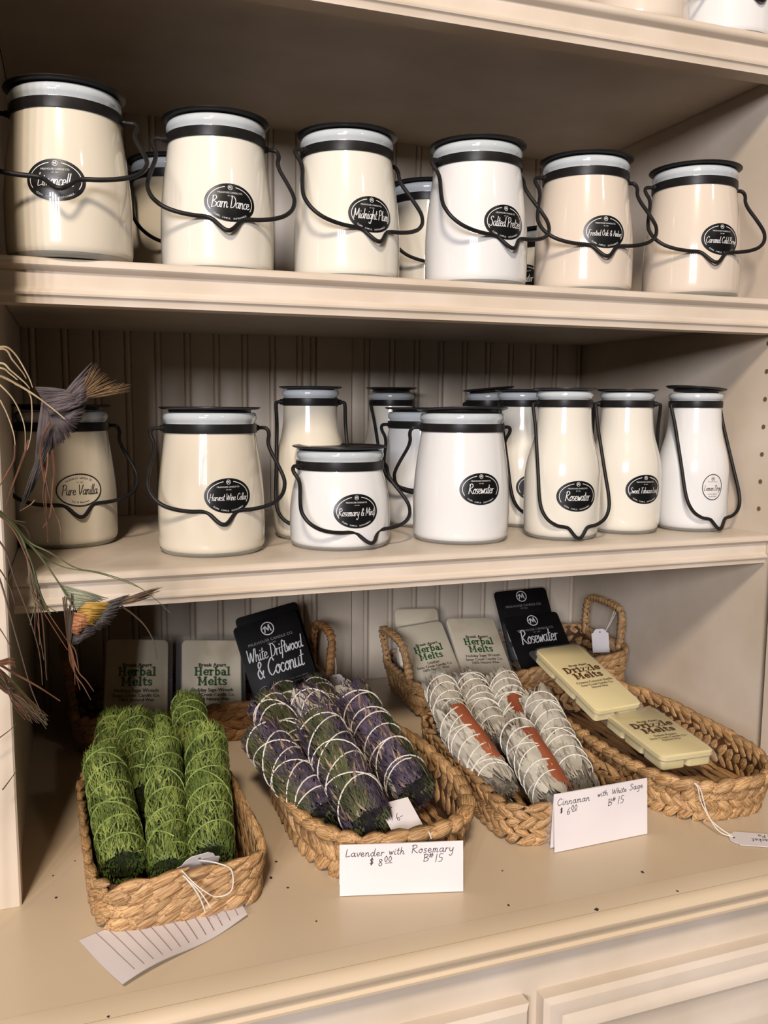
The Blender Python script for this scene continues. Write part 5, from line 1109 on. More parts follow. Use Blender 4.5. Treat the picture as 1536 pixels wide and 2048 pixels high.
VANES = {
 'grey1':(0.0019,[((-0.0201,0.6015,1.2768),(-0.008,0.597,1.2759),(0.0044,0.601,1.2744)),((-0.0199,0.5987,1.2766),(-0.0084,0.5959,1.2755),(0.0034,0.5991,1.2736)),((-0.0198,0.599,1.2765),(-0.0076,0.5964,1.2753),(0.0046,0.599,1.2736)),((-0.0198,0.5998,1.2763),(-0.0085,0.5969,1.2746),(0.0039,0.6004,1.2742)),((-0.0197,0.6005,1.2761),(-0.0083,0.5964,1.2743),(0.0037,0.5998,1.2732)),((-0.0196,0.5993,1.2759),(-0.0079,0.5965,1.2757),(0.0035,0.5984,1.2743)),((-0.0195,0.5994,1.2758),(-0.0073,0.595,1.275),(0.0039,0.5995,1.2744)),((-0.0195,0.6012,1.2756),(-0.0069,0.5964,1.2741),(0.0052,0.5999,1.2736)),((-0.0193,0.5986,1.2754),(-0.0074,0.5954,1.2746),(0.005,0.599,1.2731)),((-0.0192,0.6001,1.2753),(-0.0073,0.5954,1.2741),(0.0048,0.6009,1.274)),((-0.0191,0.5999,1.2751),(-0.0069,0.5958,1.2739),(0.0046,0.5993,1.2726)),((-0.019,0.5991,1.2749),(-0.0072,0.5963,1.2737),(0.0054,0.6009,1.2728)),((-0.019,0.6002,1.2748),(-0.0064,0.5966,1.274),(0.0057,0.6002,1.2732)),((-0.0189,0.6007,1.2746),(-0.0071,0.5967,1.274),(0.0058,0.6001,1.2728)),((-0.0188,0.5995,1.2744),(-0.0063,0.5965,1.2748),(0.0051,0.6019,1.2741)),((-0.0186,0.5987,1.2742),(-0.0063,0.5957,1.2732),(0.0052,0.6008,1.2733)),((-0.0186,0.5997,1.2741),(-0.0068,0.5966,1.2736),(0.005,0.599,1.2741)),((-0.0185,0.5998,1.2739),(-0.006,0.5958,1.2742),(0.0061,0.5981,1.2741)),((-0.0184,0.6007,1.2737),(-0.0064,0.5953,1.2737),(0.006,0.5996,1.2739)),((-0.0183,0.5993,1.2735),(-0.0055,0.5953,1.2735),(0.0067,0.6009,1.2726)),((-0.0183,0.6013,1.2734),(-0.0058,0.5961,1.2729),(0.0056,0.5995,1.2736)),((-0.0181,0.6002,1.2732),(-0.0053,0.5966,1.2739),(0.0071,0.5987,1.274)),((-0.018,0.5994,1.273),(-0.0064,0.5968,1.2722),(0.0059,0.6006,1.2726)),((-0.0179,0.599,1.2728),(-0.0056,0.596,1.2732),(0.0071,0.6008,1.2728)),((-0.0179,0.6002,1.2727),(-0.0057,0.5968,1.2732),(0.0066,0.6008,1.2739)),((-0.0178,0.6004,1.2725),(-0.0059,0.5954,1.2727),(0.0068,0.6011,1.2734)),((-0.0177,0.5998,1.2723),(-0.0057,0.5955,1.273),(0.0065,0.5987,1.2735)),((-0.0176,0.601,1.2722),(-0.0045,0.5969,1.2721),(0.0078,0.5984,1.2733)),((-0.0175,0.6013,1.272),(-0.0046,0.5969,1.2729),(0.0079,0.6013,1.2731)),((-0.0174,0.5993,1.2718),(-0.0055,0.5959,1.2726),(0.0068,0.6018,1.2737)),((-0.0173,0.6008,1.2716),(-0.0048,0.5951,1.2723),(0.0076,0.5993,1.2726)),((-0.0172,0.6001,1.2715),(-0.0045,0.5968,1.2716),(0.0082,0.6016,1.2723)),((-0.0171,0.5998,1.2713),(-0.0048,0.5968,1.2721),(0.0084,0.6015,1.2733)),((-0.017,0.5993,1.2711),(-0.0051,0.5955,1.2717),(0.0081,0.5994,1.2725)),((-0.017,0.6002,1.2709),(-0.0049,0.5954,1.2727),(0.0073,0.6014,1.2735)),((-0.0169,0.6002,1.2708),(-0.0038,0.5955,1.2718),(0.0084,0.5984,1.2731)),((-0.0168,0.6,1.2706),(-0.0046,0.5962,1.2708),(0.0074,0.5996,1.2722)),((-0.0167,0.6007,1.2704),(-0.0037,0.5969,1.2709),(0.0088,0.5997,1.2722)),((-0.0166,0.5999,1.2702),(-0.004,0.5963,1.2715),(0.0086,0.6003,1.2731)),((-0.0165,0.6013,1.2701),(-0.0035,0.5963,1.2705),(0.0088,0.5999,1.2721)),((-0.0164,0.599,1.2699),(-0.0048,0.5967,1.2715),(0.0079,0.6015,1.2721)),((-0.0163,0.6005,1.2697),(-0.0037,0.5951,1.2705),(0.008,0.6007,1.2717)),((-0.0162,0.6003,1.2695),(-0.0038,0.5965,1.2706),(0.0083,0.6001,1.2717)),((-0.0161,0.5991,1.2694),(-0.0035,0.597,1.2705),(0.0095,0.6008,1.272)),((-0.016,0.6001,1.2692),(-0.0037,0.5966,1.2711),(0.009,0.599,1.2728)),((-0.0159,0.5999,1.269),(-0.0043,0.596,1.2705),(0.0082,0.5982,1.2716)),((-0.0159,0.6009,1.2688),(-0.0032,0.5959,1.2701),(0.0087,0.6002,1.2726)),((-0.0158,0.601,1.2686),(-0.0032,0.5953,1.271),(0.0094,0.5989,1.2724)),((-0.0157,0.5996,1.2684),(-0.004,0.5952,1.2697),(0.0086,0.599,1.2711)),((-0.0156,0.6012,1.2682),(-0.004,0.5967,1.2702),(0.0083,0.5992,1.2727)),((-0.0155,0.5997,1.268),(-0.0029,0.5953,1.2693),(0.0089,0.6008,1.2718)),((-0.0154,0.5992,1.2677),(-0.0033,0.5958,1.2688),(0.0097,0.5991,1.2712)),((-0.0153,0.5994,1.2675),(-0.0036,0.5953,1.2694),(0.0095,0.6013,1.2719)),((-0.0152,0.5998,1.2673),(-0.0026,0.5954,1.2689),(0.0091,0.5999,1.271)),((-0.0151,0.6004,1.2671),(-0.0031,0.5962,1.27),(0.0087,0.5983,1.2717)),((-0.0151,0.6014,1.2669),(-0.0031,0.595,1.2699),(0.0085,0.5993,1.2719)),((-0.0149,0.5995,1.2667),(-0.0028,0.5965,1.2698),(0.0099,0.5986,1.2717)),((-0.0149,0.6003,1.2665),(-0.003,0.5951,1.2688),(0.0096,0.5995,1.2713)),((-0.0148,0.6007,1.2663),(-0.0025,0.5965,1.2693),(0.0096,0.5983,1.2716)),((-0.0147,0.6,1.2661),(-0.0027,0.5952,1.2681),(0.0098,0.6017,1.2708)),((-0.0146,0.6005,1.2659),(-0.0021,0.596,1.2679),(0.0102,0.6008,1.2701)),((-0.0145,0.5991,1.2657),(-0.0022,0.5965,1.2686),(0.0091,0.5993,1.2704)),((-0.0144,0.6011,1.2654),(-0.0024,0.5966,1.2679),(0.0088,0.6013,1.2704)),((-0.0143,0.6014,1.2652),(-0.002,0.5959,1.2686),(0.0101,0.6012,1.2712)),((-0.0142,0.6006,1.265),(-0.0032,0.5967,1.2671),(0.0088,0.5987,1.2702)),((-0.0141,0.599,1.2648),(-0.0018,0.5964,1.2674),(0.0096,0.6017,1.2705)),((-0.014,0.5991,1.2646),(-0.0031,0.5958,1.2674),(0.0087,0.6002,1.2694)),((-0.0139,0.5994,1.2644),(-0.0017,0.5968,1.2676),(0.0098,0.6012,1.2703)),((-0.0139,0.6003,1.2642),(-0.0021,0.5957,1.2664),(0.0098,0.6,1.2693)),((-0.0137,0.5992,1.264),(-0.002,0.5956,1.2677),(0.0088,0.5997,1.2704)),((-0.0137,0.6007,1.2638),(-0.0017,0.5967,1.2667),(0.0093,0.5984,1.2694)),((-0.0136,0.5995,1.2636),(-0.002,0.597,1.266),(0.0091,0.5987,1.2691)),((-0.0135,0.5988,1.2634),(-0.0021,0.5956,1.267),(0.0089,0.6013,1.2699)),((-0.0134,0.6004,1.2631),(-0.0019,0.5962,1.2665),(0.0091,0.6001,1.2688)),((-0.0133,0.6006,1.2629),(-0.0017,0.5956,1.2656),(0.0089,0.5981,1.2684)),((-0.0133,0.6013,1.2627),(-0.0017,0.5962,1.2665),(0.0098,0.6014,1.2699)),((-0.0131,0.599,1.2625),(-0.0018,0.5955,1.2665),(0.0092,0.6015,1.2695)),((-0.013,0.5986,1.2623),(-0.0015,0.5967,1.2654),(0.009,0.5993,1.2695)),((-0.0129,0.5993,1.2621),(-0.0012,0.5959,1.2652),(0.0107,0.601,1.2687)),((-0.0128,0.5988,1.2619),(-0.0018,0.5956,1.265),(0.0092,0.5992,1.2684)),((-0.0128,0.5993,1.2617),(-0.0019,0.5963,1.2658),(0.0101,0.5992,1.2694)),((-0.0127,0.6001,1.2614),(-0.0012,0.5961,1.264),(0.0101,0.5998,1.2678)),((-0.0126,0.5993,1.2612),(-0.0018,0.595,1.2643),(0.0093,0.6001,1.2685)),((-0.0125,0.5987,1.261),(-0.0008,0.5955,1.264),(0.0098,0.6004,1.2672)),((-0.0124,0.6007,1.2608),(-0.0011,0.5965,1.2647),(0.0091,0.6012,1.2679)),((-0.0123,0.5998,1.2606),(-0.001,0.5963,1.2639),(0.0101,0.5999,1.2677)),((-0.0122,0.5999,1.2604),(-0.0012,0.5959,1.2638),(0.0109,0.6014,1.2684)),((-0.0121,0.6007,1.2602),(-0.0008,0.5956,1.2636),(0.0106,0.5982,1.2673)),((-0.012,0.5991,1.26),(-0.0017,0.5963,1.2639),(0.0096,0.5987,1.2669)),((-0.012,0.6002,1.2598),(-0.0011,0.597,1.2636),(0.0096,0.6004,1.2667)),((-0.0054,0.6,1.2698),(0.0043,0.5951,1.2814),(0.0145,0.5986,1.2933)),((-0.0052,0.5998,1.2698),(0.0048,0.5961,1.281),(0.0141,0.6014,1.293)),((-0.005,0.5988,1.2698),(0.0044,0.5954,1.2808),(0.0142,0.5997,1.2925)),((-0.0049,0.6006,1.2697),(0.0053,0.5962,1.281),(0.0145,0.6003,1.2924)),((-0.0046,0.5989,1.2697),(0.0044,0.5967,1.2813),(0.0147,0.6007,1.2924)),((-0.0045,0.6006,1.2697),(0.0046,0.5963,1.2804),(0.0146,0.6009,1.2918)),((-0.0043,0.6007,1.2697),(0.0047,0.5968,1.2805),(0.0141,0.5996,1.2915)),((-0.004,0.5988,1.2697),(0.0053,0.5969,1.2809),(0.0152,0.6003,1.2913)),((-0.0039,0.6015,1.2697),(0.0051,0.5965,1.28),(0.0145,0.5987,1.2906)),((-0.0036,0.5987,1.2696),(0.0051,0.5953,1.2799),(0.0148,0.6008,1.2904)),((-0.0035,0.5991,1.2696),(0.0051,0.5952,1.2797),(0.0148,0.6015,1.2891)),((-0.0033,0.6006,1.2696),(0.0052,0.5966,1.2787),(0.0143,0.6016,1.2891)),((-0.0031,0.6011,1.2696),(0.0055,0.5958,1.2786),(0.0146,0.6019,1.2887)),((-0.0029,0.6011,1.2696),(0.0065,0.596,1.2788),(0.0152,0.6017,1.2878)),((-0.0027,0.6014,1.2695),(0.0054,0.5954,1.2784),(0.0146,0.5995,1.2876)),((-0.0025,0.5999,1.2695),(0.006,0.5965,1.2779),(0.0153,0.6001,1.2873)),((-0.0023,0.6006,1.2695),(0.0055,0.5956,1.278),(0.0143,0.601,1.2868)),((-0.0021,0.6014,1.2695),(0.0066,0.5955,1.2773),(0.0148,0.6013,1.2859)),((-0.0019,0.5992,1.2694),(0.0061,0.5961,1.2773),(0.0149,0.6014,1.2855)),((-0.0017,0.5995,1.2694),(0.0068,0.5953,1.2771),(0.0153,0.5995,1.2854)),((-0.0015,0.5992,1.2694),(0.007,0.5955,1.2768),(0.0148,0.6018,1.2843)),((-0.0013,0.5999,1.2694),(0.0069,0.5961,1.277),(0.0146,0.6004,1.2839)),((-0.0011,0.5992,1.2694),(0.0067,0.597,1.2762),(0.0145,0.5982,1.2843)),((-0.0009,0.6004,1.2694),(0.0071,0.5959,1.2759),(0.0153,0.6011,1.2829)),((-0.0007,0.6001,1.2693),(0.0066,0.5951,1.2761),(0.0143,0.6005,1.283)),((-0.0005,0.5992,1.2693),(0.0077,0.5967,1.2751),(0.0149,0.5986,1.2821)),((-0.0003,0.6014,1.2693),(0.0068,0.5954,1.2753),(0.0142,0.5988,1.2817)),((-0.0001,0.6013,1.2693),(0.0074,0.5952,1.2747),(0.015,0.6012,1.2812)),((0.0001,0.5994,1.2693),(0.0075,0.5951,1.2755),(0.0148,0.6014,1.281)),((0.0003,0.5989,1.2692),(0.007,0.5967,1.2753),(0.0142,0.6,1.2811)),((0.0005,0.5995,1.2692),(0.0071,0.5963,1.2743),(0.0145,0.5995,1.2804)),((0.0006,0.6014,1.269),(0.0072,0.595,1.2744),(0.0149,0.5995,1.2805)),((0.0007,0.5992,1.2689),(0.0074,0.5967,1.2742),(0.0142,0.5992,1.2796)),((0.0008,0.5998,1.2688),(0.0078,0.5969,1.2741),(0.0141,0.5992,1.2796)),((0.0009,0.6011,1.2687),(0.0074,0.5952,1.2736),(0.0139,0.5984,1.2782)),((0.001,0.5997,1.2685),(0.007,0.5965,1.2732),(0.014,0.5991,1.2786)),((0.0011,0.5991,1.2684),(0.008,0.5965,1.273),(0.0147,0.6014,1.2779)),((0.0012,0.6002,1.2683),(0.008,0.5968,1.2727),(0.0138,0.6,1.2783)),((0.0013,0.6007,1.2682),(0.0068,0.5969,1.2723),(0.0135,0.6013,1.277)),((0.0014,0.5999,1.268),(0.0071,0.5959,1.2717),(0.0134,0.6001,1.2767)),((0.0015,0.6008,1.2679),(0.0072,0.5964,1.2725),(0.0141,0.5996,1.2763)),((0.0015,0.6014,1.2678),(0.0081,0.5956,1.272),(0.0142,0.6007,1.2763)),((0.0016,0.6,1.2676),(0.0071,0.5951,1.2722),(0.0135,0.5996,1.2756)),((0.0017,0.6003,1.2675),(0.0082,0.5968,1.2715),(0.0137,0.6006,1.2754)),((0.0018,0.6014,1.2674),(0.0074,0.5951,1.2705),(0.0134,0.6019,1.2745)),((0.0019,0.5986,1.2673),(0.0071,0.596,1.2707),(0.013,0.5994,1.2746)),((0.002,0.6011,1.2671),(0.0078,0.5962,1.2703),(0.013,0.5997,1.2741)),((0.0021,0.5994,1.267),(0.0069,0.596,1.2699),(0.0127,0.6015,1.274)),((0.0022,0.6009,1.2669),(0.0076,0.5958,1.2705),(0.0126,0.5986,1.2732)),((0.0023,0.5991,1.2668),(0.0075,0.5961,1.2703),(0.0126,0.6009,1.2728)),((0.0024,0.5988,1.2666),(0.0071,0.5955,1.2695),(0.0132,0.5997,1.2725)),((0.0025,0.5999,1.2665),(0.0071,0.5952,1.2697),(0.013,0.6006,1.2723)),((0.0026,0.5988,1.2664),(0.0069,0.596,1.2694),(0.0123,0.6015,1.2718)),((0.0027,0.5998,1.2662),(0.0073,0.5963,1.2695),(0.0124,0.5985,1.2717)),((0.0028,0.6011,1.2661),(0.0078,0.5959,1.2684),(0.0123,0.6008,1.271)),((0.0029,0.5989,1.266),(0.008,0.5963,1.2678),(0.0126,0.5986,1.2704)),((0.003,0.6006,1.2659),(0.0082,0.5967,1.2688),(0.0123,0.5981,1.2709)),((0.0031,0.6,1.2657),(0.0073,0.5956,1.2677),(0.0125,0.5996,1.2697)),((0.0032,0.6,1.2656),(0.008,0.5967,1.2675),(0.0127,0.6004,1.2701)),((0.0033,0.5997,1.2655),(0.008,0.5968,1.2677),(0.0121,0.6001,1.2696))]),
 'tips1':(0.0009,[((0.0067,0.5983,1.274),(0.0107,0.5959,1.2829),(0.0155,0.5972,1.2926)),((0.0067,0.5979,1.2739),(0.0113,0.5956,1.2829),(0.0169,0.6003,1.293)),((0.0068,0.6001,1.2738),(0.0124,0.5956,1.2826),(0.0175,0.6001,1.2928)),((0.0069,0.5975,1.2736),(0.0129,0.5943,1.2819),(0.0181,0.6004,1.2916)),((0.007,0.5981,1.2735),(0.0124,0.5941,1.2823),(0.0183,0.6009,1.2919)),((0.007,0.5976,1.2734),(0.0125,0.5957,1.2815),(0.0186,0.5995,1.2893)),((0.0071,0.5984,1.2733),(0.0138,0.5948,1.2814),(0.0196,0.5987,1.2888)),((0.0072,0.5994,1.2732),(0.013,0.5949,1.2811),(0.0197,0.5999,1.2898)),((0.0072,0.5977,1.2731),(0.0141,0.5946,1.2806),(0.0206,0.6,1.2872)),((0.0073,0.5979,1.273),(0.0138,0.5953,1.2795),(0.0218,0.5985,1.287)),((0.0074,0.5977,1.2729),(0.0154,0.5949,1.2793),(0.0233,0.5994,1.2867)),((0.0075,0.5996,1.2728),(0.0143,0.5943,1.2789),(0.0222,0.5991,1.286)),((0.0075,0.5981,1.2726),(0.0151,0.5942,1.2789),(0.0233,0.5997,1.2865)),((0.0076,0.6,1.2726),(0.0154,0.5944,1.2786),(0.0239,0.5991,1.2857)),((0.0077,0.599,1.2724),(0.016,0.5942,1.2779),(0.0247,0.6009,1.2843)),((0.0078,0.5986,1.2723),(0.0162,0.5959,1.2782),(0.0251,0.5991,1.2834)),((0.0078,0.5995,1.2722),(0.0156,0.5955,1.278),(0.0245,0.5995,1.2843)),((0.0079,0.5983,1.2721),(0.0163,0.5945,1.2769),(0.0261,0.5993,1.2819)),((0.008,0.5976,1.272),(0.0167,0.5953,1.2766),(0.0249,0.5997,1.2815)),((0.008,0.5981,1.2719),(0.0177,0.5945,1.2762),(0.0271,0.598,1.2809)),((0.0081,0.6002,1.2718),(0.0179,0.5943,1.2771),(0.0284,0.5981,1.2818)),((0.0082,0.5996,1.2717),(0.0186,0.5948,1.2774),(0.0296,0.5973,1.2824)),((0.0082,0.5979,1.2716),(0.0192,0.5952,1.2759),(0.0304,0.5976,1.2799)),((0.0082,0.5979,1.2715),(0.0183,0.5956,1.2762),(0.0296,0.5972,1.2805)),((0.0083,0.5993,1.2714),(0.0205,0.5944,1.2759),(0.0321,0.6009,1.2805)),((0.0083,0.5978,1.2713),(0.0205,0.5944,1.2756),(0.0323,0.5985,1.2794)),((0.0084,0.598,1.2712),(0.0212,0.5959,1.2753),(0.0344,0.5985,1.2804)),((0.0084,0.5979,1.2711),(0.0217,0.5959,1.2753),(0.0344,0.6003,1.28)),((0.0084,0.5976,1.271),(0.0229,0.5957,1.2743),(0.0369,0.5998,1.278)),((0.0085,0.5977,1.2709),(0.022,0.5956,1.2756),(0.037,0.5989,1.2799)),((0.0085,0.5996,1.2708),(0.0228,0.5958,1.275),(0.0384,0.5991,1.2796)),((0.0086,0.5996,1.2707),(0.0224,0.5954,1.275),(0.037,0.5989,1.2789)),((0.0086,0.5988,1.2706),(0.022,0.5944,1.274),(0.0366,0.6006,1.2767)),((0.0087,0.5986,1.2705),(0.0222,0.5955,1.2741),(0.0369,0.5989,1.277)),((0.0087,0.5993,1.2704),(0.0218,0.5948,1.2731),(0.0364,0.5986,1.2763)),((0.0087,0.5976,1.2703),(0.0225,0.5949,1.2737),(0.0378,0.5989,1.278)),((0.0088,0.5989,1.2703),(0.0228,0.596,1.2732),(0.0373,0.5977,1.2773)),((0.0088,0.6002,1.2702),(0.0227,0.5943,1.2723),(0.037,0.5976,1.2757)),((0.0089,0.5999,1.2701),(0.0223,0.594,1.2738),(0.0355,0.6006,1.277)),((0.0089,0.6,1.27),(0.023,0.5954,1.272),(0.0371,0.5975,1.275))]),
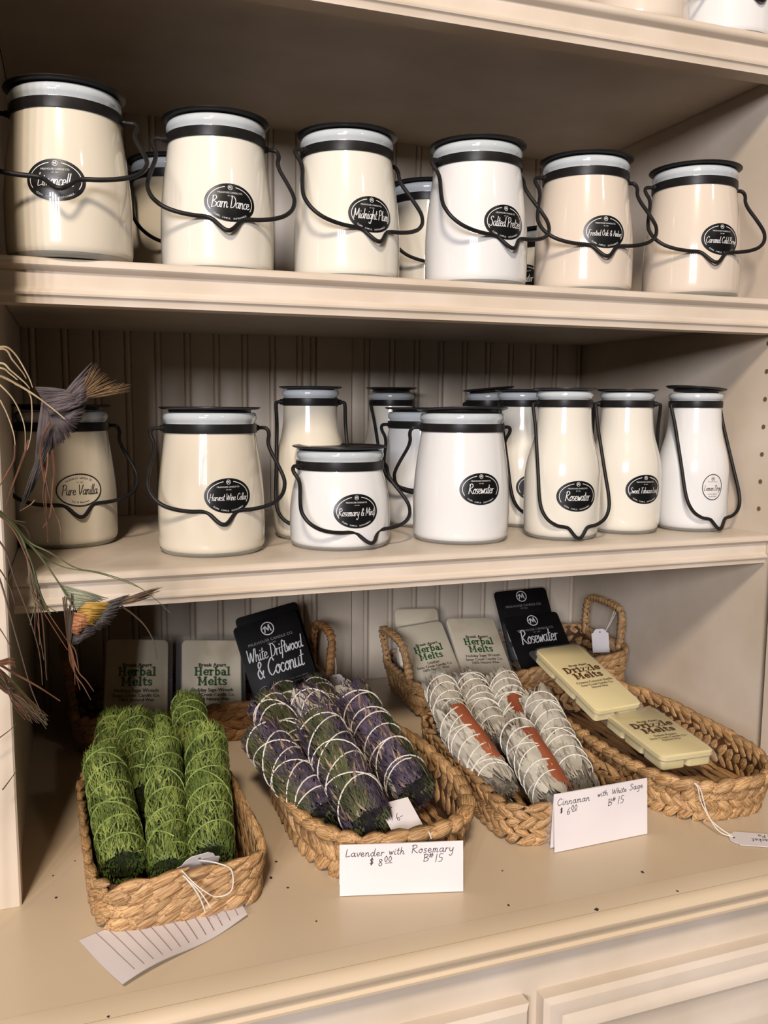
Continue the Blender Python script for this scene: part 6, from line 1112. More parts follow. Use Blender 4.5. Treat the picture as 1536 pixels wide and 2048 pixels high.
 'grey2':(0.0019,[((-0.0161,0.6041,1.2691),(-0.019,0.5989,1.2475),(-0.0217,0.6021,1.2258)),((-0.016,0.6034,1.2689),(-0.0192,0.5989,1.2477),(-0.0222,0.6026,1.2272)),((-0.016,0.6038,1.2688),(-0.0189,0.5997,1.2483),(-0.0213,0.6046,1.2267)),((-0.0159,0.604,1.2687),(-0.0183,0.5999,1.2479),(-0.0218,0.6028,1.2276)),((-0.0158,0.6024,1.2685),(-0.0179,0.5991,1.2475),(-0.0208,0.6034,1.2261)),((-0.0157,0.6016,1.2684),(-0.0182,0.5987,1.2482),(-0.0204,0.6033,1.2278)),((-0.0157,0.6024,1.2683),(-0.0179,0.599,1.2477),(-0.0208,0.6029,1.2271)),((-0.0157,0.6032,1.2682),(-0.0177,0.5983,1.2484),(-0.0212,0.6043,1.227)),((-0.0156,0.6019,1.268),(-0.0184,0.5982,1.2477),(-0.0211,0.6033,1.2272)),((-0.0156,0.6042,1.2679),(-0.0178,0.599,1.2475),(-0.0205,0.6032,1.2273)),((-0.0155,0.6018,1.2678),(-0.018,0.5993,1.2481),(-0.021,0.6014,1.2277)),((-0.0154,0.6027,1.2677),(-0.0173,0.5999,1.2482),(-0.0194,0.6025,1.2295)),((-0.0154,0.6039,1.2675),(-0.0173,0.5998,1.249),(-0.0198,0.6044,1.2291)),((-0.0153,0.6024,1.2674),(-0.0174,0.5983,1.248),(-0.0204,0.6025,1.2285)),((-0.0153,0.6023,1.2673),(-0.0173,0.5986,1.2485),(-0.0204,0.6031,1.2287)),((-0.0152,0.6034,1.2672),(-0.0177,0.5982,1.2487),(-0.0199,0.6021,1.229)),((-0.0152,0.6041,1.267),(-0.0164,0.5993,1.2494),(-0.0186,0.6024,1.2305)),((-0.0151,0.604,1.2669),(-0.0163,0.598,1.2483),(-0.0181,0.6018,1.2294)),((-0.0151,0.6039,1.2668),(-0.0168,0.5998,1.249),(-0.0189,0.6027,1.2297)),((-0.015,0.6028,1.2667),(-0.0163,0.5994,1.2488),(-0.0186,0.6039,1.2295)),((-0.0149,0.6021,1.2665),(-0.0165,0.5984,1.2491),(-0.0179,0.6024,1.2304)),((-0.0149,0.6031,1.2664),(-0.0168,0.5989,1.2485),(-0.0182,0.6016,1.2311)),((-0.0148,0.6033,1.2663),(-0.0164,0.5988,1.2486),(-0.0175,0.6031,1.2318)),((-0.0148,0.6034,1.2661),(-0.0163,0.5982,1.2489),(-0.0175,0.6021,1.2308)),((-0.0147,0.6031,1.266),(-0.0161,0.5983,1.2496),(-0.018,0.6039,1.232)),((-0.0146,0.6019,1.2659),(-0.016,0.5999,1.2488),(-0.0167,0.6017,1.2317)),((-0.0146,0.6037,1.2658),(-0.0156,0.599,1.2484),(-0.0173,0.602,1.231)),((-0.0146,0.6037,1.2656),(-0.0148,0.5994,1.2489),(-0.0164,0.6049,1.2317)),((-0.0145,0.6031,1.2655),(-0.0158,0.5988,1.249),(-0.0172,0.6027,1.2316)),((-0.0144,0.6018,1.2654),(-0.0155,0.5986,1.2492),(-0.0174,0.603,1.2327)),((-0.0144,0.6031,1.2653),(-0.0151,0.5989,1.2491),(-0.0167,0.6033,1.2326)),((-0.0144,0.6044,1.2651),(-0.0151,0.5981,1.2491),(-0.0171,0.6032,1.2321)),((-0.0143,0.602,1.265),(-0.0155,0.5996,1.2498),(-0.0158,0.6019,1.2333)),((-0.0143,0.6036,1.2649),(-0.0154,0.5985,1.2496),(-0.0169,0.6045,1.2332)),((-0.0142,0.6026,1.2648),(-0.0143,0.5999,1.2484),(-0.015,0.6037,1.2324)),((-0.0142,0.6041,1.2646),(-0.0146,0.5998,1.2483),(-0.0161,0.6019,1.2329)),((-0.0141,0.6035,1.2645),(-0.0152,0.5993,1.2495),(-0.0158,0.6026,1.233)),((-0.014,0.6029,1.2644),(-0.0143,0.5985,1.2491),(-0.0159,0.6021,1.2332)),((-0.014,0.6042,1.2642),(-0.0149,0.5994,1.2498),(-0.0149,0.602,1.2341)),((-0.0139,0.6029,1.2641),(-0.0145,0.599,1.2493),(-0.0147,0.6029,1.2339)),((-0.0138,0.6016,1.264),(-0.0148,0.5997,1.2489),(-0.0149,0.6016,1.2335)),((-0.0138,0.6028,1.2639),(-0.0145,0.5986,1.2491),(-0.0149,0.6036,1.2339)),((-0.0137,0.603,1.2637),(-0.0133,0.5998,1.2493),(-0.014,0.6043,1.235)),((-0.0137,0.6037,1.2636),(-0.0141,0.5988,1.2498),(-0.0144,0.6024,1.2344)),((-0.0137,0.6043,1.2635),(-0.014,0.5994,1.2487),(-0.014,0.6018,1.2342)),((-0.0135,0.6015,1.2634),(-0.0131,0.5983,1.2489),(-0.0135,0.6032,1.2345)),((-0.0136,0.6043,1.2632),(-0.0134,0.5989,1.2489),(-0.013,0.6015,1.2339)),((-0.0134,0.602,1.2631),(-0.0137,0.5989,1.249),(-0.0143,0.6038,1.2355)),((-0.0134,0.6016,1.263),(-0.0138,0.5981,1.2494),(-0.0137,0.6046,1.2343)),((-0.0134,0.603,1.2629),(-0.0139,0.5996,1.2493),(-0.0136,0.6048,1.2343)),((-0.0133,0.6023,1.2627),(-0.0127,0.5981,1.249),(-0.0128,0.6037,1.235)),((-0.0132,0.6019,1.2626),(-0.0136,0.5992,1.2484),(-0.0131,0.6044,1.2349)),((-0.0132,0.6028,1.2625),(-0.0122,0.5987,1.2495),(-0.0121,0.603,1.2351)),((-0.0131,0.6021,1.2624),(-0.0132,0.5998,1.2496),(-0.013,0.6031,1.2355)),((-0.0131,0.6038,1.2622),(-0.0123,0.5997,1.2495),(-0.012,0.6031,1.2365)),((-0.013,0.6015,1.2621),(-0.0127,0.5994,1.2493),(-0.013,0.603,1.2352)),((-0.013,0.6038,1.262),(-0.0119,0.5985,1.2486),(-0.0116,0.6045,1.2359)),((-0.0129,0.6032,1.2618),(-0.0129,0.5997,1.2485),(-0.0126,0.603,1.236)),((-0.0129,0.6025,1.2617),(-0.0123,0.5982,1.2497),(-0.012,0.604,1.237)),((-0.0128,0.6023,1.2616),(-0.013,0.5991,1.25),(-0.0123,0.6018,1.237)),((-0.0127,0.6021,1.2615),(-0.0125,0.5985,1.2496),(-0.0117,0.6017,1.2376)),((-0.0127,0.6035,1.2613),(-0.012,0.5999,1.2501),(-0.0104,0.6038,1.2377)),((-0.0127,0.6033,1.2612),(-0.0115,0.5995,1.2501),(-0.0111,0.6039,1.2377)),((-0.0126,0.604,1.2611),(-0.0112,0.5999,1.2497),(-0.0102,0.6043,1.2375)),((-0.0126,0.604,1.2609),(-0.011,0.5998,1.2492),(-0.0105,0.6036,1.238)),((-0.0125,0.6024,1.2608),(-0.0106,0.5986,1.2493),(-0.0092,0.605,1.2377)),((-0.0124,0.6017,1.2607),(-0.0105,0.5994,1.25),(-0.0093,0.6028,1.2395)),((-0.0124,0.6025,1.2606),(-0.0104,0.5992,1.25),(-0.0094,0.605,1.2386)),((-0.0123,0.6036,1.2604),(-0.0103,0.5991,1.2494),(-0.009,0.6027,1.2391)),((-0.0123,0.6037,1.2603),(-0.0101,0.5988,1.2498),(-0.0081,0.602,1.2393)),((-0.0122,0.6025,1.2602),(-0.0102,0.5995,1.2503),(-0.0072,0.603,1.2395)),((-0.0121,0.6018,1.2601),(-0.0098,0.5988,1.2505),(-0.0066,0.6013,1.2405)),((-0.0121,0.6019,1.26),(-0.0093,0.5999,1.2508),(-0.0062,0.6032,1.2413)),((-0.012,0.6021,1.2598),(-0.0083,0.599,1.2502),(-0.0056,0.6039,1.2414)),((-0.012,0.6018,1.2597),(-0.0084,0.5989,1.2508),(-0.0061,0.601,1.2418)),((-0.0119,0.6045,1.2596),(-0.0096,0.5987,1.2516),(-0.0063,0.6034,1.2421)),((-0.0118,0.6043,1.2596),(-0.0079,0.5984,1.2517),(-0.0049,0.6047,1.2426)),((-0.0117,0.6037,1.2595),(-0.0081,0.5983,1.2509),(-0.0041,0.6023,1.2414)),((-0.0115,0.6025,1.2595),(-0.0082,0.598,1.251),(-0.0047,0.6015,1.2421)),((-0.0114,0.6032,1.2595),(-0.0082,0.5989,1.2513),(-0.0038,0.6039,1.2435)),((-0.0113,0.6031,1.2594),(-0.0077,0.5993,1.2509),(-0.004,0.6018,1.2431)),((-0.0112,0.6026,1.2594),(-0.0073,0.5995,1.2514),(-0.0032,0.6033,1.2435)),((-0.0111,0.604,1.2594),(-0.0068,0.5984,1.2524),(-0.0033,0.6045,1.2441)),((-0.011,0.603,1.2593),(-0.0071,0.5982,1.2524),(-0.0032,0.6045,1.244)),((-0.0109,0.6044,1.2593),(-0.0063,0.5999,1.253),(-0.0021,0.6045,1.2452)),((-0.0107,0.6042,1.2592),(-0.0059,0.5987,1.2518),(-0.0013,0.603,1.2445)),((-0.0106,0.6034,1.2592),(-0.0057,0.6,1.2523),(-0.0009,0.602,1.2444)),((-0.0105,0.6031,1.2592),(-0.0055,0.599,1.2516),(-0.0009,0.6032,1.2449)),((-0.0103,0.6022,1.2592),(-0.0065,0.5985,1.2529),(-0.0016,0.6038,1.2462)),((-0.0102,0.6032,1.2591),(-0.0051,0.5981,1.2528),(0.0001,0.6045,1.2451)),((-0.0101,0.6022,1.2591),(-0.0061,0.5983,1.252),(-0.0012,0.6032,1.2459)),((-0.01,0.6036,1.2591),(-0.0055,0.5998,1.2529),(-0.0004,0.603,1.2476)),((-0.0099,0.602,1.259),(-0.0048,0.5997,1.2523),(-0.0005,0.6047,1.2464)),((-0.0098,0.6023,1.259),(-0.0047,0.5983,1.2536),(0.0013,0.6031,1.2483)),((-0.0097,0.6043,1.2589),(-0.0049,0.5996,1.2534),(0.0007,0.602,1.2485)),((-0.0096,0.6045,1.2589),(-0.0042,0.5996,1.2533),(0.0018,0.6032,1.2481)),((-0.0094,0.6018,1.2589),(-0.0042,0.5992,1.2536),(0.0021,0.6038,1.2481)),((-0.0093,0.6025,1.2589),(-0.0036,0.5983,1.2543),(0.0009,0.6015,1.25)),((-0.0092,0.6037,1.2588),(-0.0043,0.6,1.2544),(0.001,0.6041,1.2488)),((-0.009,0.6021,1.2588),(-0.0036,0.5997,1.2547),(0.003,0.6038,1.2495)),((-0.0089,0.6028,1.2588),(-0.0032,0.5991,1.2543),(0.002,0.6045,1.2497)),((-0.0088,0.6019,1.2587),(-0.0038,0.599,1.2542),(0.0024,0.6049,1.2497)),((-0.0087,0.603,1.2587),(-0.0031,0.5985,1.2544),(0.0021,0.6025,1.251)),((-0.0086,0.602,1.2587),(-0.0024,0.5991,1.2552),(0.004,0.601,1.2513)),((-0.0085,0.6043,1.2586),(-0.0024,0.5985,1.2555),(0.0034,0.6019,1.2512)),((-0.0084,0.6041,1.2586),(-0.0016,0.5985,1.2548),(0.0043,0.6045,1.2513)),((-0.0082,0.6025,1.2586),(-0.0025,0.5991,1.2555),(0.0034,0.6028,1.2531)),((-0.0081,0.6025,1.2585),(-0.0019,0.5993,1.256),(0.004,0.6018,1.2534)),((-0.008,0.6045,1.2585),(-0.0023,0.5998,1.2557),(0.0039,0.6013,1.2535)),((-0.0079,0.6031,1.2585),(-0.0022,0.5983,1.2563),(0.0045,0.6039,1.2529)),((-0.0078,0.6035,1.2584),(-0.0008,0.5997,1.2556),(0.0055,0.6026,1.2538)),((-0.0076,0.6029,1.2584),(-0.0005,0.5991,1.2563),(0.0063,0.6031,1.255)),((-0.0075,0.6018,1.2584),(-0.0011,0.599,1.2562),(0.0049,0.6018,1.255)),((-0.0074,0.6022,1.2583),(-0.001,0.5992,1.2576),(0.0058,0.6023,1.2562)),((-0.0073,0.6026,1.2583),(-0.0008,0.5988,1.2564),(0.0056,0.6012,1.2551)),((-0.0072,0.6045,1.2582),(-0.0002,0.5991,1.2566),(0.0059,0.6048,1.2557)),((-0.007,0.6039,1.2582),(-0.0002,0.5998,1.2575),(0.0074,0.6049,1.2572)),((-0.0069,0.6025,1.2582),(0.0003,0.5981,1.2573),(0.0077,0.6044,1.2567)),((-0.0068,0.6029,1.2581),(0,0.5986,1.2569),(0.0071,0.6016,1.2565)),((-0.0067,0.6024,1.2581),(-0.0006,0.5994,1.2577),(0.0067,0.6043,1.2581)),((-0.0065,0.6025,1.2581),(0.0006,0.5981,1.2585),(0.0076,0.6022,1.2584)),((-0.0064,0.602,1.2581),(0.0003,0.5983,1.2578),(0.008,0.6012,1.2582)),((-0.0063,0.6028,1.258),(0.0007,0.5991,1.2581),(0.0084,0.6017,1.2579)),((-0.0062,0.6022,1.258),(-0.0001,0.5984,1.2584),(0.0072,0.601,1.26)),((-0.0061,0.6016,1.258),(0.0006,0.5991,1.2586),(0.0081,0.6021,1.2586)),((-0.006,0.6034,1.2579),(0.001,0.5998,1.2588),(0.008,0.6038,1.26)),((-0.0058,0.6031,1.2579),(0.0006,0.5996,1.2584),(0.008,0.6045,1.2592)),((-0.0057,0.6016,1.2579),(0.0003,0.5994,1.2583),(0.0077,0.6039,1.2598)),((-0.0056,0.6031,1.2578),(0.0015,0.5996,1.2595),(0.0078,0.604,1.2602)),((-0.0055,0.6039,1.2578),(0.0016,0.5999,1.2594),(0.0089,0.6021,1.2603)),((-0.0054,0.6024,1.2577),(0.0013,0.5995,1.2601),(0.0081,0.6017,1.2613)),((-0.0052,0.6023,1.2577),(0.0021,0.5983,1.2594),(0.0085,0.601,1.2615)),((-0.0051,0.6042,1.2576),(0.0025,0.599,1.2594),(0.0096,0.6014,1.2621)),((-0.005,0.6044,1.2576),(0.0024,0.5996,1.2608),(0.0087,0.6019,1.2628)),((-0.0049,0.602,1.2576),(0.0012,0.5985,1.2594),(0.0082,0.6046,1.2618)),((-0.0048,0.6019,1.2576),(0.0019,0.5982,1.2596),(0.0085,0.6014,1.2626)),((-0.0047,0.6044,1.2575),(0.0019,0.5989,1.261),(0.0096,0.6034,1.263)),((-0.0045,0.6016,1.2575),(0.0016,0.5995,1.2598),(0.0089,0.6025,1.2631)),((-0.0044,0.6016,1.2575),(0.0023,0.5982,1.2604),(0.0086,0.6014,1.2641)),((-0.0043,0.6031,1.2574),(0.0024,0.5999,1.2609),(0.0101,0.6049,1.2634)),((-0.0042,0.604,1.2574),(0.0022,0.5984,1.2605),(0.009,0.6019,1.2637)),((-0.0041,0.6044,1.2573),(0.0021,0.5996,1.2606),(0.0091,0.6041,1.2648)),((-0.0039,0.6044,1.2573),(0.0025,0.5995,1.2618),(0.0094,0.6016,1.265)),((-0.0038,0.6043,1.2573),(0.0028,0.5988,1.2619),(0.0095,0.6034,1.2663)),((-0.0037,0.6044,1.2572),(0.0035,0.5997,1.2606),(0.01,0.6049,1.2652)),((-0.0036,0.6031,1.2572),(0.0037,0.5998,1.2618),(0.0105,0.6049,1.2665)),((-0.0034,0.6034,1.2572),(0.0033,0.5996,1.2613),(0.0094,0.6019,1.266)),((-0.0033,0.604,1.2571),(0.0026,0.5986,1.2617),(0.0092,0.6033,1.2664)),((-0.0032,0.6028,1.2571),(0.004,0.5989,1.2622),(0.0103,0.6042,1.2665)),((-0.0031,0.6039,1.2571),(0.0035,0.5996,1.2619),(0.0106,0.6032,1.2679))]),
 'tail2':(0.0012,[((-0.0148,0.6031,1.2468),(-0.024,0.5985,1.2234),(-0.0327,0.6007,1.1988)),((-0.0147,0.6012,1.2467),(-0.0231,0.5976,1.2226),(-0.0321,0.6001,1.1987)),((-0.0146,0.6026,1.2464),(-0.0232,0.5981,1.2229),(-0.0311,0.6032,1.1982)),((-0.0145,0.6027,1.2462),(-0.0228,0.5976,1.2242),(-0.0309,0.6031,1.2002)),((-0.0144,0.6013,1.2461),(-0.023,0.5987,1.2239),(-0.032,0.6018,1.2008)),((-0.0143,0.6014,1.2459),(-0.0215,0.5979,1.2231),(-0.0299,0.601,1.201)),((-0.0142,0.6027,1.2457),(-0.0219,0.5976,1.2242),(-0.0306,0.6009,1.2019)),((-0.0141,0.6022,1.2455),(-0.0221,0.5985,1.2247),(-0.0313,0.6004,1.2031)),((-0.014,0.6014,1.2453),(-0.022,0.5975,1.2235),(-0.0308,0.6034,1.2017)),((-0.0139,0.6007,1.2452),(-0.0221,0.5975,1.2245),(-0.031,0.6017,1.2027)),((-0.0138,0.6028,1.2449),(-0.0217,0.5977,1.225),(-0.0298,0.6037,1.2036)),((-0.0137,0.6011,1.2448),(-0.021,0.5982,1.2247),(-0.0292,0.6028,1.2033)),((-0.0136,0.6027,1.2445),(-0.0215,0.5971,1.2239),(-0.0287,0.601,1.2029)),((-0.0135,0.6028,1.2443),(-0.0221,0.598,1.2247),(-0.0302,0.6014,1.2039)),((-0.0134,0.6028,1.2441),(-0.0211,0.5975,1.2241),(-0.0299,0.6029,1.2045)),((-0.0133,0.6006,1.244),(-0.021,0.5985,1.2249),(-0.0279,0.602,1.2043)),((-0.0132,0.6006,1.2439),(-0.0206,0.5987,1.2253),(-0.0285,0.6006,1.2065)),((-0.0131,0.6011,1.2436),(-0.0206,0.599,1.2247),(-0.0292,0.6019,1.2065)),((-0.013,0.603,1.2434),(-0.0206,0.5976,1.2249),(-0.0274,0.6025,1.2051)),((-0.0129,0.602,1.2432),(-0.0203,0.5986,1.2249),(-0.027,0.6022,1.2073)),((-0.0128,0.6009,1.2431),(-0.0199,0.5982,1.2264),(-0.0266,0.6004,1.2087)),((-0.0127,0.6007,1.2429),(-0.0196,0.5988,1.2262),(-0.0266,0.6004,1.2082)),((-0.0126,0.6008,1.2427),(-0.0201,0.5979,1.2265),(-0.0278,0.6023,1.209)),((-0.0125,0.6033,1.2424),(-0.0183,0.5974,1.2254),(-0.0256,0.6036,1.2087)),((-0.0124,0.6014,1.2423),(-0.0191,0.5977,1.2269),(-0.0269,0.6001,1.211)),((-0.0123,0.6005,1.2422),(-0.0191,0.5978,1.2263),(-0.0252,0.6009,1.2104)),((-0.0122,0.6021,1.2419),(-0.0191,0.5977,1.2262),(-0.0252,0.6003,1.2112)),((-0.0121,0.6011,1.2418),(-0.0196,0.5979,1.2261),(-0.0267,0.6023,1.2109)),((-0.012,0.6007,1.2416),(-0.018,0.5989,1.2268),(-0.0246,0.6036,1.2111)),((-0.0119,0.6031,1.2413),(-0.0179,0.5977,1.2271),(-0.0246,0.6021,1.2116)),((-0.0118,0.6029,1.2411),(-0.0179,0.5979,1.2264),(-0.0246,0.6008,1.2124)),((-0.0117,0.6009,1.241),(-0.0172,0.5979,1.2279),(-0.0233,0.602,1.2141)),((-0.0116,0.6019,1.2408),(-0.0185,0.598,1.2278),(-0.0251,0.6017,1.2141)),((-0.0115,0.6014,1.2406),(-0.0171,0.5981,1.2281),(-0.0231,0.6039,1.2142))]),
 'sagegreen':(0.0013,[((-0.0105,0.6009,1.1496),(0.0039,0.5956,1.1449),(0.0198,0.5994,1.1385)),((-0.0103,0.6001,1.1494),(0.0051,0.595,1.1449),(0.0198,0.5995,1.1383)),((-0.0102,0.6007,1.1489),(0.0046,0.5953,1.1443),(0.0194,0.599,1.1384)),((-0.01,0.601,1.1485),(0.004,0.5963,1.1435),(0.0178,0.5985,1.1379)),((-0.0098,0.5995,1.1484),(0.0037,0.5966,1.1439),(0.0178,0.598,1.139)),((-0.0097,0.6007,1.1478),(0.0041,0.5965,1.1435),(0.0184,0.5983,1.1387)),((-0.0095,0.5992,1.1477),(0.0045,0.5968,1.1432),(0.0186,0.5999,1.1373)),((-0.0093,0.6015,1.1469),(0.004,0.5962,1.1432),(0.0176,0.599,1.138)),((-0.0091,0.5991,1.147),(0.0043,0.5969,1.1434),(0.0173,0.6004,1.1378)),((-0.009,0.5996,1.1465),(0.0039,0.5964,1.1421),(0.0177,0.5991,1.1376)),((-0.0088,0.6003,1.146),(0.0041,0.5962,1.1427),(0.0162,0.5986,1.1371)),((-0.0086,0.6012,1.1454),(0.0041,0.5954,1.1433),(0.0161,0.5993,1.1386)),((-0.0085,0.6001,1.1453),(0.0034,0.5953,1.1427),(0.0166,0.6007,1.1369)),((-0.0083,0.5997,1.145),(0.0034,0.5954,1.1429),(0.0156,0.5982,1.1382)),((-0.0081,0.6014,1.1443),(0.0037,0.5957,1.1418),(0.0166,0.6007,1.1378)),((-0.0079,0.5995,1.1443),(0.0039,0.5967,1.1413),(0.0147,0.6005,1.136)),((-0.0078,0.6004,1.1437),(0.0032,0.5952,1.1412),(0.0152,0.6014,1.1363)),((-0.0076,0.6003,1.1433),(0.004,0.5959,1.1414),(0.0153,0.5983,1.1375)),((-0.0074,0.6005,1.1429),(0.0045,0.5954,1.141),(0.0156,0.5997,1.1375)),((-0.0073,0.601,1.1424),(0.0038,0.5951,1.1408),(0.0144,0.5988,1.1367)),((-0.0071,0.6011,1.142),(0.0039,0.5953,1.1402),(0.0138,0.5987,1.1367)),((-0.0069,0.6006,1.1417),(0.0031,0.5951,1.1406),(0.0144,0.6013,1.1359)),((-0.0066,0.5995,1.1415),(0.0035,0.5956,1.1392),(0.0136,0.5992,1.1359)),((-0.0064,0.5995,1.141),(0.0031,0.5958,1.1389),(0.0129,0.6005,1.1349)),((-0.0062,0.5997,1.1406),(0.0037,0.5964,1.1387),(0.0128,0.5994,1.1367)),((-0.006,0.6013,1.1398),(0.003,0.5957,1.1391),(0.012,0.5981,1.137)),((-0.0058,0.6012,1.1394),(0.0025,0.5963,1.1386),(0.0112,0.5991,1.1366)),((-0.0056,0.6014,1.1389),(0.0021,0.596,1.1383),(0.01,0.5992,1.1362)),((-0.0053,0.5995,1.1389),(0.0023,0.5955,1.1378),(0.0108,0.5981,1.1364)),((-0.0051,0.5997,1.1384),(0.0028,0.596,1.1378),(0.0106,0.5981,1.1348)),((-0.0049,0.5997,1.138),(0.0021,0.5965,1.1382),(0.0096,0.6019,1.1353)),((-0.0047,0.5993,1.1376),(0.0023,0.5957,1.1372),(0.0085,0.6019,1.1336)),((-0.0045,0.6004,1.137),(0.002,0.5953,1.1375),(0.0085,0.6,1.1355)),((-0.0043,0.5991,1.1368),(0.0024,0.5956,1.1366),(0.0089,0.5988,1.1341)),((-0.004,0.6008,1.136),(0.0017,0.5959,1.1356),(0.0076,0.5989,1.1348)),((-0.0038,0.5991,1.1359),(0.0016,0.5964,1.1348),(0.0077,0.5989,1.1334)),((-0.0036,0.5997,1.1354),(0.0017,0.596,1.1354),(0.0068,0.6012,1.1332)),((-0.0034,0.5998,1.1349),(0.0007,0.5964,1.1358),(0.0055,0.6008,1.1339)),((-0.0032,0.5988,1.1347),(0.0017,0.5968,1.1342),(0.0055,0.6001,1.1331)),((-0.003,0.5999,1.134),(0.0009,0.5957,1.1341),(0.0055,0.601,1.1327))]),
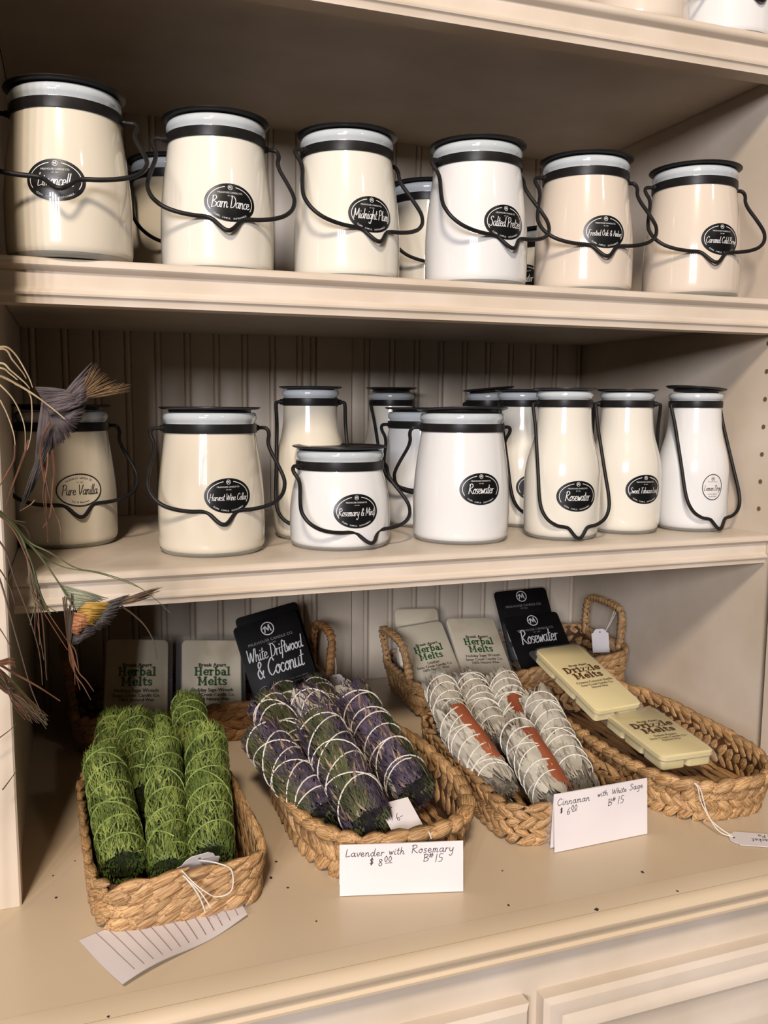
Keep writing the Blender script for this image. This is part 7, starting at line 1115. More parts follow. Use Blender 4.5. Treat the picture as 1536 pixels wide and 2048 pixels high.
 'yellow':(0.0018,[((-0.0012,0.6,1.1369),(0.0104,0.5942,1.1369),(0.022,0.5987,1.1349)),((-0.0011,0.6002,1.1366),(0.0088,0.5948,1.1367),(0.0202,0.5981,1.1359)),((-0.0011,0.5987,1.1367),(0.0106,0.5955,1.1365),(0.0217,0.6004,1.1346)),((-0.001,0.6003,1.1361),(0.01,0.5952,1.1362),(0.0207,0.5974,1.1341)),((-0.001,0.6,1.136),(0.0096,0.5947,1.1366),(0.0202,0.5999,1.1335)),((-0.0009,0.6002,1.1357),(0.01,0.5949,1.1365),(0.0202,0.5977,1.1356)),((-0.0009,0.599,1.1357),(0.0097,0.5953,1.1362),(0.02,0.5971,1.1345)),((-0.0009,0.598,1.1357),(0.0103,0.5958,1.1349),(0.0211,0.5978,1.1341)),((-0.0008,0.5993,1.1352),(0.0103,0.5944,1.1356),(0.021,0.599,1.1342)),((-0.0008,0.5979,1.1353),(0.0097,0.5953,1.1352),(0.0204,0.5999,1.1341)),((-0.0007,0.5984,1.135),(0.01,0.5943,1.1343),(0.0202,0.599,1.1324)),((-0.0007,0.5978,1.1349),(0.0094,0.5959,1.1355),(0.0185,0.5987,1.1339)),((-0.0006,0.599,1.1344),(0.0083,0.5944,1.1348),(0.0183,0.5999,1.1337)),((-0.0006,0.5985,1.1343),(0.0091,0.5945,1.1344),(0.02,0.5991,1.1314)),((-0.0005,0.5995,1.1338),(0.0085,0.5955,1.1338),(0.018,0.5977,1.1329)),((-0.0005,0.5975,1.134),(0.009,0.5942,1.1338),(0.0194,0.598,1.1315)),((-0.0005,0.5996,1.1333),(0.0095,0.5943,1.1333),(0.0185,0.6009,1.1311)),((-0.0004,0.5993,1.1332),(0.0099,0.594,1.1334),(0.0191,0.5978,1.132)),((-0.0004,0.5987,1.1331),(0.0092,0.5956,1.1332),(0.0192,0.5995,1.1307)),((-0.0003,0.5987,1.1329),(0.0078,0.5954,1.1328),(0.0169,0.598,1.1305)),((-0.0003,0.5981,1.1328),(0.0081,0.5958,1.133),(0.0177,0.5973,1.1323)),((-0.0002,0.5994,1.1323),(0.0093,0.5949,1.1321),(0.0177,0.5987,1.1298)),((-0.0002,0.5983,1.1323),(0.0086,0.595,1.1323),(0.0176,0.6008,1.1294)),((-0.0002,0.5983,1.132),(0.0086,0.5953,1.1327),(0.0173,0.5987,1.1309)),((-0.0001,0.6005,1.1313),(0.0078,0.5947,1.1314),(0.0161,0.6007,1.1289)),((-0.0001,0.5989,1.1315),(0.0078,0.5955,1.1321),(0.0164,0.5986,1.1313)),((-0,0.6003,1.1309),(0.0079,0.5947,1.1319),(0.0167,0.5994,1.1301)),((0,0.5995,1.1309),(0.0083,0.5947,1.1322),(0.0159,0.5978,1.1309)),((0.0001,0.6,1.1305),(0.0077,0.5953,1.1317),(0.016,0.5988,1.1304)),((0.0001,0.5976,1.1309),(0.008,0.5948,1.1321),(0.0154,0.5984,1.1308)),((0.0002,0.5983,1.1305),(0.0084,0.5954,1.1307),(0.0163,0.5987,1.1287)),((0.0003,0.6005,1.1299),(0.0085,0.594,1.1305),(0.0163,0.5982,1.1291)),((0.0004,0.5998,1.1299),(0.0069,0.5955,1.1305),(0.0146,0.5998,1.1281)),((0.0005,0.5983,1.1301),(0.0072,0.5958,1.1305),(0.0154,0.5996,1.1292)),((0.0006,0.6002,1.1296),(0.0072,0.5955,1.1289),(0.0152,0.5981,1.1276)),((0.0007,0.5985,1.1299),(0.0077,0.5948,1.1305),(0.0157,0.6,1.1279)),((0.0008,0.6002,1.1294),(0.0077,0.5944,1.1289),(0.0141,0.5976,1.1273)),((0.0009,0.5993,1.1294),(0.0066,0.5957,1.1283),(0.0134,0.5996,1.1263)),((0.001,0.5979,1.1297),(0.0076,0.5944,1.1297),(0.015,0.599,1.1269)),((0.0011,0.599,1.1293),(0.0078,0.5951,1.1292),(0.0148,0.5988,1.1263)),((0.0012,0.5983,1.1293),(0.0085,0.5955,1.1282),(0.015,0.5993,1.1251)),((0.0013,0.5979,1.1293),(0.008,0.5952,1.1289),(0.0142,0.5977,1.1274)),((0.0014,0.599,1.1289),(0.0075,0.5952,1.1277),(0.0134,0.6008,1.1252)),((0.0015,0.6003,1.1285),(0.0077,0.5959,1.1279),(0.014,0.5999,1.1259)),((0.0016,0.5992,1.1286),(0.0067,0.5948,1.1275),(0.0123,0.5995,1.1251)),((0.0017,0.5981,1.1288),(0.0072,0.5955,1.1277),(0.0123,0.6004,1.1237)),((0.0018,0.5996,1.1283),(0.0062,0.5951,1.1276),(0.0117,0.6003,1.1239)),((0.0019,0.6,1.1281),(0.0069,0.595,1.127),(0.0125,0.5982,1.1246)),((0.002,0.5998,1.128),(0.0074,0.5958,1.1273),(0.0133,0.5992,1.1234)),((0.0021,0.5981,1.1283),(0.0078,0.5941,1.1276),(0.0131,0.5985,1.1252)),((0.0022,0.5981,1.1282),(0.0061,0.5941,1.1277),(0.0111,0.5972,1.1243)),((0.0023,0.5982,1.128),(0.0071,0.595,1.1272),(0.0114,0.6007,1.1236)),((0.0024,0.5989,1.1278),(0.0074,0.5948,1.1265),(0.0125,0.6006,1.1226)),((0.0025,0.5984,1.1277),(0.0074,0.5941,1.1268),(0.0115,0.5985,1.1239)),((0.0026,0.5985,1.1276),(0.0074,0.5942,1.1258),(0.0114,0.5991,1.1224)),((0.0027,0.5979,1.1276),(0.0066,0.595,1.1259),(0.0106,0.5973,1.123)),((0.0028,0.5985,1.1274),(0.0069,0.5956,1.1243),(0.0109,0.5984,1.121)),((0.0029,0.5997,1.127),(0.006,0.5942,1.1254),(0.0098,0.5991,1.1207)),((0.003,0.6001,1.1267),(0.006,0.5944,1.126),(0.01,0.5986,1.1225)),((0.0031,0.5988,1.1269),(0.007,0.5959,1.125),(0.01,0.5992,1.1219))]),
 'orange':(0.0018,[((-0.0021,0.5974,1.1307),(0.0038,0.5953,1.1288),(0.0086,0.6005,1.1249)),((-0.0021,0.5971,1.1305),(0.004,0.594,1.1288),(0.0095,0.5979,1.1257)),((-0.0022,0.5979,1.1299),(0.0031,0.5949,1.1285),(0.009,0.5982,1.1256)),((-0.0022,0.5997,1.1291),(0.0035,0.595,1.128),(0.0102,0.5966,1.1253)),((-0.0023,0.5989,1.1289),(0.0037,0.5945,1.1278),(0.0096,0.5985,1.1243)),((-0.0023,0.5992,1.1284),(0.0026,0.5954,1.1267),(0.0087,0.5968,1.1243)),((-0.0024,0.5997,1.128),(0.0038,0.5942,1.1267),(0.0098,0.5973,1.124)),((-0.0025,0.5987,1.1278),(0.0038,0.5943,1.1268),(0.0091,0.5976,1.1236)),((-0.0025,0.5988,1.1274),(0.003,0.5936,1.126),(0.0086,0.597,1.123)),((-0.0026,0.5986,1.1271),(0.0024,0.5945,1.1268),(0.0081,0.5997,1.124)),((-0.0026,0.5971,1.1271),(0.0034,0.5947,1.1266),(0.0086,0.5977,1.124)),((-0.0027,0.5989,1.1263),(0.0027,0.5941,1.1252),(0.0093,0.5977,1.1234)),((-0.0027,0.5988,1.1259),(0.0022,0.5938,1.1257),(0.0085,0.6003,1.1238)),((-0.0028,0.5977,1.1258),(0.0031,0.5955,1.1246),(0.0096,0.5981,1.1232)),((-0.0028,0.5991,1.1251),(0.0026,0.5945,1.1246),(0.0076,0.5973,1.1229)),((-0.0029,0.5981,1.1249),(0.0027,0.5947,1.1256),(0.0093,0.5966,1.1235)),((-0.0029,0.5972,1.1248),(0.0038,0.5945,1.1238),(0.0096,0.5994,1.121)),((-0.003,0.5978,1.1242),(0.002,0.5937,1.1236),(0.0077,0.5992,1.1217)),((-0.0031,0.5992,1.1235),(0.0021,0.5943,1.1233),(0.0078,0.5975,1.1221)),((-0.0031,0.5993,1.1231),(0.0032,0.5946,1.1237),(0.0096,0.5979,1.1214)),((-0.0032,0.5982,1.123),(0.0022,0.5946,1.123),(0.0075,0.5968,1.1225)),((-0.0032,0.5984,1.1226),(0.002,0.5942,1.1231),(0.0079,0.5989,1.1215)),((-0.0033,0.5975,1.1225),(0.0029,0.5952,1.1229),(0.0084,0.6001,1.1212)),((-0.0033,0.5975,1.1223),(0.0027,0.5952,1.122),(0.0078,0.5988,1.1204)),((-0.0033,0.5972,1.1221),(0.0019,0.5948,1.1229),(0.0067,0.5993,1.1219)),((-0.0034,0.597,1.122),(0.0011,0.5954,1.1224),(0.0062,0.5984,1.1219)),((-0.0034,0.597,1.1217),(0.0008,0.594,1.123),(0.0058,0.5995,1.121)),((-0.0035,0.5978,1.1213),(0.0008,0.595,1.1215),(0.0054,0.5985,1.1199)),((-0.0035,0.5983,1.121),(0.0019,0.595,1.1217),(0.0064,0.6002,1.1206)),((-0.0035,0.5983,1.1207),(0.0012,0.5955,1.121),(0.006,0.6004,1.12)),((-0.0036,0.5977,1.1207),(0.0004,0.5953,1.121),(0.0053,0.599,1.1193)),((-0.0036,0.5992,1.1201),(0.0014,0.5953,1.1209),(0.0062,0.5973,1.1207)),((-0.0036,0.5978,1.1202),(0.0002,0.5936,1.1209),(0.0049,0.5969,1.1207)),((-0.0037,0.5992,1.1196),(0.0001,0.5952,1.1199),(0.0047,0.5999,1.1177)),((-0.0037,0.5971,1.1199),(0.0005,0.5953,1.1212),(0.0046,0.5996,1.1199)),((-0.0037,0.5978,1.1195),(-0.0008,0.5946,1.1207),(0.003,0.5971,1.1201)),((-0.0038,0.5973,1.1194),(-0.0002,0.5937,1.1202),(0.0035,0.5983,1.1193)),((-0.0038,0.5983,1.1189),(-0.0004,0.5947,1.1195),(0.0021,0.5999,1.1169)),((-0.0039,0.5988,1.1186),(0.0001,0.594,1.1198),(0.0038,0.5971,1.1191)),((-0.0039,0.6,1.118),(0.0005,0.5944,1.1191),(0.0039,0.5971,1.1194)),((-0.0039,0.6,1.1178),(-0.0005,0.5944,1.1189),(0.0033,0.6002,1.1173)),((-0.004,0.5994,1.1177),(-0.0002,0.5937,1.1188),(0.0025,0.5978,1.1186)),((-0.004,0.5991,1.1176),(-0.0006,0.5949,1.1181),(0.0016,0.5986,1.1177)),((-0.004,0.5987,1.1175),(-0.0004,0.5942,1.1174),(0.0023,0.5974,1.1164))]),
 'char':(0.0018,[((0.0128,0.6013,1.1333),(0.0237,0.5972,1.1368),(0.0341,0.6011,1.1385)),((0.0128,0.6016,1.133),(0.024,0.5983,1.1366),(0.0348,0.6027,1.1384)),((0.0128,0.6028,1.1326),(0.0231,0.5973,1.1373),(0.0336,0.602,1.1396)),((0.0127,0.6015,1.1327),(0.0227,0.5983,1.1367),(0.0341,0.6002,1.1381)),((0.0126,0.601,1.1327),(0.0225,0.5984,1.1364),(0.0338,0.6033,1.1386)),((0.0126,0.602,1.1322),(0.0222,0.597,1.1368),(0.033,0.6007,1.1382)),((0.0126,0.6027,1.1319),(0.0223,0.5977,1.1352),(0.0336,0.6012,1.1376)),((0.0125,0.6029,1.1317),(0.0226,0.5985,1.1355),(0.0341,0.6011,1.1378)),((0.0125,0.6012,1.1319),(0.0223,0.5989,1.1351),(0.0333,0.6028,1.1381)),((0.0125,0.6034,1.1312),(0.0216,0.598,1.1349),(0.0322,0.6008,1.1376)),((0.0124,0.6008,1.1317),(0.0224,0.5986,1.1357),(0.032,0.6025,1.1384)),((0.0123,0.6009,1.1315),(0.0229,0.5971,1.1351),(0.0336,0.6016,1.1366)),((0.0123,0.6008,1.1313),(0.0222,0.599,1.1352),(0.0328,0.6036,1.1371)),((0.0123,0.6028,1.1307),(0.0228,0.5976,1.1344),(0.0331,0.6021,1.1365)),((0.0122,0.6012,1.1309),(0.0214,0.5978,1.1346),(0.0317,0.6014,1.1363)),((0.0122,0.6026,1.1304),(0.0217,0.5985,1.1344),(0.0327,0.6013,1.1368)),((0.0122,0.6016,1.1305),(0.0213,0.598,1.1351),(0.0319,0.6016,1.1368)),((0.0121,0.601,1.1304),(0.0227,0.599,1.1335),(0.0326,0.603,1.1357)),((0.0121,0.6008,1.1303),(0.0227,0.5989,1.1339),(0.0324,0.603,1.1353)),((0.012,0.6009,1.1301),(0.0217,0.5981,1.1327),(0.0316,0.6035,1.1348)),((0.012,0.6007,1.13),(0.0213,0.5984,1.1338),(0.0308,0.6005,1.1363)),((0.012,0.6031,1.1293),(0.0208,0.5984,1.1332),(0.0311,0.6008,1.1357)),((0.0119,0.603,1.1291),(0.0207,0.5987,1.1332),(0.0308,0.602,1.1361)),((0.0119,0.6017,1.1292),(0.0217,0.5974,1.1339),(0.0312,0.6039,1.1359)),((0.0119,0.603,1.1288),(0.0216,0.5974,1.1324),(0.0313,0.6032,1.1346)),((0.0118,0.6017,1.1289),(0.02,0.5979,1.1321),(0.0297,0.6011,1.1344)),((0.0118,0.6033,1.1284),(0.0211,0.5975,1.1316),(0.03,0.6001,1.1344)),((0.0117,0.6018,1.1286),(0.0213,0.5974,1.1336),(0.0302,0.6035,1.1353)),((0.0116,0.6005,1.1287),(0.0205,0.5987,1.1322),(0.0299,0.6006,1.134)),((0.0116,0.6023,1.1281),(0.0207,0.597,1.132),(0.0294,0.6027,1.134)),((0.0116,0.6013,1.1281),(0.0212,0.5979,1.132),(0.0301,0.6037,1.1347)),((0.0116,0.6031,1.1276),(0.0207,0.5983,1.1324),(0.0293,0.601,1.1346)),((0.0115,0.6034,1.1273),(0.0206,0.5983,1.1307),(0.0288,0.6011,1.1333)),((0.0114,0.6005,1.1278),(0.0199,0.5977,1.1315),(0.0282,0.6013,1.1327)),((0.0114,0.6028,1.1271),(0.0201,0.5984,1.1298),(0.029,0.603,1.1318)),((0.0114,0.6009,1.1274),(0.0193,0.5974,1.1308),(0.0284,0.602,1.1313)),((0.0114,0.6028,1.1268),(0.0193,0.5977,1.1297),(0.0283,0.6006,1.1309)),((0.0113,0.6023,1.1267),(0.0191,0.5984,1.129),(0.0266,0.6,1.1307)),((0.0112,0.601,1.1268),(0.0189,0.5981,1.1293),(0.0278,0.6033,1.1308)),((0.0112,0.6012,1.1266),(0.019,0.5978,1.1291),(0.0262,0.6025,1.13)),((0.0112,0.6027,1.1261),(0.018,0.5988,1.1288),(0.0262,0.6038,1.1296)),((0.0111,0.602,1.1261),(0.0183,0.5978,1.1297),(0.0269,0.6037,1.1297)),((0.0111,0.6009,1.1262),(0.0177,0.5978,1.1276),(0.0252,0.6011,1.1289)),((0.0111,0.6015,1.1259),(0.0181,0.5987,1.1287),(0.026,0.6007,1.1293)),((0.011,0.6034,1.1253),(0.0188,0.597,1.1282),(0.0258,0.6006,1.1283)),((0.011,0.602,1.1255),(0.017,0.5989,1.1267),(0.0245,0.6015,1.1279)),((0.0109,0.6007,1.1257),(0.0171,0.5983,1.1272),(0.0237,0.6013,1.1273)),((0.0108,0.6009,1.1255),(0.0173,0.599,1.1263),(0.025,0.6007,1.1261)),((0.0108,0.6035,1.1248),(0.0172,0.5974,1.1275),(0.0242,0.6012,1.1267)),((0.0108,0.6016,1.1251),(0.017,0.5986,1.1263),(0.0232,0.6024,1.1258)),((0.0107,0.6015,1.125),(0.0173,0.5972,1.1259),(0.0238,0.6015,1.1249)),((0.0106,0.6014,1.1249),(0.0168,0.5984,1.1266),(0.0226,0.6029,1.1257)),((0.0106,0.6027,1.1245),(0.0167,0.5975,1.1254),(0.0224,0.6014,1.1238)),((0.0106,0.6025,1.1245),(0.0157,0.5979,1.1261),(0.0217,0.6023,1.1245)),((0.0105,0.6034,1.1241),(0.0163,0.5972,1.1257),(0.0226,0.6031,1.1233)),((0.0104,0.6009,1.1246),(0.0159,0.5978,1.1254),(0.0216,0.6038,1.1233)),((0.0104,0.6015,1.1244),(0.0163,0.5989,1.125),(0.0223,0.6015,1.1235)),((0.0104,0.6027,1.124),(0.0158,0.5972,1.1246),(0.0216,0.6002,1.1219)),((0.0103,0.6018,1.1241),(0.0157,0.5971,1.1232),(0.0205,0.6014,1.1214)),((0.0102,0.6012,1.1241),(0.0159,0.598,1.1243),(0.0211,0.6033,1.1215)),((0.0102,0.6018,1.1239),(0.015,0.5984,1.124),(0.0195,0.6028,1.1216)),((0.0102,0.6034,1.1234),(0.015,0.5985,1.1227),(0.0207,0.6006,1.1205)),((0.0101,0.6034,1.1232),(0.0154,0.5978,1.1228),(0.0206,0.6032,1.1195)),((0.01,0.6026,1.1233),(0.0142,0.598,1.1239),(0.0194,0.6029,1.1213)),((0.01,0.6022,1.1233),(0.0148,0.5987,1.1234),(0.0199,0.6027,1.121)),((0.0099,0.6032,1.123),(0.0136,0.5972,1.1223),(0.0181,0.603,1.1195)),((0.0098,0.601,1.1234),(0.0142,0.5983,1.1227),(0.0177,0.6027,1.1196)),((0.0098,0.6016,1.1231),(0.0139,0.5971,1.1227),(0.0183,0.6005,1.1213)),((0.0097,0.6008,1.1232),(0.0143,0.5975,1.1223),(0.0183,0.602,1.1205)),((0.0097,0.6011,1.123),(0.0146,0.5975,1.1217),(0.0188,0.6018,1.1197)),((0.0096,0.601,1.123),(0.0132,0.5971,1.1226),(0.0173,0.6032,1.1201)),((0.0096,0.6022,1.1225),(0.0128,0.5983,1.121),(0.0171,0.6035,1.118)),((0.0096,0.6028,1.1223),(0.014,0.598,1.1223),(0.0176,0.6036,1.1194)),((0.0095,0.6014,1.1225),(0.0132,0.5983,1.1208),(0.0176,0.6039,1.1178)),((0.0095,0.6034,1.1219),(0.0131,0.5984,1.1216),(0.0166,0.6012,1.1198)),((0.0094,0.6023,1.1221),(0.0124,0.5983,1.1208),(0.0158,0.6001,1.1188)),((0.0093,0.6026,1.1219),(0.0133,0.5984,1.1205),(0.0165,0.6017,1.1181)),((0.0093,0.6035,1.1216),(0.012,0.599,1.1207),(0.0149,0.602,1.1192)),((0.0092,0.6026,1.1217),(0.0125,0.5973,1.1218),(0.0156,0.6038,1.1181)),((0.0092,0.6034,1.1214),(0.0121,0.5974,1.1207),(0.0157,0.6021,1.1179)),((0.0091,0.6013,1.1218),(0.0121,0.5987,1.1215),(0.0144,0.6036,1.1184)),((0.0091,0.6018,1.1216),(0.0113,0.5981,1.1199),(0.0149,0.6039,1.1167)),((0.009,0.6026,1.1213),(0.0124,0.5989,1.1194),(0.015,0.6008,1.117)),((0.009,0.6018,1.1213),(0.0108,0.5983,1.1206),(0.0137,0.6011,1.1182)),((0.0089,0.6034,1.1208),(0.0115,0.598,1.1198),(0.0147,0.6033,1.1163)),((0.0088,0.601,1.1213),(0.011,0.598,1.1199),(0.0136,0.6001,1.1168)),((0.0088,0.601,1.1212),(0.0117,0.5986,1.1204),(0.0141,0.6004,1.118)),((0.0087,0.6011,1.1211),(0.011,0.5974,1.1207),(0.0131,0.602,1.117)),((0.0087,0.6031,1.1205),(0.0112,0.5976,1.1204),(0.0131,0.6006,1.117)),((0.0086,0.6012,1.1208),(0.0105,0.598,1.1199),(0.0117,0.6003,1.1176)),((-0.0019,0.6014,1.1174),(0.0054,0.599,1.1188),(0.0125,0.6039,1.1189)),((-0.0019,0.603,1.1169),(0.0055,0.5977,1.1197),(0.0125,0.6021,1.1194)),((-0.002,0.6022,1.1169),(0.0046,0.5983,1.1195),(0.0122,0.6009,1.1205)),((-0.002,0.601,1.1171),(0.006,0.5982,1.1192),(0.0133,0.603,1.1195)),((-0.0021,0.603,1.1164),(0.0052,0.5981,1.1197),(0.0129,0.6011,1.1208)),((-0.0021,0.6017,1.1166),(0.005,0.5978,1.1188),(0.0119,0.6031,1.1201)),((-0.0022,0.6024,1.1162),(0.0046,0.5983,1.1178),(0.0126,0.6003,1.1188)),((-0.0022,0.6019,1.1162),(0.0047,0.5979,1.1187),(0.0128,0.6005,1.1199)),((-0.0023,0.6025,1.1159),(0.0052,0.5989,1.1174),(0.012,0.6026,1.1183)),((-0.0023,0.6022,1.1158),(0.0046,0.5972,1.119),(0.0126,0.6013,1.1196)),((-0.0024,0.6019,1.1158),(0.0057,0.5975,1.1179),(0.013,0.6039,1.1176)),((-0.0024,0.6015,1.1157),(0.0043,0.5976,1.1177),(0.0111,0.6034,1.1176)),((-0.0025,0.6032,1.1151),(0.0046,0.5978,1.1172),(0.0125,0.6021,1.1176)),((-0.0025,0.6031,1.115),(0.0045,0.5979,1.1172),(0.0111,0.6007,1.1187)),((-0.0026,0.6007,1.1155),(0.0053,0.5973,1.1178),(0.0128,0.6027,1.1186)),((-0.0026,0.6007,1.1153),(0.0045,0.5983,1.1183),(0.0113,0.6001,1.1192)),((-0.0027,0.6021,1.1148),(0.0049,0.5978,1.1169),(0.0124,0.6013,1.1173)),((-0.0027,0.6023,1.1146),(0.0046,0.5988,1.1165),(0.011,0.6035,1.1168)),((-0.0028,0.603,1.1143),(0.005,0.5976,1.1181),(0.0124,0.6032,1.118)),((-0.0028,0.6014,1.1145),(0.0043,0.5986,1.1167),(0.012,0.6032,1.1169)),((-0.0029,0.6022,1.1141),(0.0037,0.5987,1.1168),(0.011,0.6019,1.1169)),((-0.0029,0.6025,1.1139),(0.004,0.5982,1.1167),(0.0107,0.6028,1.1173)),((-0.003,0.6018,1.114),(0.0046,0.5981,1.1164),(0.0121,0.6021,1.117)),((-0.003,0.6008,1.114),(0.0036,0.5985,1.1154),(0.0113,0.6016,1.1165)),((-0.0031,0.603,1.1133),(0.0035,0.5973,1.1171),(0.0115,0.6018,1.1173)),((-0.0031,0.6019,1.1135),(0.0034,0.5984,1.1155),(0.0107,0.6011,1.1167)),((-0.0032,0.6017,1.1134),(0.0032,0.5974,1.115),(0.011,0.6038,1.1152)),((-0.0032,0.6016,1.1132),(0.0036,0.5987,1.1157),(0.0106,0.6021,1.1171)),((-0.0033,0.6019,1.113),(0.0042,0.5977,1.1154),(0.0114,0.6021,1.1154)),((-0.0033,0.6005,1.1132),(0.0041,0.5983,1.1149),(0.0112,0.6029,1.1163)),((-0.0033,0.6035,1.1123),(0.0043,0.5985,1.1152),(0.0108,0.6037,1.1144)),((-0.0034,0.6013,1.1127),(0.0039,0.5977,1.1149),(0.0106,0.603,1.1152)),((-0.0034,0.6008,1.1127),(0.0034,0.5984,1.1136),(0.0103,0.6016,1.1145)),((-0.0034,0.6023,1.1121),(0.0033,0.5983,1.1152),(0.0099,0.6017,1.1162)),((-0.0034,0.601,1.1123),(0.002,0.5981,1.1144),(0.0084,0.6002,1.1148)),((-0.0035,0.6014,1.1121),(0.0025,0.5974,1.1141),(0.0092,0.6022,1.1139)),((-0.0035,0.6032,1.1114),(0.0031,0.599,1.1145),(0.0091,0.601,1.1149)),((-0.0035,0.602,1.1116),(0.0022,0.5977,1.1133),(0.0074,0.6014,1.1137)),((-0.0036,0.6012,1.1116),(0.0015,0.5979,1.1134),(0.0078,0.6036,1.1131)),((-0.0036,0.6011,1.1115),(0.002,0.5981,1.1131),(0.0076,0.6003,1.1135)),((-0.0036,0.603,1.1109),(0.0024,0.5982,1.1141),(0.0082,0.6028,1.1139)),((-0.0036,0.6008,1.1113),(0.0016,0.5989,1.113),(0.0075,0.6027,1.1133)),((-0.0037,0.6029,1.1106),(0.0019,0.599,1.1123),(0.0072,0.6021,1.1126)),((-0.0037,0.6023,1.1106),(0.0017,0.5973,1.1128),(0.0061,0.6015,1.1139)),((-0.0037,0.6022,1.1104),(0.0017,0.5977,1.1127),(0.0061,0.6019,1.1134)),((-0.0037,0.601,1.1106),(0.0007,0.5976,1.113),(0.0056,0.6036,1.112)),((-0.0038,0.6015,1.1103),(0.0014,0.5985,1.1116),(0.0055,0.6021,1.1121)),((-0.0038,0.6015,1.1102),(0.0004,0.5982,1.1126),(0.0057,0.6008,1.113)),((-0.0038,0.602,1.1099),(0.0008,0.5976,1.1126),(0.005,0.6031,1.1115)),((-0.0039,0.6012,1.1099),(0.0005,0.5985,1.1119),(0.0047,0.6008,1.1123)),((-0.0039,0.6017,1.1096),(0.0001,0.5988,1.112),(0.0041,0.6012,1.1126)),((-0.0039,0.6031,1.1091),(-0,0.5989,1.1115),(0.0047,0.6031,1.111)),((-0.004,0.6025,1.1091),(-0.001,0.5988,1.1118),(0.0031,0.6034,1.111)),((-0.004,0.6023,1.109),(-0.0004,0.5985,1.1113),(0.0038,0.6,1.112)),((-0.004,0.6031,1.1086),(-0.0007,0.5974,1.1118),(0.0023,0.6032,1.1114)),((-0.004,0.6026,1.1086),(-0.0004,0.5988,1.11),(0.0025,0.6016,1.1103))]),
 'chartips':(0.0009,[((0.0257,0.6012,1.1355),(0.0408,0.596,1.1408),(0.0558,0.6026,1.1432)),((0.0257,0.6014,1.1353),(0.0399,0.5963,1.1399),(0.0554,0.6017,1.1433)),((0.0257,0.6015,1.1352),(0.0394,0.5963,1.1411),(0.0529,0.6012,1.1436)),((0.0257,0.5996,1.1355),(0.0392,0.5966,1.1406),(0.0546,0.6028,1.1426)),((0.0258,0.6012,1.1351),(0.0391,0.5966,1.1406),(0.0534,0.5993,1.1435)),((0.0258,0.5998,1.1353),(0.039,0.596,1.1397),(0.0541,0.6007,1.141)),((0.0258,0.6002,1.1351),(0.039,0.5968,1.1387),(0.0517,0.5999,1.142)),((0.0259,0.6021,1.1346),(0.0393,0.5971,1.14),(0.0531,0.6003,1.1426)),((0.0259,0.6013,1.1347),(0.0395,0.5977,1.1384),(0.0531,0.6023,1.1401)),((0.026,0.6024,1.1343),(0.0387,0.5976,1.1387),(0.0528,0.6001,1.1427)),((0.026,0.602,1.1344),(0.0392,0.596,1.1388),(0.053,0.599,1.1416)),((0.026,0.6002,1.1347),(0.0372,0.5972,1.1377),(0.0499,0.5997,1.14)),((0.0261,0.6012,1.1343),(0.038,0.5974,1.139),(0.0503,0.5997,1.1422)),((0.0261,0.6003,1.1344),(0.0369,0.5967,1.1371),(0.0495,0.6017,1.1385)),((0.0262,0.6018,1.134),(0.0368,0.5971,1.1376),(0.0492,0.603,1.1385)),((0.0262,0.6015,1.134),(0.0384,0.5969,1.1364),(0.0506,0.6007,1.1384)),((0.0262,0.6014,1.1339),(0.0368,0.5966,1.1379),(0.048,0.6008,1.1386)),((0.0262,0.6014,1.1338),(0.037,0.5977,1.1376),(0.0483,0.5992,1.1397)),((0.0263,0.602,1.1336),(0.0362,0.598,1.1368),(0.0472,0.6019,1.1396)),((0.0263,0.6005,1.1338),(0.0355,0.5965,1.1368),(0.0458,0.5991,1.1395)),((0.0263,0.6006,1.1337),(0.037,0.5979,1.1354),(0.0477,0.6023,1.1369)),((0.0263,0.5999,1.1338),(0.0361,0.5965,1.1367),(0.0457,0.6028,1.1363)),((0.0264,0.6013,1.1334),(0.0359,0.5974,1.1371),(0.0466,0.5999,1.1393)),((0.0265,0.6018,1.1332),(0.0359,0.5966,1.1375),(0.0464,0.6014,1.1388)),((0.0265,0.6024,1.1329),(0.0345,0.5962,1.1362),(0.0441,0.6005,1.1372)),((0.0265,0.6012,1.1331),(0.034,0.5966,1.1349),(0.0428,0.6027,1.1356))]),
}
M['f_pale'] = mat('pale_grass', lin(196,176,140), lin(150,126,92), 60, .5)
M['f_rust'] = mat('rust_grass', lin(122,78,52), lin(84,54,36), 60, .6)
M['f_green'] = mat('green_grass', lin(104,108,70), lin(70,76,48), 60, .6)
M['f_brown'] = mat('brown_grass', lin(92,72,54), lin(64,48,36), 60, .6)
M['v_grey'] = mat('feather_grey', lin(92,80,80), lin(64,54,54), 60, .7)
M['v_dark'] = mat('feather_charcoal', lin(74,66,62), lin(50,44,42), 60, .7)
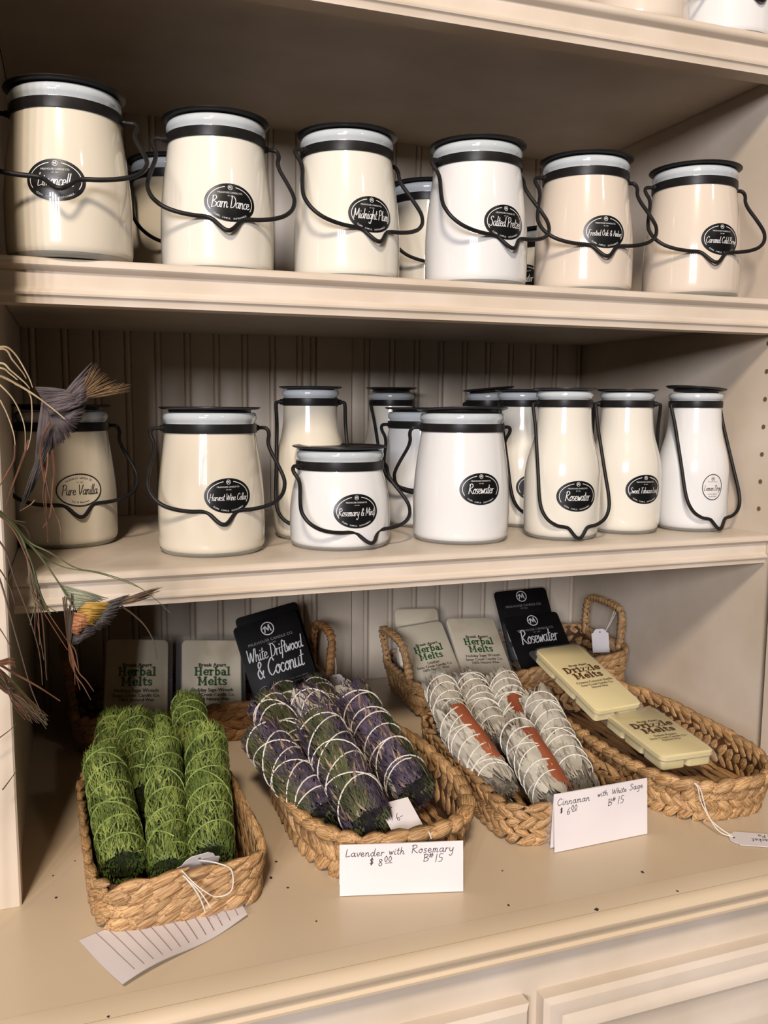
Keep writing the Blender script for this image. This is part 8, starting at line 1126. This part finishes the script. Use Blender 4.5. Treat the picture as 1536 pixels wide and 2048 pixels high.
M['v_sage'] = mat('feather_green', lin(150,150,124), lin(112,116,92), 60, .7)
M['v_yellow'] = mat('feather_yellow', lin(186,146,56), lin(140,100,34), 60, .7)
M['v_orange'] = mat('feather_orange', lin(168,110,70), lin(120,76,50), 60, .7)
M['v_tan'] = mat('feather_tips', lin(128,100,66), lin(82,62,44), 60, .7)
spray = empty('feather_spray', (-.13, .60, ZC)); tag(spray, 'dried feather and grass spray reaching in from the left edge', 'feather spray')
SI = Matrix.Translation((.13, -.60, -ZC))
for k, r, p in STEMS:
    MB().tube(catmull(p, 6), r, 5, taper=lambda t: 1 - .65*t).build('grass_stem', M['f_' + k], spray, mat4=SI)
for zt in (1.30, 1.21, 1.10):
    MB().tube(catmull([(-.13, .60, ZC+.001), (-.128, .60, .98), (-.11, .60, zt-.05), (-.085, .60, zt-.01), (-.06, .60, zt)], 6), .0016, 6).build('main_stem', M['f_brown'], spray, mat4=SI)
VM = {'grey1':'v_grey','tips1':'v_tan','grey2':'v_grey','tail2':'v_dark','sagegreen':'v_sage','yellow':'v_yellow','orange':'v_orange','char':'v_dark','chartips':'v_tan'}
VN = {'grey1':'grey_vane','tips1':'vane_tips','grey2':'grey_vane','tail2':'tail_barbs','sagegreen':'green_vane','yellow':'yellow_vane','orange':'orange_vane','char':'charcoal_vane','chartips':'vane_tips'}
for k, (w, barbs) in VANES.items():
    mb = MB()
    for a, m, b in barbs:
        P = catmull([a, m, b], 4); V = []; F = []
        for i, p in enumerate(P):
            t = i/(len(P)-1); q = P[min(i+1, len(P)-1)] - P[max(i-1, 0)]
            side = q.cross(Vector((0.05, 1, 0.1))).normalized() * (w/2 * (.55 + .45*math.sin(PI*min(t*1.1, 1))) * (1 - .75*t**4))
            up = Vector((0, -.0004, 0))
            V += [p - side, p + up, p + side]
        for i in range(len(P)-1): F += [(3*i, 3*i+1, 3*i+4, 3*i+3), (3*i+1, 3*i+2, 3*i+5, 3*i+4)]
        mb.add(V, F)
    tag(mb.build(VN[k], M[VM[k]], spray, mat4=SI), kind='stuff')
